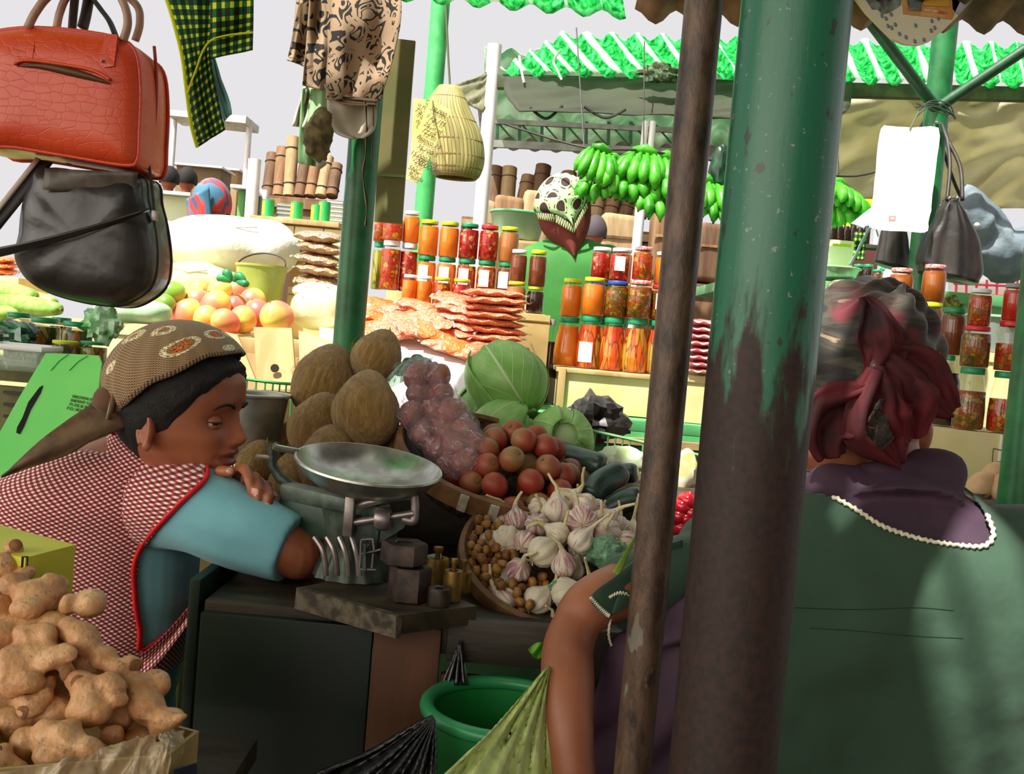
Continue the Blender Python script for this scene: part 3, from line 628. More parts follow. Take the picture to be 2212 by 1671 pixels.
# ------------------------------------------------------------------ people
def skin_mat(name, a, b, lip=None):
    return mat(name, a, b, .48, 7, detail=3, bump=.06, bsc=180, bd=.001, sss=.12)
m_skin = skin_mat('warm_brown_skin', C(128, 72, 48, 1.35), C(148, 86, 58, 1.35)); m_lip = mat('lip', C(128, 66, 52, 1.15), rough=.35)
m_nail = mat('finger_nail', C(200, 140, 120, 1.1), rough=.3); m_hair = mat('black_hair', C(12, 8, 7), C(22, 15, 12), .8, 90, bump=.6, bsc=220, bd=.004)
def head_point(T, th, z, extra=None):
    f = lerp_tab([(-.104, .02), (-.1, .045), (-.092, .07), (-.082, .081), (-.072, .083), (-.062, .086), (-.0535, .087), (-.044, .0875), (-.034, .088), (-.02, .088), (0, .0885), (.02, .0935), (.036, .0995), (.06, .0995), (.08, .09), (.1, .066), (.113, .03), (.118, 0)], z)
    b = lerp_tab([(-.104, .0), (-.09, .02), (-.07, .05), (-.04, .078), (-.01, .094), (.03, .102), (.06, .1), (.09, .08), (.108, .045), (.118, 0)], z)
    wd = lerp_tab([(-.104, .012), (-.09, .036), (-.075, .048), (-.05, .059), (-.02, .069), (.0, .073), (.03, .077), (.06, .075), (.085, .063), (.105, .038), (.118, 0)], z)
    c, s = cos(th), sin(th); e = .92
    x = (f if c > 0 else b)*math.copysign(abs(c)**e, c); y = wd*math.copysign(abs(s)**.95, s)
    if c > 0:
        g = lambda yy, zz, sy, sz: math.exp(-((y-yy)/sy)**2-((z-zz)/sz)**2)
        nh = lerp_tab([(-.040, 0), (-.036, .012), (-.030, .021), (-.022, .0245), (-.012, .018), (.004, .0095), (.018, .003), (.03, 0)], z)
        sg = lerp_tab([(-.04, .011), (-.03, .0115), (-.015, .0085), (.01, .007)], z)
        x += nh*math.exp(-(y/sg)**2)+.007*(g(.0135, -.031, .006, .006)+g(-.0135, -.031, .006, .006))
        x += -.0125*(g(.031, .002, .0155, .0125)+g(-.031, .002, .0155, .0125))+.003*(g(.03, .026, .018, .007)+g(-.03, .026, .018, .007))
        x += .005*(g(.043, -.022, .018, .016)+g(-.043, -.022, .018, .016))
        lw = math.exp(-(y/.021)**4); x += lw*(.0095*math.exp(-((z+.0455)/.006)**2)+.0085*math.exp(-((z+.0615)/.006)**2)-.0045*math.exp(-((z+.0725)/.004)**2)-.006*math.exp(-((z+.0535)/.0026)**2))
        x += -.004*(g(.026, -.053, .006, .006)+g(-.026, -.053, .006, .006))
    return T @ V((x, y, z))
def head_mesh(mb, T, nt=112, nz=92):
    zs = [-.1035+.2205*(.5-.5*cos(pi*j/nz)*.35-.5*(1-2*j/nz)*.65) for j in range(nz+1)]
    ths = []
    for i in range(nt):
        u = i/nt*2*pi; ths.append(u-.42*sin(u))        # denser on the face
    vs = [head_point(T, th, z) for z in zs for th in ths]
    ff = [(j*nt+i, j*nt+(i+1) % nt, (j+1)*nt+(i+1) % nt, (j+1)*nt+i) for j in range(nz) for i in range(nt)]
    ff += [tuple(range(nt-1, -1, -1)), tuple(nz*nt+i for i in range(nt))]; mb.add(vs, ff)
def torso(mb, rings, expo=2.4, nu=40, grow=0, k=5):
    """rings: (py, px centre, half width px, centre depth Y, half depth m) from the hips up"""
    rs_ = spl(rings, k)
    def fn(u, v):
        py, px, hw, Y, hd = rs_[min(len(rs_)-1, int(round(v*(len(rs_)-1))))]; c = P(px, py, Y); a = 2*pi*u; ww = PX(hw, Y)+grow; dd = hd+grow
        return c+V((ww*math.copysign(abs(cos(a))**(2/expo), cos(a)), dd*math.copysign(abs(sin(a))**(2/expo), sin(a)), 0))
    n = len(rs_)-1; b = len(mb.v); mb.grid(fn, nu, n, cu=True); mb.f += [tuple(b+i for i in range(nu-1, -1, -1)), tuple(b+n*nu+i for i in range(nu))]; mb.m += [0, 0]
def faces_where(me, pred, off=0.0):
    """a copy of part of a mesh, moved outward along its normals"""
    bm = bmesh.new(); bm.from_mesh(me); bm.normal_update()
    kill = [f for f in bm.faces if not pred(f.calc_center_median(), f.normal)]; nn = [v.normal.copy() for v in bm.verts]
    for v, n in zip(bm.verts, nn): v.co += n*off
    bmesh.ops.delete(bm, geom=kill, context='FACES')
    out = bpy.data.meshes.new('cut'); bm.to_mesh(out); bm.free(); return out
def bvh_of(me): return BVHTree.FromPolygons([v.co.copy() for v in me.vertices], [tuple(p.vertices) for p in me.polygons])
def on(bv, px, py, lift=0.0, Yd=1.6):
    d = (P(px, py, 2)-EYE).normalized(); h = bv.ray_cast(EYE, d)
    return h[0]-d*lift if h[0] is not None else P(px, py, Yd)
def finger(mb, pts, r0, r1):
    s = spl([(*P(*q),) for q in pts], 6); n = len(s); mb.tube(s, [r0+(r1-r0)*i/(n-1) for i in range(n)], 14); mb.ell(s[-1], r1*1.0, nu=12, nv=8); mb.ell(s[0], r0, nu=12, nv=8)
    for q in pts[1:-1]: mb.ell(P(*q), r0*1.07, nu=12, nv=8)
# ================= the seated seller on the left
wl = thing('person', 'woman leaning on folded arms in brown headscarf, blue shirt and red gingham apron', 'person', (P(150, 1400, 1.68).x, 1.68, 0))
HL = M.Translation(P(388, 902, 1.62)) @ Euler((0, R(-1), R(-9))).to_matrix().to_4x4() @ M.Scale(1.05, 4)
tor_l = [(2350, 260, 240, 1.72, .15), (2000, 215, 225, 1.72, .15), (1650, 165, 195, 1.70, .125), (1450, 180, 200, 1.70, .12), (1300, 188, 230, 1.70, .12), (1170, 195, 232, 1.69, .12), (1080, 205, 222, 1.68, .118), (1020, 250, 185, 1.68, .10), (975, 285, 125, 1.67, .075), (935, 320, 70, 1.66, .055)]
mb = MB(); head_mesh(mb, HL)
torso(mb, tor_l, grow=-.008)
mb.tube(PS([(325, 985, 1.66), (335, 940, 1.655), (350, 880, 1.645)], 4), [.062, .056, .055, .055, .055, .055, .055, .055, .055][:9], 20)
arm_r = PS([(375, 1075, 1.60), (450, 1095, 1.56), (540, 1140, 1.53), (606, 1178, 1.515), (643, 1195, 1.52)], 5)
mb.tube(arm_r, [.046-.007*i/(len(arm_r)-1) for i in range(len(arm_r))], 20); mb.ell(arm_r[-1], .040)
fore = PS([(652, 1196, 1.52), (640, 1180, 1.60), (600, 1150, 1.70), (540, 1120, 1.76)], 5); mb.tube(fore, [.041-.008*i/(len(fore)-1) for i in range(len(fore))], 18)
# far arm: shoulder, elbow on the counter, hand coming over the near arm
arm_l = PS([(420, 1060, 1.78), (500, 1105, 1.83), (610, 1142, 1.82)], 5); mb.tube(arm_l, [.05-.012*i/(len(arm_l)-1) for i in range(len(arm_l))], 16)
fl = PS([(610, 1142, 1.82), (592, 1118, 1.75), (560, 1090, 1.68), (542, 1066, 1.645)], 5); mb.tube(fl, [.038-.012*i/(len(fl)-1) for i in range(len(fl))], 16)
mb.ell(P(540, 1054, 1.628), (.034, .034, .018), Euler((R(20), R(25), R(-10))))
finger(mb, [(507, 1040, 1.60), (514, 1016, 1.575), (529, 1014, 1.55), (539, 1036, 1.527), (546, 1066, 1.522)], .0088, .0076)
finger(mb, [(530, 1056, 1.60), (541, 1034, 1.568), (552, 1032, 1.545), (558, 1060, 1.521), (557, 1094, 1.517)], .0088, .0074)
finger(mb, [(555, 1068, 1.60), (566, 1050, 1.568), (576, 1050, 1.545), (581, 1074, 1.52), (575, 1098, 1.516)], .0084, .007)
finger(mb, [(572, 1082, 1.60), (586, 1068, 1.575), (596, 1078, 1.555), (596, 1096, 1.535)], .0075, .0062)
finger(mb, [(500, 1052, 1.60), (472, 1030, 1.575), (478, 1019, 1.553), (497, 1018, 1.545)], .010, .0088)
# ear
eT = HL @ M.Translation((-.012, -.073, -.012)) @ Euler((R(-8), R(-14), R(-28))).to_matrix().to_4x4()
mb.ell(eT @ V((0, 0, 0)), (.017, .006, .029), (eT.to_3x3()).normalized(), 16, 12)
mb.tube([eT @ V((.015*cos(a)-.002, -.005, .027*sin(a))) for a in [R(-60)+R(300)*i/14 for i in range(15)]], [.0038]*15, 8)
mb.ell(eT @ V((.004, -.003, -.027)), (.008, .006, .009), None, 10, 8); mb.ell(eT @ V((.013, -.003, -.004)), (.004, .004, .007), None, 8, 6)
me = mb.fused(.0029, 2, .5); HLi = HL.inverted()
me.materials.append(m_skin); me.materials.append(m_lip); me.materials.append(m_nail)
nails = [P(549, 1061, 1.512), P(557, 1090, 1.507), P(576, 1094, 1.507), P(497, 1016, 1.536)]
lipmid = lambda y: -.0535
for p_ in me.polygons:
    q = HLi @ p_.center
    if q.x > .055 and abs(q.y) < .0245*(1-.0) and -.0705 < q.z < -.040 and abs(q.z+.0545) < .0135*math.sqrt(max(0, 1-(q.y/.0248)**2)): p_.material_index = 1
    else:
        for nl in nails:
            if (p_.center-nl).length < .0062: p_.material_index = 2
me.polygons.foreach_set('use_smooth', [True]*len(me.polygons))
me_skin_l = me.copy(); body_l = link('body', me, [], wl, 0); me.polygons.foreach_set('use_smooth', [True]*len(me.polygons))
# eyes and lids
m_white = mat('eye_white', C(205, 195, 185), rough=.2, coat=1); m_iris = mat('dark_iris', C(26, 14, 10), rough=.08, coat=1); m_lash = mat('eyelash', C(14, 10, 9), rough=.7)
for sgn in (-1, 1):
    ec = V((.0688, .0315*sgn, .001)); E3 = HL.to_3x3()
    eb = MB().ell(HL @ ec, .0118, None, 24, 16).build('eye', m_white, wl, 180)
    look = V((.95, -.62 if sgn < 0 else -.3, -.03)).normalized(); q = HL @ (ec+look*.0078); MB().ell(q, (.0062, .0062, .0062), None, 16, 10).build('iris', m_iris, eb, 180)
    lid = MB()
    def lidf(u, v, lo=0.06, hi=1.5):
        a = R(-105)+R(210)*u; el = (lo+.10*(1-cos((u-.5)*3.0)))*(1) + (hi-lo)*v; r = .0129
        return HL @ (ec+V((r*cos(el)*cos(a), r*cos(el)*sin(a), r*sin(el))))
    lid.grid(lambda u, v: lidf(u, v, -.02), 20, 8); lid.build('eyelid', m_skin, wl, 180, solid=.0012)
    lid = MB(); lid.grid(lambda u, v: lidf(u, v, -.34, -1.5), 20, 8); lid.build('eyelid', m_skin, wl, 180, solid=.0012)
    lash = MB(); lash.tube([lidf(.06+.88*i/14, 0, -.02) + E3 @ V((.0008, 0, -.0003)) for i in range(15)], .0010, 6); lash.build('eyelash', m_lash, wl)
    br = MB(); br.tube([head_point(HL, math.atan2(y*1.25*sgn, .088)*1.0, z)+(E3 @ V((.0012, 0, 0))) for y, z in ((.013, .0225), (.022, .0275), (.034, .029), (.045, .0255), (.053, .0195))], [.003, .0042, .004, .003, .0014], 8, flat=.5); br.build('eyebrow', m_hair, wl)
# hair: cap that follows the skull above and behind the hairline
hm = MB()
def hair_edge(th):
    a = abs((th+pi) % (2*pi)-pi); return lerp_tab([(0, .076), (.5, .068), (.9, .044), (1.2, .012), (1.42, -.012), (1.62, -.020), (1.85, -.032), (2.3, -.062), (pi, -.066)], a)
def hairf(u, v):
    th = 2*pi*u; e = hair_edge(th); z = e+(.117-e)*v; p0 = HLi @ head_point(HL, th, z); c = V((0, 0, min(z, .04))); off = .008*min(1, .1+v*5)
    return HL @ (p0+(p0-c).normalized()*off)
hm.grid(hairf, 90, 26, cu=True); hm.jit(.0022, 260, 4); hm.build('hair', m_hair, wl, 180)
# headscarf
def scarf_mat():
    t = NT('brown_printed_scarf'); uv = t.coord('UV', (1, 1, 1)); d = t.coord('UV', (84, 42, 1)); x, y, _ = t.sep(d)
    net = t.math('MAXIMUM', t.math('ABSOLUTE', t.math('SINE', t.math('MULTIPLY', t.math('ADD', x, y), 3.1416))), t.math('ABSOLUTE', t.math('SINE', t.math('MULTIPLY', t.math('SUBTRACT', x, y), 3.1416))))
    base = t.mix(t.thr(net, .93, 1.0), C(96, 62, 38, 1.2), C(186, 160, 116, 1.15))
    cell = t.coord('UV', (6.5, 3.6, 1)); vd = t.voro(cell, 1, rnd=.5); n = t.noise(d, 1.6, 3)
    petal = t.math('LESS_THAN', t.math('ADD', vd, t.math('MULTIPLY', t.math('SUBTRACT', t.noise(cell, 5, 1), .5), .5)), .2)
    ring = t.math('LESS_THAN', t.math('ABSOLUTE', t.math('SUBTRACT', vd, .30)), .055)
    col = t.mix(t.math('MULTIPLY', ring, t.math('GREATER_THAN', n, .47)), base, C(216, 205, 168, 1.3))
    col = t.mix(petal, col, t.ramp(n, [(.4, C(50, 26, 14, 1.3)), (.55, C(206, 106, 26, 1.3))]))
    v = t.sep(uv)[1]; band = t.math('LESS_THAN', v, .05); bn = t.math('GREATER_THAN', t.math('FRACT', t.math('MULTIPLY', x, 1.5)), .5)
    col = t.mix(t.math('MULTIPLY', band, bn), col, C(52, 34, 20, 1.4))
    return t.done(col, .8, sheen=.2)
m_scarf = scarf_mat(); sc = MB(); SCt = HL @ M.Translation((-.004, 0, .054)) @ Euler((0, R(-6), 0)).to_matrix().to_4x4()
def scf(u, v):
    th = 2*pi*u; lo = lerp_tab([(0, .46), (.7, .40), (1.4, .06), (2.0, -.32), (2.5, -.62), (pi, -.75)], abs((th+pi) % (2*pi)-pi)); el = lo+(pi/2-lo)*v
    fold = .0022*sin(th*9+el*3)*max(0, -cos(th))+.0012*sin(th*23)
    rx = .113+fold; ry = .093+fold; rz = .096
    return SCt @ V((rx*cos(el)*cos(th), ry*cos(el)*sin(th), rz*sin(el)))
sc.grid(scf, 96, 30, cu=True); sc.build('headscarf', m_scarf, wl, 180, solid=.003)
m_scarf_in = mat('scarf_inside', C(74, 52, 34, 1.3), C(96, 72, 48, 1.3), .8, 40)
tl = MB(); top_e = spl([(212, 848, 1.60), (200, 872, 1.575), (150, 905, 1.555), (95, 945, 1.545), (45, 990, 1.54), (8, 1026, 1.535)], 6); low_e = spl([(310, 905, 1.575), (255, 930, 1.555), (205, 948, 1.545), (140, 985, 1.535), (70, 1008, 1.535), (6, 1030, 1.535)], 6)
def tailf(u, v):
    k = u*(len(top_e)-1); i = min(int(k), len(top_e)-2); f = k-i
    a = P(*[x+(y-x)*f for x, y in zip(top_e[i], top_e[i+1])]); b = P(*[x+(y-x)*f for x, y in zip(low_e[i], low_e[i+1])]); p_ = a+(b-a)*v
    return p_+V((0, -.008*sin(pi*v)*(1+.5*sin(u*11))-.003*sin(v*9+u*5), 0))
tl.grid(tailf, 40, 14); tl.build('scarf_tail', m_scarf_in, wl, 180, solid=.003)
kn = MB(); kn.ell(P(232, 868, 1.575), (.026, .02, .022), Euler((0, .5, 0))); kn.jit(.006, 60, 8); kn.tube([P(247, 850, 1.56), P(240, 880, 1.55), P(232, 905, 1.55)], [.004, .005, .003], 8); kn.build('scarf_knot', m_scarf, wl, 180)
# blue shirt
m_blue = mat('pale_blue_jersey', C(96, 148, 160, 1.5), C(106, 158, 170, 1.5), .85, 8, bump=.15, bsc=26, bd=.01, sheen=.15)
mb = MB(); torso(mb, [r_ for r_ in tor_l if r_[0] < 1700][:-1], grow=.001)
slv = PS([(350, 1085, 1.615), (430, 1100, 1.57), (510, 1140, 1.54), (580, 1166, 1.527), (632, 1186, 1.52)], 6); nS = len(slv)
mb.tube(slv, [0.072-.018*(i/(nS-1))**1.3 for i in range(nS)], 26); mb.ell(P(385, 1085, 1.60), (.068, .058, .058))
mb.tube(PS([(320, 990, 1.66), (332, 950, 1.655), (336, 932, 1.652)], 3), [.075, .070, .066, .064, .064, .063, .062][:7], 22)
sle2 = PS([(400, 1070, 1.76), (500, 1120, 1.83), (560, 1150, 1.83)], 5); mb.tube(sle2, .054, 16)
me = mb.fused(.004, 4, .5)
for v in me.vertices:
    d = v.co-P(470, 1180, 1.56); v.co += noise.noise_vector(V((v.co.x*10+v.co.z*14, v.co.y*8, v.co.z*26)))*.0042
shirt = me.copy(); bv_shirt = bvh_of(me)
link('shirt', me, m_blue, wl, 180)
# gingham apron
def gingham():
    t = NT('red_gingham'); o = t.coord('UV'); x, y, z = t.sep(o)
    a = x; b = y
    s1 = t.math('LESS_THAN', t.math('FRACT', a), .5); s2 = t.math('LESS_THAN', t.math('FRACT', b), .5)
    f = t.math('MULTIPLY', t.math('ADD', s1, s2), .5); col = t.ramp(f, [(.0, C(226, 214, 196, 1.25)), (.4, C(166, 62, 74, 1.2)), (.9, C(74, 22, 30, 1.2))], 'CONSTANT')
    return t.done(col, .85, sheen=.15)
m_ging = gingham(); m_pipe = mat('red_binding', C(214, 24, 34, 1.25), rough=.6)
def gingham_uv(me, ca=R(38), n=190):
    ul = me.uv_layers.new(name='UVMap')
    for lp in me.loops:
        p_ = me.vertices[lp.vertex_index].co; d = math.atan2(p_.y-1.80, p_.x+.64)*.135   # wraps round the back
        ul.data[lp.index].uv = ((d*cos(ca)+p_.z*sin(ca))*n, (-d*sin(ca)+p_.z*cos(ca))*n)
edge_arm = [(447, 1004), (443, 1036), (380, 1096), (298, 1196), (292, 1290), (302, 1360), (300, 1402)]
neck_e = [(238, 936), (300, 948), (360, 975), (410, 1000), (447, 1004)]
big = neck_e+edge_arm[1:]+[(284, 1440), (284, 1700), (-300, 1700), (-300, 900)]
front_piece = [(450, 1250), (436, 1300), (345, 1385), (288, 1408), (284, 1450), (330, 1470), (420, 1400), (480, 1290)]
def ap_pred(c, n):
    x, y = pix(c)
    if c.y > 1.80: return y > 985 and x < 330
    return inpoly(x, y, big) or (inpoly(x, y, front_piece))
ap = faces_where(shirt, ap_pred, .005); gingham_uv(ap); apron = link('apron', ap, m_ging, wl, 180); md = apron.modifiers.new('t', 'SOLIDIFY'); md.thickness = .003
def piping(pts, bv, r=.0042, k=8, lift=.006): 
    return MB().tube([on(bv, x, y, lift) for x, y in spl(pts, k)], r, 10, flat=.7).build('binding', m_pipe, apron, 180)
piping([(240, 934), (300, 947), (345, 966), (385, 990)], bv_shirt, .0035)
piping(edge_arm, bv_shirt, .0048); piping([(448, 1262), (434, 1302), (380, 1352), (318, 1398), (302, 1402)], bv_shirt, .004)
# lower front flap of the apron over the lap
fl_ = MB(); fl_.grid(lambda u, v: P(300+150*u, 1415-160*u**1.3+55*v*(1-.5*u), 1.565+.03*u+.01*sin(v*5)), 16, 6, us=20, vs=6); o = fl_.build('apron_flap', m_ging, wl, 180, solid=.003)
# skirt, legs and stool so that she sits on something
m_skirt = mat('dark_skirt', C(40, 26, 34), C(60, 40, 48), .8, 10)
sk = MB(); torso(sk, [(2300, 300, 250, 1.70, .19), (2050, 260, 240, 1.72, .19), (1800, 200, 215, 1.71, .16), (1640, 168, 200, 1.70, .132)]); sk.build('skirt', m_skirt, wl, 180)
gz = P(150, 2300, 1.7).z
for sx in (-.56, -.40):
    MB().tube([(sx, 1.66, gz+.1), (sx, 1.62, gz*.4+.05), (sx, 1.6, .05)], [.06, .052, .038], 14).build('lower_leg', m_skin, wl, 180)
    sh = MB(); sh.ell((sx, 1.56, .035), (.045, .12, .034)); sh.build('shoe', mat('dark_shoe', C(30, 24, 22), rough=.5), wl, 180)
st_ = thing('stool', 'plain wooden stool under the seated seller', 'stool', (-.62, 1.76, 0))
MB().box((-.66, 1.76, gz-.09), (.3, .3, .04), bev=.005).build('seat', m_dkwood, st_)
for a in (-.77, -.55):
    for b in (1.65, 1.87): MB().box((a, b, (gz-.11)/2), (.035, .035, gz-.11), bev=.003).build('leg', m_dkwood, st_)

# ================= the woman on the right, seen from behind
wr_ = thing('person', 'woman seen from behind in green smock and dark red knotted headscarf', 'person', (P(1880, 1400, 1.38).x, 1.38, 0))
m_skin2 = skin_mat('deep_brown_skin', C(130, 76, 50, 1.15), C(150, 92, 62, 1.15))
tor_r = [(2900, 1830, 440, 1.42, .17), (2300, 1840, 440, 1.40, .17), (1900, 1855, 430, 1.38, .165), (1600, 1865, 415, 1.36, .155), (1400, 1872, 410, 1.355, .15), (1270, 1878, 412, 1.36, .14), (1170, 1885, 385, 1.37, .118), (1110, 1892, 305, 1.385, .095), (1060, 1898, 205, 1.40, .075), (1010, 1898, 120, 1.42, .062)]
mb = MB(); torso(mb, tor_r[1:], grow=-.008); hc = P(1882, 845, 1.46)
mb.ell(hc, (.078, .098, .112), Euler((R(8), R(4), R(25)))); mb.tube(PS([(1905, 1080, 1.41), (1895, 1010, 1.43), (1885, 930, 1.45)], 4), .060, 20)
e1 = HLi  # jaw towards the left side
mb.ell(P(1800, 960, 1.42), (.05, .06, .05)); mb.ell(P(1985, 935, 1.47), (.02, .02, .035))
ua = PS([(1560, 1205, 1.38), (1460, 1228, 1.34), (1350, 1272, 1.28), (1278, 1304, 1.25), (1246, 1345, 1.24)], 5)
mb.tube(ua, [.044-.0135*i/(len(ua)-1) for i in range(len(ua))], 18)
fa = PS([(1252, 1330, 1.242), (1228, 1395, 1.22), (1226, 1470, 1.18), (1226, 1560, 1.15), (1240, 1680, 1.13), (1262, 1790, 1.13)], 5)
mb.tube(fa, [.0285+.004*sin(pi*min(1, i/18))-.007*max(0, i-16)/10 for i in range(len(fa))], 18); mb.ell(fa[0], .031)
hb = P(1285, 1840, 1.13); mb.ell(hb, (.036, .022, .045), Euler((.3, .2, 0)))
for k in range(4): finger(mb, [(1262+16*k, 1880, 1.13), (1264+16*k, 1930, 1.11), (1272+14*k, 1965, 1.12), (1280+12*k, 1975, 1.14)], .0088, .0074)
finger(mb, [(1310, 1830, 1.12), (1345, 1870, 1.105), (1345, 1915, 1.10)], .0098, .0085)
me = mb.fused(.004, 3); link('body', me, m_skin2, wr_, 180)
m_plum = mat('plum_jersey', C(58, 38, 54, 1.1), C(70, 46, 64, 1.1), .8, 14, bump=.15, bsc=30, bd=.006)
mb = MB(); torso(mb, tor_r[1:], grow=-.004)
mb.tube(PS([(1908, 1120, 1.40), (1900, 1060, 1.42), (1895, 1010, 1.43)], 4), [.115, .105, .095, .088, .083, .08, .078, .076, .075][:9], 28)
mb.ell(P(1985, 1040, 1.39), (.07, .04, .045), Euler((0, R(-24), 0))); mb.ell(P(1830, 1050, 1.37), (.055, .03, .03), Euler((0, R(10), 0)))
me = mb.fused(.005, 4); shirt_r = me
for v in me.vertices: v.co += noise.noise_vector(v.co*14)*.002
bv_p = bvh_of(me); link('shirt', me, m_plum, wr_, 180)
# smock with scooped back
m_smock = mat('green_cotton_smock', C(40, 66, 48), C(48, 76, 57), .85, 6, bump=.25, bsc=14, bd=.02, sheen=.1)
mb = MB(); torso(mb, tor_r[1:], grow=.009)
ssl = PS([(1640, 1225, 1.38), (1540, 1238, 1.355), (1460, 1246, 1.32), (1400, 1262, 1.295), (1345, 1282, 1.27)], 5); mb.tube(ssl, [.060-.010*i/20 for i in range(21)], 24)
ss2 = PS([(2150, 1195, 1.38), (2260, 1210, 1.36), (2350, 1300, 1.33)], 5); mb.tube(ss2, [.072]*len(ss2), 24)
me = mb.fused(.005, 4)
for v in me.vertices: v.co += noise.noise_vector(V((v.co.x*7-v.co.z*6, v.co.y*5, v.co.x*4+v.co.z*9)))*.008+noise.noise_vector(V((v.co.x*16+v.co.z*12, v.co.y*9, v.co.z*22-v.co.x*8)))*.004
neck_line = [(1640, 1035), (1720, 1058), (1800, 1072), (1850, 1100), (1900, 1132), (1950, 1152), (2010, 1168), (2080, 1178), (2128, 1178), (2146, 1152), (2128, 1100), (2098, 1062), (2066, 1040), (2040, 1020)]
hole = neck_line+[(1990, 900), (1680, 900)]
bv_all = bvh_of(me)
smk = faces_where(me, lambda c, n: not (c.y < 1.52 and inpoly(*pix(c), hole)) and c.z > .35, .0)
smock = link('smock', smk, m_smock, wr_, 180); md = smock.modifiers.new('t', 'SOLIDIFY'); md.thickness = .003
m_trim = mat('cream_ric_rac', C(214, 206, 176), C(236, 230, 206), .8, 60)
# zigzag braid along the neckline
def braid(pts, bv, parent, r=.0026, amp=3.0, step=7, k=12, lift=.004, Yd=1.38):
    s = spl(pts, k); out = []; L = 0
    for i, (x, y) in enumerate(s):
        if i: L += math.hypot(x-s[i-1][0], y-s[i-1][1])
        x0, y0 = s[max(0, i-1)]; x1, y1 = s[min(len(s)-1, i+1)]; n = math.hypot(x1-x0, y1-y0) or 1; w_ = amp*sin(2*pi*L/(step*2))
        out.append((x-(y1-y0)/n*w_, y+(x1-x0)/n*w_))
    b = MB()
    b.tube([on(bv, x, y, lift, Yd) for x, y in out], r, 8); b.tube([on(bv, x, y, lift, Yd) for x, y in s], r*.8, 8); b.build('ric_rac_trim', m_trim, parent, 180)
braid([(1800, 1072), (1850, 1100), (1900, 1132), (1950, 1152), (2010, 1168), (2080, 1178), (2128, 1178), (2146, 1152), (2132, 1110)], bv_all, smock)
# seams across the back
sm = MB(); sm.tube([on(bv_all, x, y, .0002) for x, y in spl([(1715, 1312), (1850, 1316), (1980, 1312), (2060, 1318)], 8)], .0006, 6); sm.build('seam', mat('seam_thread', C(24, 52, 38), rough=.9), smock)
sm = MB(); sm.tube([on(bv_all, x, y, .0002) for x, y in spl([(1750, 1356), (1850, 1362), (1960, 1372), (2080, 1378)], 8)], .0006, 6); sm.build('seam', MATS['seam_thread'], smock)
# fluted sleeve flap hanging at the elbow
sf = MB()
def flap(u, v):
    a = P(1455-8*v, 1160+25*v, 1.27); x = [(1468, 1168), (1340, 1230), (1274, 1292), (1300, 1320), (1318, 1332), (1345, 1275), (1372, 1285), (1480, 1318)]
    s = spl([(1474, 1165, 1.29), (1400, 1190, 1.262), (1335, 1240, 1.235), (1276, 1290, 1.205), (1316, 1330, 1.20), (1340, 1285, 1.215), (1372, 1300, 1.24), (1482, 1325, 1.29)], 6)
    e = s[int(u*(len(s)-1))]; c = P(1470, 1240, 1.30); q = P(*e); return c+(q-c)*v
sf.grid(flap, 42, 10); o = sf.build('sleeve_flap', m_smock, wr_, 180, solid=.003)
tz = MB(); s = spl([(1276, 1290, 1.203), (1296, 1312, 1.198), (1316, 1330, 1.197)], 14)
tz.tube([P(x-2+4*(i % 2), y+2-4*(i % 2), Y) for i, (x, y, Y) in enumerate(s)], .0016, 8); s = spl([(1316, 1290, 1.21), (1340, 1280, 1.213), (1372, 1292, 1.235), (1400, 1312, 1.25)], 10)
tz.tube([P(x, y-2+4*(i % 2), Y) for i, (x, y, Y) in enumerate(s)], .0015, 8); tz.build('ric_rac_trim', m_trim, wr_)
tz = MB(); s = spl([(1318, 1335, 1.23), (1314, 1370, 1.235), (1322, 1400, 1.24)], 8); tz.tube([P(x+1.6*(i % 2), y, Y) for i, (x, y, Y) in enumerate(s)], .0016, 8); tz.build('ric_rac_trim', m_trim, wr_)

# plum skirt over the lap
lap = MB()
def lapf(u, v):
    s = spl([(1500, 1270), (1400, 1345), (1322, 1380), (1290, 1480), (1262, 1540), (1222, 1590), (1196, 1640), (1190, 1760), (1190, 1900)], 5); e = s[int(v*(len(s)-1))]
    q = P(e[0], e[1], 1.255-.03*v); b = P(1760, e[1]+40, 1.27); a = u
    return q+(b-q)*a+V((0, -.045*sin(pi*min(1, a*1.4+.02))**.6+.008*sin(a*22+v*9), 0))
lap.grid(lapf, 44, 40); lap.build('skirt', m_plum, wr_, 180, solid=.004)
lg = MB(); torso(lg, [(3300, 1800, 330, 1.5, .2), (2900, 1820, 400, 1.47, .22), (2500, 1840, 440, 1.42, .2), (2250, 1850, 445, 1.4, .18)]); lg.build('underskirt', m_skirt, wr_, 180)
# headscarf: wrapped cap with knotted red ends
def scarf2():
    t = NT('red_and_cream_scarf'); o = t.coord('Object', (1, 1, 1), (0, R(24), 0)); st = t.coord('Object', (.35, .35, 1.5), (0, R(30), R(10)))
    n = t.noise(st, 24, 3, .6, 1.2); big = t.noise(o, 9, 2)
    col = t.ramp(n, [(.36, C(16, 10, 11)), (.47, C(28, 24, 18)), (.57, C(62, 56, 40)), (.64, C(54, 14, 20)), (.74, C(160, 148, 112))])
    col = t.mix(t.thr(big, .52, .6), col, C(96, 14, 28)); return t.done(col, .8, sheen=.25, bump=t.bump(n, .25, .004))
m_sc2 = scarf2(); m_red = mat('dark_red_cloth', C(92, 10, 20), C(40, 6, 12), .8, 12)
cap = MB()
def capf(u, v):
    th = 2*pi*u; el = -.62+(pi/2+.62)*v; f = .006*sin(th*7+el*6)+.004*sin(th*13-el*9)
    r = V(((.112+f)*cos(el)*cos(th), (.125+f)*cos(el)*sin(th), (.142+f)*sin(el))); return P(1838, 812, 1.47)+Euler((R(6), R(22), 0)).to_matrix() @ r
cap.grid(capf, 72, 30, cu=True); cap.build('headscarf', m_sc2, wr_, 180, solid=.004)
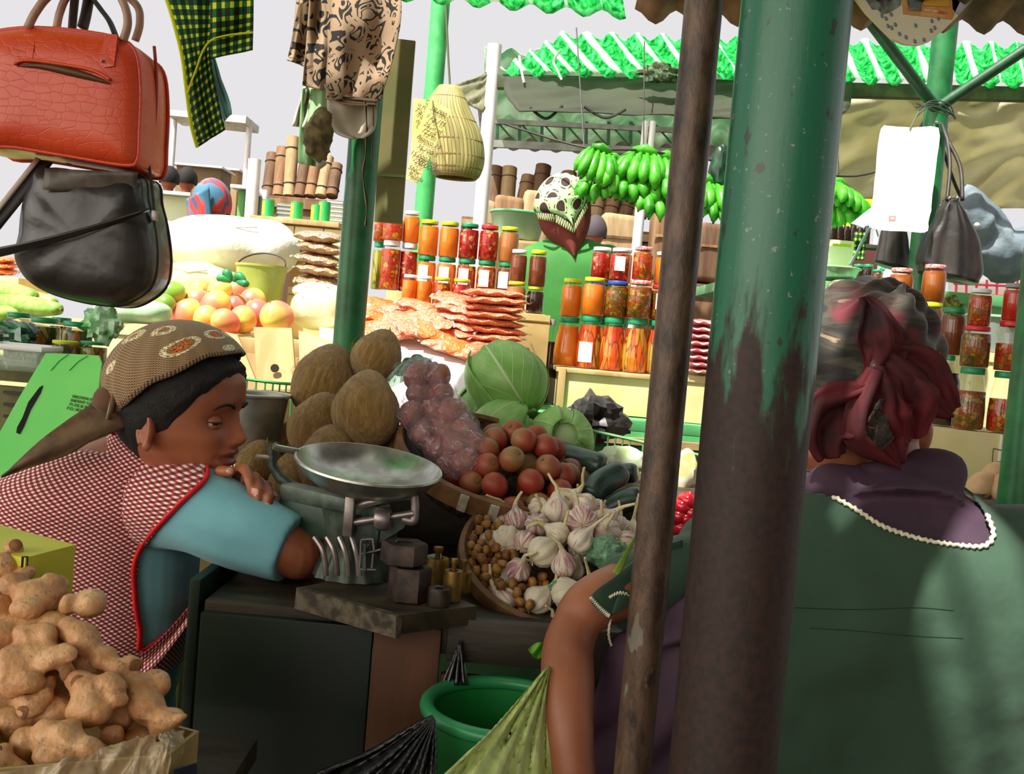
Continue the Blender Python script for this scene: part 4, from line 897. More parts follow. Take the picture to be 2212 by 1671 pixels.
def rag(pts, w0, name, m, seed, wr=.5, n=24):
    s = PS(pts, 8); mb = MB(); N = len(s)-1
    def f(u, v):
        i = min(N, int(u*N)); p_ = s[i]; t_ = (s[min(N, i+1)]-s[max(0, i-1)]).normalized(); side = t_.cross(V((0, 1, 0))).normalized(); w_ = lerp_tab(w0, u)
        k = (v-.5)*2; return p_+side*(k*w_)+V((0, wr*w_*(.6*cos(k*5+seed+u*3)+.35*sin(k*11+u*7)), 0))+noise.noise_vector(p_*30+V((k, seed, 0)))*.006
    mb.grid(f, n, 14); return mb.build(name, m, wr_, 180, solid=.003)
rag([(1868, 640, 1.37), (1900, 700, 1.345), (1908, 760, 1.335), (1900, 800, 1.34)], [(0, .008), (.45, .036), (1, .018)], 'scarf_knot', m_red, 1)
rag([(1905, 770, 1.34), (1955, 800, 1.33), (2010, 850, 1.335), (2058, 893, 1.34)], [(0, .022), (.5, .045), (1, .012)], 'scarf_end', m_red, 2)
rag([(1900, 790, 1.335), (1935, 850, 1.325), (1960, 905, 1.325), (1972, 950, 1.33)], [(0, .02), (.5, .05), (1, .016)], 'scarf_end', m_red, 3)
rag([(1905, 800, 1.335), (1890, 870, 1.325), (1905, 930, 1.325), (1950, 1000, 1.335)], [(0, .02), (.6, .05), (1, .01)], 'scarf_end', m_red, 4)
rag([(1880, 850, 1.33), (1830, 880, 1.335), (1790, 930, 1.34), (1800, 985, 1.345)], [(0, .02), (.5, .045), (1, .02)], 'scarf_end', m_red, 5)
rag([(1925, 690, 1.40), (1985, 760, 1.40), (2020, 830, 1.40)], [(0, .02), (.5, .03), (1, .012)], 'scarf_fold', m_sc2, 6)
rag([(1915, 870, 1.322), (1905, 920, 1.32), (1890, 965, 1.325)], [(0, .012), (.5, .022), (1, .008)], 'scarf_end', m_sc2, 7)
s2 = thing('stool', 'low crate seat beneath the woman in the green smock', 'stool', (P(1850, 1600, 1.42).x, 1.44, 0))
MB().box((P(1850, 1600, 1.42).x, 1.44, .2), (.36, .34, .04), bev=.004).build('seat', m_dkwood, s2)
for a in (-.15, .15):
    for b in (-.14, .14): MB().box((P(1850, 1600, 1.42).x+a, 1.44+b, .09), (.04, .04, .18), bev=.003).build('leg', m_dkwood, s2)
# ------------------------------------------------------------------ things hanging at the near stall
def croc():
    t = NT('orange_croc_leather'); o = t.coord('Object', (46, 46, 75)); d = t.voro(o, 1, feat='DISTANCE_TO_EDGE', rnd=.6); g = t.math('ADD', t.math('MULTIPLY', t.thr(d, .0, .07), .22), .78); n = t.noise(t.coord(), 9, 3)
    col = t.mix(g, C(160, 40, 14, 1.3), t.ramp(n, [(.35, C(204, 62, 26, 1.1)), (.65, C(214, 76, 36, 1.1))])); return t.done(col, .36, bump=t.bump(g, .5, .002), coat=.08)
m_croc = croc(); m_black = mat('black_vinyl', C(30, 26, 24), C(44, 38, 34), .38, 8, bump=.35, bsc=16, bd=.01, coat=.25); m_strap = mat('dark_strap', C(34, 28, 26), C(54, 46, 40), .55, 20)
def bagbody(mb, outline, Y, depth, swell=.02, close=True):
    """outline in picture pixels at the front; a body of real depth behind it with rounded edges"""
    s = spl(outline, 5, True); c = V((0, 0, 0)); pts = [P(x, y, Y) for x, y in s]; n = len(pts)
    for q in pts: c += q/n
    lay = [(-swell, .55), (-swell*.75, .82), (-swell*.2, .965), (.008, 1.0), (depth*.3, 1.02), (depth*.7, 1.02), (depth-.008, 1.0), (depth+swell*.2, .965), (depth+swell*.75, .82), (depth+swell, .55)]
    vs = [V((c.x+(q.x-c.x)*k, Y+d, c.z+(q.z-c.z)*k)) for d, k in lay for q in pts]; ff = [(j*n+i, j*n+(i+1) % n, (j+1)*n+(i+1) % n, (j+1)*n+i) for j in range(len(lay)-1) for i in range(n)]
    vs += [V((c.x, Y-swell*1.1, c.z)), V((c.x, Y+depth+swell*1.1, c.z))]; b = (len(lay)-1)*n
    ff += [(len(vs)-2, (i+1) % n, i) for i in range(n)]+[(len(vs)-1, b+i, b+(i+1) % n) for i in range(n)]; mb.add(vs, ff); return pts, c
ob = thing('handbag', 'glossy orange mock-crocodile handbag with two looped handles hanging top left', 'bag', P(150, 370, 1.7))
outl = [(-60, 92), (-20, 68), (60, 58), (160, 64), (250, 80), (292, 110), (303, 190), (300, 290), (296, 345), (270, 357), (150, 338), (30, 318), (-70, 305), (-85, 200)]
mb = MB(); OBP, OBC = bagbody(mb, outl, 1.60, .125, .016); mb.build('bag_body', m_croc, ob, 180)
MB().tube([V((OBC.x+(q.x-OBC.x)*.992, 1.603, OBC.z+(q.z-OBC.z)*.992)) for q in OBP], .0035, 8, close=True).build('piping', m_croc, ob, 180)
MB().tube([V((OBC.x+(q.x-OBC.x)*1.0, 1.725, OBC.z+(q.z-OBC.z)*1.0)) for q in OBP], .0035, 8, close=True).build('piping', m_croc, ob, 180)
MB().tube([P(x, y, Y) for x, y, Y in spl([(333, 100, 1.665), (338, 170, 1.665), (335, 260, 1.665), (322, 345, 1.665)], 6)], .0028, 8).build('gusset_seam', mat('dark_orange_seam', C(160, 48, 22), rough=.5), ob)
def fr(x, y, l=.0): return P(x, y, 1.583-l)
sl_ = [fr(38, 141), fr(80, 140, .002), fr(140, 152, .003), fr(190, 162, .002), fr(235, 180)]
MB().tube([fr(*q) for q in spl([(38, 142), (90, 143), (150, 155), (200, 168), (237, 180)], 5)], [.001+.0055*sin(pi*min(1, max(0.02, i/20))) for i in range(21)], 10, flat=1.0).build('pocket_slit', mat('dark_zip', C(86, 56, 30), rough=.5, metal=.2), ob)
MB().tube([fr(x, y, .003) for x, y in spl([(30, 138), (60, 130), (140, 140), (200, 152), (238, 172)], 6)], .0028, 8).build('pocket_lip', m_croc, ob, 180)
for x0 in (58, 236):
    tb_ = MB(); tb_.prism([fr(x0-6, 72, -.006), fr(x0+18, 75, -.006), fr(x0+14, 108), fr(x0+10, 142), fr(x0-12, 146), fr(x0-24, 130)], (0, .004, 0)); o = tb_.build('handle_tab', m_croc, ob, 0)
    MB().ell(fr(x0-16, 131, .003), .0025, nu=10, nv=8).build('rivet', m_steel, o)
m_hand = mat('tan_handle', C(150, 112, 92), C(180, 140, 116), .4, 20)
for Y, dx in ((1.598, 0), (1.72, 26)):
    MB().tube(PS([(60+dx*2.4, 60, Y), (78+dx*2, 25, Y), (110+dx*1.5, -12, Y), (175+dx, -45, Y), (240, -30, Y), (268+dx, 10, Y), (276+dx, 50, Y), (266+dx, 88, Y)], 7), .0065, 12).build('handle', m_hand, ob, 180)
MB().tube(PS([(178, 62, 1.66), (186, 30, 1.66), (192, -10, 1.66), (194, -60, 1.66)], 5), [.016]*16, 12, flat=.35).build('hanging_strap', m_strap, ob, 180)
MB().tube(PS([(250, 78, 1.66), (236, 45, 1.66), (214, 15, 1.66), (198, -12, 1.66), (196, -70, 1.66)], 5), [.011]*21, 12, flat=.35).build('hanging_strap', m_strap, ob, 180)
# bar the bags hang from
hb0, hb1 = P(-300, -62, 1.66), P(420, -40, 1.70); MB().tube([hb0, hb1], .014, 14).build('ceiling_rail', m_greendk, None)['kind'] = 'structure'
bb = thing('shoulder_bag', 'slouchy black shoulder bag hanging under the orange handbag', 'bag', P(200, 660, 1.75))
mb = MB(); BP, BC = bagbody(mb, [(92, 362), (200, 374), (296, 378), (310, 430), (324, 490), (330, 560), (318, 615), (280, 646), (240, 658), (170, 650), (95, 628), (50, 598), (32, 550), (40, 470), (62, 400)], 1.64, .10, .03)
for i, v in enumerate(mb.v): mb.v[i] = v+V((0, .012*noise.noise(V((v.x*9+v.z*14, 0, v.z*22-v.x*10))), 0))
mb.build('bag_body', m_black, bb, 180)
MB().tube([V((BC.x+(q.x-BC.x)*1.005, 1.66, BC.z+(q.z-BC.z)*1.005)) for q in BP], .0028, 8, close=True).build('piping', m_strap, bb, 180)
MB().tube([V((BC.x+(q.x-BC.x)*1.005, 1.725, BC.z+(q.z-BC.z)*1.005)) for q in BP], .0028, 8, close=True).build('piping', m_strap, bb, 180)
MB().grid(lambda u, v: P(98+200*u-6*v, 364+8*u+45*v+12*u*v, 1.617-.01*sin(3*u+2*v)), 14, 5).build('flap_lining', mat('grey_lining', C(120, 108, 98), C(70, 62, 54), .5, 18), bb, 180, solid=.002)
MB().grid(lambda u, v: P(-90+412*u, 545-95*u**1.4+(25-20*u)*v, 1.602-.012*sin(pi*u)+.008*v), 20, 4).build('front_fold', m_black, bb, 180, solid=.003)
stp = MB()
for off, mm in ((0, 'strap'), ): stp.grid(lambda u, v: P(-110+190*u+34*v, 585-240*u+6*v, 1.66-.02*sin(pi*u)), 12, 3)
stp.build('strap', m_strap, bb, 180, solid=.004)
stp = MB(); stp.grid(lambda u, v: P(-112+190*u+10*v, 580-240*u+4*v, 1.655-.022*sin(pi*u)), 12, 2); stp.build('strap_edge', mat('pale_strap_edge', C(190, 170, 160), rough=.5), bb, 180, solid=.003)
MB().tube(PS([(322, 355, 1.65), (330, 420, 1.65), (334, 470, 1.65)], 4), .0025, 8).build('zip_cord', m_strap, bb); MB().box(P(334, 466, 1.65), (.01, .008, .018), bev=.002).build('zip_pull', m_steel, bb)
MB().tube(PS([(150, 350, 1.69), (152, 200, 1.745), (156, 60, 1.745), (170, -75, 1.68)], 5), .007, 8).build('hanging_strap', m_strap, bb)
# green checked garment
def checks():
    t = NT('green_yellow_check'); uv = t.coord('UV'); x, y, _ = t.sep(uv); fx_ = t.math('ABSOLUTE', t.math('SUBTRACT', t.math('FRACT', x), .5)); fy = t.math('ABSOLUTE', t.math('SUBTRACT', t.math('FRACT', y), .5))
    a = t.math('LESS_THAN', fx_, .2); b = t.math('LESS_THAN', fy, .2); sq = t.math('MULTIPLY', a, b); cr = t.math('MULTIPLY', t.math('SUBTRACT', 1.0, a), t.math('SUBTRACT', 1.0, b))
    col = t.mix(cr, C(20, 100, 40, 1.3), C(24, 34, 20)); col = t.mix(sq, col, C(226, 214, 40, 1.2)); return t.done(col, .8, translucent=.35)
m_chk = checks(); ck = thing('checked_garment', 'green yellow and black checked garment hanging beside the orange handbag', 'garment', P(470, 318, 2.0))
def cl(name, left, right, Y, us, vs, m, parent, wav=.012, seed=0, nu=24, nv=30):
    ls, rs = spl(left, 6), spl(right, 6)
    def at_(s, v): k = v*(len(s)-1); i = min(int(k), len(s)-2); f = k-i; return [a+(b-a)*f for a, b in zip(s[i], s[i+1])]
    def fn(u, v):
        a, b = at_(ls, v), at_(rs, v); x, y = a[0]+(b[0]-a[0])*u, a[1]+(b[1]-a[1])*u
        return P(x, y, Y+wav*(sin(u*7+seed+v*2)+.5*sin(u*15+seed*2-v*3))+.006*sin(v*9+seed))
    return MB().grid(fn, nu, nv, us=us, vs=vs).build(name, m, parent, 180, solid=.0025)
cl('hanging_panel', [(348, -30), (372, 40), (392, 120), (402, 200), (412, 270), (426, 318)], [(470, -30), (462, 40), (455, 100), (458, 150), (472, 220), (486, 280)], 2.0, 6, 18, m_chk, ck, .006, 1)
cl('hanging_panel', [(455, -30), (455, 40), (455, 90), (456, 127)], [(548, -30), (547, 30), (546, 70), (545, 108)], 1.985, 5, 7, m_chk, ck, .008, 2)
cl('lining', [(454, 125), (462, 180), (476, 230), (484, 262)], [(462, 120), (480, 175), (496, 220), (500, 246)], 2.03, 2, 3, mat('pale_blue_lining', C(130, 180, 186), rough=.8), ck, .004, 3)
MB().tube(PS([(350, -30, 1.99), (373, 42, 1.99), (393, 122, 1.99), (403, 200, 1.99), (413, 270, 1.99), (426, 318, 1.99)], 6), .0035, 8).build('yellow_edge', mat('yellow_edge', C(230, 235, 40), rough=.7, translucent=.3), ck)
MB().tube(PS([(404, 205, 1.987), (420, 160, 1.985), (455, 88, 1.98), (546, 70, 1.975)], 6), .002, 6).build('seam', MATS['yellow_edge'], ck)
# printed cloth bundle on the green post
def glyphs():
    t = NT('black_on_beige_print'); uv = t.coord('UV'); n = t.noise(uv, .9, .5, .4, 1.3); c1 = t.voro(uv, .62, feat='DISTANCE_TO_EDGE')
    ln = t.math('LESS_THAN', t.math('ABSOLUTE', t.math('SUBTRACT', t.math('FRACT', t.math('MULTIPLY', n, 5)), .5)), .2)
    gl = t.math('MULTIPLY', ln, t.math('GREATER_THAN', c1, .07)); f = t.noise(uv, 60, 2)
    col = t.mix(gl, t.ramp(f, [(.3, C(156, 128, 100)), (.7, C(182, 154, 124))]), C(34, 28, 24)); return t.done(col, .85, translucent=.15)
m_gly = glyphs(); pcx = thing('printed_cloth', 'beige cloth with black scribble print tied to the green post', 'cloth', P(760, 300, 2.14))
cl('front_panel', [(716, -40), (714, 60), (706, 150), (704, 215)], [(866, -40), (866, 40), (850, 120), (822, 216)], 2.14, 5.2, 8, m_gly, pcx, .014, 2)
cl('side_panel', [(672, -40), (664, 60), (658, 130), (654, 185)], [(724, -40), (722, 60), (716, 130), (712, 200)], 2.17, 1.7, 6, m_gly, pcx, .012, 5)
cl('side_panel', [(645, -40), (636, 50), (628, 100), (620, 130)], [(690, -40), (682, 50), (672, 110), (662, 145)], 2.22, 1.7, 5, m_gly, pcx, .012, 8)
cl('hem_fold', [(700, 180), (712, 196), (740, 206), (816, 215)], [(706, 198), (716, 212), (745, 224), (812, 228)], 2.125, 3, 1.2, m_gly, pcx, .004, 8)
MB().tube(PS([(788, 215, 2.13), (792, 270, 2.135), (790, 330, 2.165), (784, 380, 2.19), (792, 440, 2.2), (790, 488, 2.2)], 6), [.006+.0025*sin(i*.9) for i in range(31)], 8, flat=.4).build('cord_tail', m_gly, pcx, 180)
MB().tube(PS([(806, 215, 2.13), (806, 290, 2.15), (802, 344, 2.17)], 6), .0035, 8, flat=.4).build('cord_tail', m_gly, pcx, 180)
m_palecl = mat('pale_cloth', C(196, 186, 166), C(214, 208, 190), .85, 9, translucent=.2); m_greencl = mat('pale_green_cloth', C(150, 200, 140), C(190, 214, 176), .85, 9, translucent=.35); m_olive = mat('olive_scarf_cloth', C(70, 62, 36), C(128, 112, 66), .8, 40, bump=.6, bsc=60)
def drape(name, label, left, right, Y, m, seed, wav=.014, cat='cloth', part='fabric', nu=18, nv=18):
    t = thing(name, label, cat, P(left[-1][0], left[-1][1], Y)); cl(part, left, right, Y, 1, 1, m, t, wav, seed, nu, nv); return t
drape('sun_hat', 'pale beige cloth cap hanging below the printed cloth', [(706, 200), (708, 245), (722, 285), (760, 300)], [(812, 205), (815, 240), (808, 280), (785, 298)], 2.155, m_palecl, 3, cat='hat', part='crown')
drape('hanging_cloth', 'pale green cloth hanging left of the green post', [(655, 190), (650, 240), (646, 300), (644, 352)], [(712, 195), (704, 250), (690, 310), (684, 360)], 2.19, m_greencl, 6)
drape('hanging_cloth', 'short white cloth at the far left of the cloth bundle', [(656, 185), (648, 220), (638, 245), (632, 272)], [(676, 190), (670, 225), (664, 255), (656, 276)], 2.21, m_palecl, 9)
sc_ = thing('rolled_scarf', 'twisted olive and brown scarf hanging below the printed cloth', 'scarf', P(690, 345, 2.15))
mb = MB(); mb.tube(PS([(708, 240, 2.16), (695, 268, 2.15), (686, 300, 2.15), (690, 332, 2.15), (698, 348, 2.15)], 7), [.012+.018*sin(pi*min(1, .1+i/30)) for i in range(29)], 16); mb.jit(.006, 70, 4); mb.build('twist', m_olive, sc_, 180)
mb = MB(); mb.tube(PS([(696, 345, 2.15), (688, 362, 2.15)], 4), [.012, .013, .011, .008, .006][:5], 12); mb.build('loose_end', m_palecl, sc_, 180)
# bar carrying the garments, out of sight above
MB().tube([P(250, -60, 2.1), P(960, -60, 2.25)], .012, 12).build('ceiling_rail', m_greendk, None)['kind'] = 'structure'
# khaki board strip behind the green post
kb = thing('cardboard_strip', 'tall khaki cardboard strip fixed behind the dark green post', 'board', P(850, 480, 2.36))
MB().prism([P(830, 80, 2.36), P(897, 88, 2.36), P(889, 190, 2.36), P(868, 484, 2.36), P(808, 478, 2.36), P(826, 200, 2.36)], (0, .012, 0)).build('panel', mat('khaki_board', C(92, 92, 46, 1.2), C(120, 104, 62, 1.2), .75, 5, translucent=.0), kb, 0)
MB().bar(P(814, 377, 2.354), P(876, 381, 2.354), .003, .006).build('tape', mat('green_tape', C(110, 140, 70), rough=.5), kb)
MB().tube([P(840, -70, 2.36), P(836, 90, 2.362)], .004, 6).build('hanging_wire', m_strap, kb)
# price list
pn = thing('price_list', 'yellow strip of paper with handwritten prices pinned to the pale post', 'note', P(925, 300, 3.5))
m_note = mat('yellow_note_paper', C(226, 208, 120), C(238, 224, 150), .85, 6, translucent=.2); m_ink = mat('dark_ink', C(40, 36, 40), rough=.8)
na, nb, nc, nd = P(930, 214, 3.5), P(976, 238, 3.5), P(902, 396, 3.5), P(876, 386, 3.5)
MB().prism([na, nb, P(950, 292, 3.5), nc, nd, P(893, 300, 3.5)], (0, .003, 0)).build('paper', m_note, pn, 0)
MB().prism([P(893, 212, 3.52), P(921, 215, 3.52), P(912, 260, 3.52), P(897, 300, 3.52), P(888, 330, 3.52)], (0, .003, 0)).build('paper', m_note, pn, 0)
xd = P(976, 238, 3.5)-P(930, 214, 3.5); zd = P(930, 214, 3.5)-P(878, 380, 3.5)
for k, (ln, x, y) in enumerate((('50.000', 928, 236), ('1 kg 1M', 919, 252), ('25 .o m', 914, 270), ('12.50', 909, 284), ('Branco 15', 899, 297), ('35.100-5', 899, 318), ('15.000/cada', 885, 331), ('-20.000m', 889, 348), ('5NC', 880, 363), ('9/cada', 880, 378))):
    text_part(ln, PX(17 if k in (7, ) else 13.5, 3.5), pn, m_ink, P(x, y, 3.495), xd, zd, shear=.3)
for k in range(7): text_part(random.choice(['no', 'x i', '7 a', 'u n', 'k 4']), PX(14, 3.5), pn, m_ink, P(894+rnd(-1, 8)-k*.5, 228+12*k, 3.515), xd, zd)
MB().tube(PS([(935, 218, 3.49), (937, 250, 3.488), (944, 275, 3.488), (948, 300, 3.49)], 4), .002, 6).build('string', mat('string', C(90, 100, 70), rough=.8), pn); MB().tube([P(935, 218, 3.49), P(912, 214, 3.86)], .0015, 6).build('string', MATS['string'], pn)
# hanging wicker basket
def slatw():
    t = NT('split_cane_slats'); x, y, _ = t.sep(t.coord('UV')); s = t.math('FRACT', t.math('MULTIPLY', x, 44)); g = t.math('LESS_THAN', s, .16); n = t.noise(t.coord('UV', (44, 3, 1)), 1, 2); dk = t.thr(y, .72, .85)
    col = t.mix(g, t.mix(t.math('MULTIPLY', dk, .6), t.ramp(n, [(.35, C(150, 140, 80)), (.65, C(190, 182, 116))]), C(120, 92, 54)), C(96, 78, 44)); return t.done(col, .65, bump=t.bump(s, .3, .003), translucent=.15)
m_wick = slatw()
wk = thing('hanging_basket', 'tall conical wicker basket hanging upside down behind the price list', 'basket', P(985, 385, 3.7)); Yk = 3.75
def wkf(u, v):
    s = spl([(972, 188, 22), (968, 235, 46), (982, 290, 56), (988, 340, 56), (986, 372, 50), (984, 384, 42)], 6); k = v*(len(s)-1); i = min(int(k), len(s)-2); f = k-i; x, y, r = [a+(b-a)*f for a, b in zip(s[i], s[i+1])]
    c = P(x, y, Yk); r = PX(r, Yk)*(1+.008*sin(2*pi*u*36)); return c+V((r*cos(2*pi*u), r*.8*sin(2*pi*u), 0))
MB().grid(wkf, 108, 30, cu=True).build('weave', m_wick, wk, 180, solid=.008)
bn = MB()
for v in (.12, .3, .46, .6, .74, .88): o = MB().tube([wkf(i/40, v)*1.0 for i in range(40)], .005, 6, close=True).build('hoop', mat('dark_cane', C(104, 76, 40), C(140, 106, 60), .7, 30), wk)
MB().tube([P(972, 188, Yk), P(968, 120, Yk), P(960, -60, Yk)], .004, 6).build('hanging_cord', MATS['string'], wk)
# white sheet of paper / carton flap on the braced post
wp = thing('paper_sheet', 'large blank white paper hung on the braced post with small red stamp', 'paper', P(1955, 500, 2.7))
m_white_p = mat('white_paper', C(240, 240, 236), C(246, 246, 242), .85, 5)
pts = [(1905, 276), (1925, 273), (1970, 276), (2026, 277), (2024, 340), (2014, 420), (2012, 455), (2005, 480), (1998, 502), (1950, 498), (1880, 490), (1888, 420), (1896, 340)]
WP = lambda x, y: P(x, y, 2.80-.0007*(y-276))
MB().prism([WP(x+rnd(-1.5, 1.5), y+rnd(-1.5, 1.5)) for x, y in spl(pts, 3, True)], (0, .004, 0)).build('sheet', m_white_p, wp, 0)
MB().prism([WP(1919, 466)-V((0, .002, 0)), WP(1935, 466)-V((0, .002, 0)), WP(1934, 477)-V((0, .002, 0)), WP(1919, 477)-V((0, .002, 0))], (0, .0015, 0)).build('stamp', mat('red_stamp', C(220, 110, 100), rough=.8), wp, 0)
MB().prism([WP(1924, 470)-V((0, .003, 0)), WP(1931, 470)-V((0, .003, 0)), WP(1930, 474)-V((0, .003, 0)), WP(1924, 474)-V((0, .003, 0))], (0, .001, 0)).build('stamp_window', m_white_p, wp, 0)
MB().tube([P(1965, 280, 2.79), P(1985, 240, 2.83)], .002, 6).build('string', MATS['string'], wp)
# folded white cloth corner and pale blue cord below it
MB().prism([P(1840, 482, 2.9), P(1880, 450, 2.9), P(1888, 470, 2.9), P(1866, 492, 2.9)], (0, .01, 0)).build('folded_corner', mat('shaded_paper', C(190, 200, 214), rough=.85), wp, 0)
MB().tube(PS([(1836, 572, 2.95), (1850, 548, 2.93), (1866, 515, 2.9), (1880, 492, 2.86), (1890, 490, 2.84), (1896, 508, 2.86)], 6), .006, 8, flat=.4).build('blue_cord', mat('pale_blue_cord', C(160, 210, 225), rough=.6), wp, 180)
# black handbag on the braced post
hb_ = thing('handbag', 'black handbag with long thin handles hanging on the braced post', 'bag', P(2060, 600, 2.8)); mb = MB()
def hbf(u, v):
    x = lerp_tab([(0, 2052), (.35, 2058), (.8, 2052), (1, 2048)], v); hw = lerp_tab([(0, 10), (.2, 32), (.55, 62), (.85, 72), (1, 62)], v); y = 430+172*v; a = 2*pi*u
    c = P(x, y, 2.74); r = PX(hw, 2.74)*(1+.05*sin(a*9)*(1-v*.6)); return c+V((r*cos(a), PX(26+20*v, 2.82)*sin(a)*(1+.1*sin(a*7)), -.01*v*cos(a)))
mb.grid(hbf, 60, 24, cu=True); mb.f.append(tuple(24*60+i for i in range(60))); mb.m.append(0); mb.f.append(tuple(range(60))); mb.m.append(0); mb.build('bag_body', m_black, hb_, 180)
for x1 in (2048, 2070): MB().tube(PS([(2035, 268, 2.84), (2046, 300, 2.80), (x1+4, 360, 2.76), (x1-2+(x1-2048)*.5, 432, 2.72)], 6), .0055, 8).build('handle', m_strap, hb_, 180)
for x1 in (2052, 2068): MB().ell(P(x1, 428, 2.70), .006, nu=10, nv=8).build('handle_ring', m_steel, hb_)
MB().tube([P(2035, 268, 2.84), P(2012, 262, 2.89)], .004, 6).build('hook', m_steel, hb_)
h2 = thing('shopping_bag', 'dark pleated black bag hanging left of the braced post under the white paper', 'bag', P(1930, 580, 2.95)); mb = MB()
def h2f(u, v):
    hw = lerp_tab([(0, 22), (.4, 30), (1, 40)], v); a = 2*pi*u; c = P(1932-3*v, 480+98*v, 3.0); r = PX(hw, 3.0)*(1+.06*sin(a*8)); return c+V((r*cos(a), PX(22+12*v, 3.0)*sin(a), -.012*v*cos(a)))
mb.grid(h2f, 48, 16, cu=True); mb.f += [tuple(16*48+i for i in range(48)), tuple(range(48))]; mb.m += [0, 0]; mb.build('bag_body', m_black, h2, 180); MB().tube(PS([(1916, 482, 3.0), (1960, 330, 2.98), (2000, 255, 2.95), (2012, 250, 2.94)], 6), .004, 8).build('handle', m_strap, h2)
# blue grey cloth bag behind it
m_slate = mat('slate_cloth', C(96, 112, 122), C(128, 142, 150), .75, 8, bump=.4, bsc=14, bd=.02)
cb = thing('cloth_bag', 'bulging slate blue cloth bag hanging behind the black handbag', 'bag', P(2140, 580, 2.95)); mb = MB()
mb.tube(PS([(2066, 425, 3.04), (2092, 460, 3.04), (2130, 510, 3.04), (2160, 548, 3.04), (2210, 545, 3.04), (2290, 520, 3.04)], 8), [.02+.062*sin(pi*min(.62, .1+i/34)) for i in range(41)], 28); mb.jit(.022, 11, 3); mb.jit(.012, 26, 5); mb.build('bag_body', m_slate, cb, 180)
MB().tube(PS([(2075, 425, 2.97), (2060, 390, 2.95), (2040, 330, 2.93), (2030, 275, 2.92), (2016, 262, 2.91)], 5), .005, 8).build('handle', m_strap, cb)
MB().ell(P(2110, 486, 2.86), .008, nu=10, nv=8).build('button', mat('white_button', C(220, 220, 215), rough=.4), cb)
# rounded picture board at the top of the braced post
pb = thing('picture_board', 'rounded cream board with small pictures hanging at the top over the braced post', 'sign', P(1970, 95, 2.1))
m_cream = mat('cream_board', C(206, 200, 168), C(216, 212, 184), .6, 4)
MB().prism([P(x, y, 2.1) for x, y in ((1848, -6), (1872, 26), (1905, 60), (1930, 84), (1955, 95), (1985, 97), (2010, 88), (2040, 64), (2070, 34), (2105, -6), (2105, -60), (1848, -60))], (0, .012, 0)).build('board', m_cream, pb, 0)
F_ = lambda x, y, l=.002: P(x, y, 2.1-l)
MB().prism([F_(1949, -10), F_(2080, -10), F_(2056, 42), F_(1951, 30)], (0, .0015, 0)).build('picture', mat('amber_print', C(186, 128, 60), C(206, 160, 90), .6, 20), pb, 0)
MB().prism([F_(1958, -10, .004), F_(1992, -10, .004), F_(1990, 24, .004), F_(1964, 22, .004)], (0, .0015, 0)).build('picture', mat('grey_print', C(120, 130, 120), C(60, 64, 60), .6, 40), pb, 0)
MB().prism([F_(1994, -10, .004), F_(2053, -10, .004), F_(2050, 14, .004), F_(1995, 12, .004)], (0, .0015, 0)).build('picture', mat('gold_print', C(196, 146, 40), rough=.6), pb, 0)
MB().prism([F_(1998, 18, .004), F_(2048, 26, .004), F_(2047, 31, .004), F_(1998, 24, .004)], (0, .0015, 0)).build('picture_lettering', mat('red_cream_print', C(220, 190, 170), C(190, 70, 60), .6, 120), pb, 0)
MB().prism([F_(2056, -10), F_(2106, -10), F_(2070, 32), F_(2058, 20)], (0, .0015, 0)).build('picture', mat('blue_fade_print', C(120, 130, 170), C(200, 196, 186), .6, 12), pb, 0)
MB().prism([F_(1865, -10), F_(1948, -10), F_(1946, 10), F_(1932, 20), F_(1918, 28), F_(1905, 30), F_(1896, 20), F_(1884, 20)], (0, .0015, 0)).build('picture', mat('dark_blob_print', C(130, 140, 128), C(56, 50, 46), .6, 30), pb, 0)
dr = [(1905, 34), (1914, 40), (1925, 31), (1918, 56), (1934, 53), (1943, 73), (1957, 80), (1978, 55), (1976, 89), (1996, 86), (2011, 66), (2019, 60), (2013, 45), (2027, 40), (1926, 60)]
for x, y in dr: MB().ell(P(x, y, 2.099), (.0032, .0018, .0048), Euler((0, -.5, 0)), 10, 8).build('painted_drop', mat('grey_drop', C(110, 120, 124), rough=.4), pb)
# ------------------------------------------------------------------ the sunlit stalls behind
m_glass = glassy('jar_glass'); m_lab = mat('white_label', C(236, 234, 228), rough=.6)
LID = {k: mat(k+'_lid', C(*c), rough=.35) for k, c in dict(green=(24, 140, 90), lime=(190, 205, 30), white=(225, 232, 236), red=(214, 44, 44), yellow=(222, 190, 40), blue=(44, 70, 160), pink=(210, 90, 110), silver=(150, 150, 150)).items()}
LID['red check'] = mat('red_check_lid', C(214, 60, 60), C(235, 190, 185), .4, 160)
def pickle(name, pal, sc=85, st=(1, 1, 1), tl=.3):
    t = NT(name); o = t.coord('Object', st); wob = t.noise(o, sc*.5, 2); c = t.voro(o, sc, out='Color'); x = t.sep(c)[0]; d = t.voro(o, sc, feat='DISTANCE_TO_EDGE')
    n = len(pal); col = t.ramp(x, [(i/n, p) for i, p in enumerate(pal)], 'CONSTANT'); col = t.mix(t.thr(d, .10, .0), col, C(90, 30, 10)); col = t.mix(t.math('MULTIPLY', wob, .35), col, pal[0])
    return t.done(col, .35, translucent=tl)
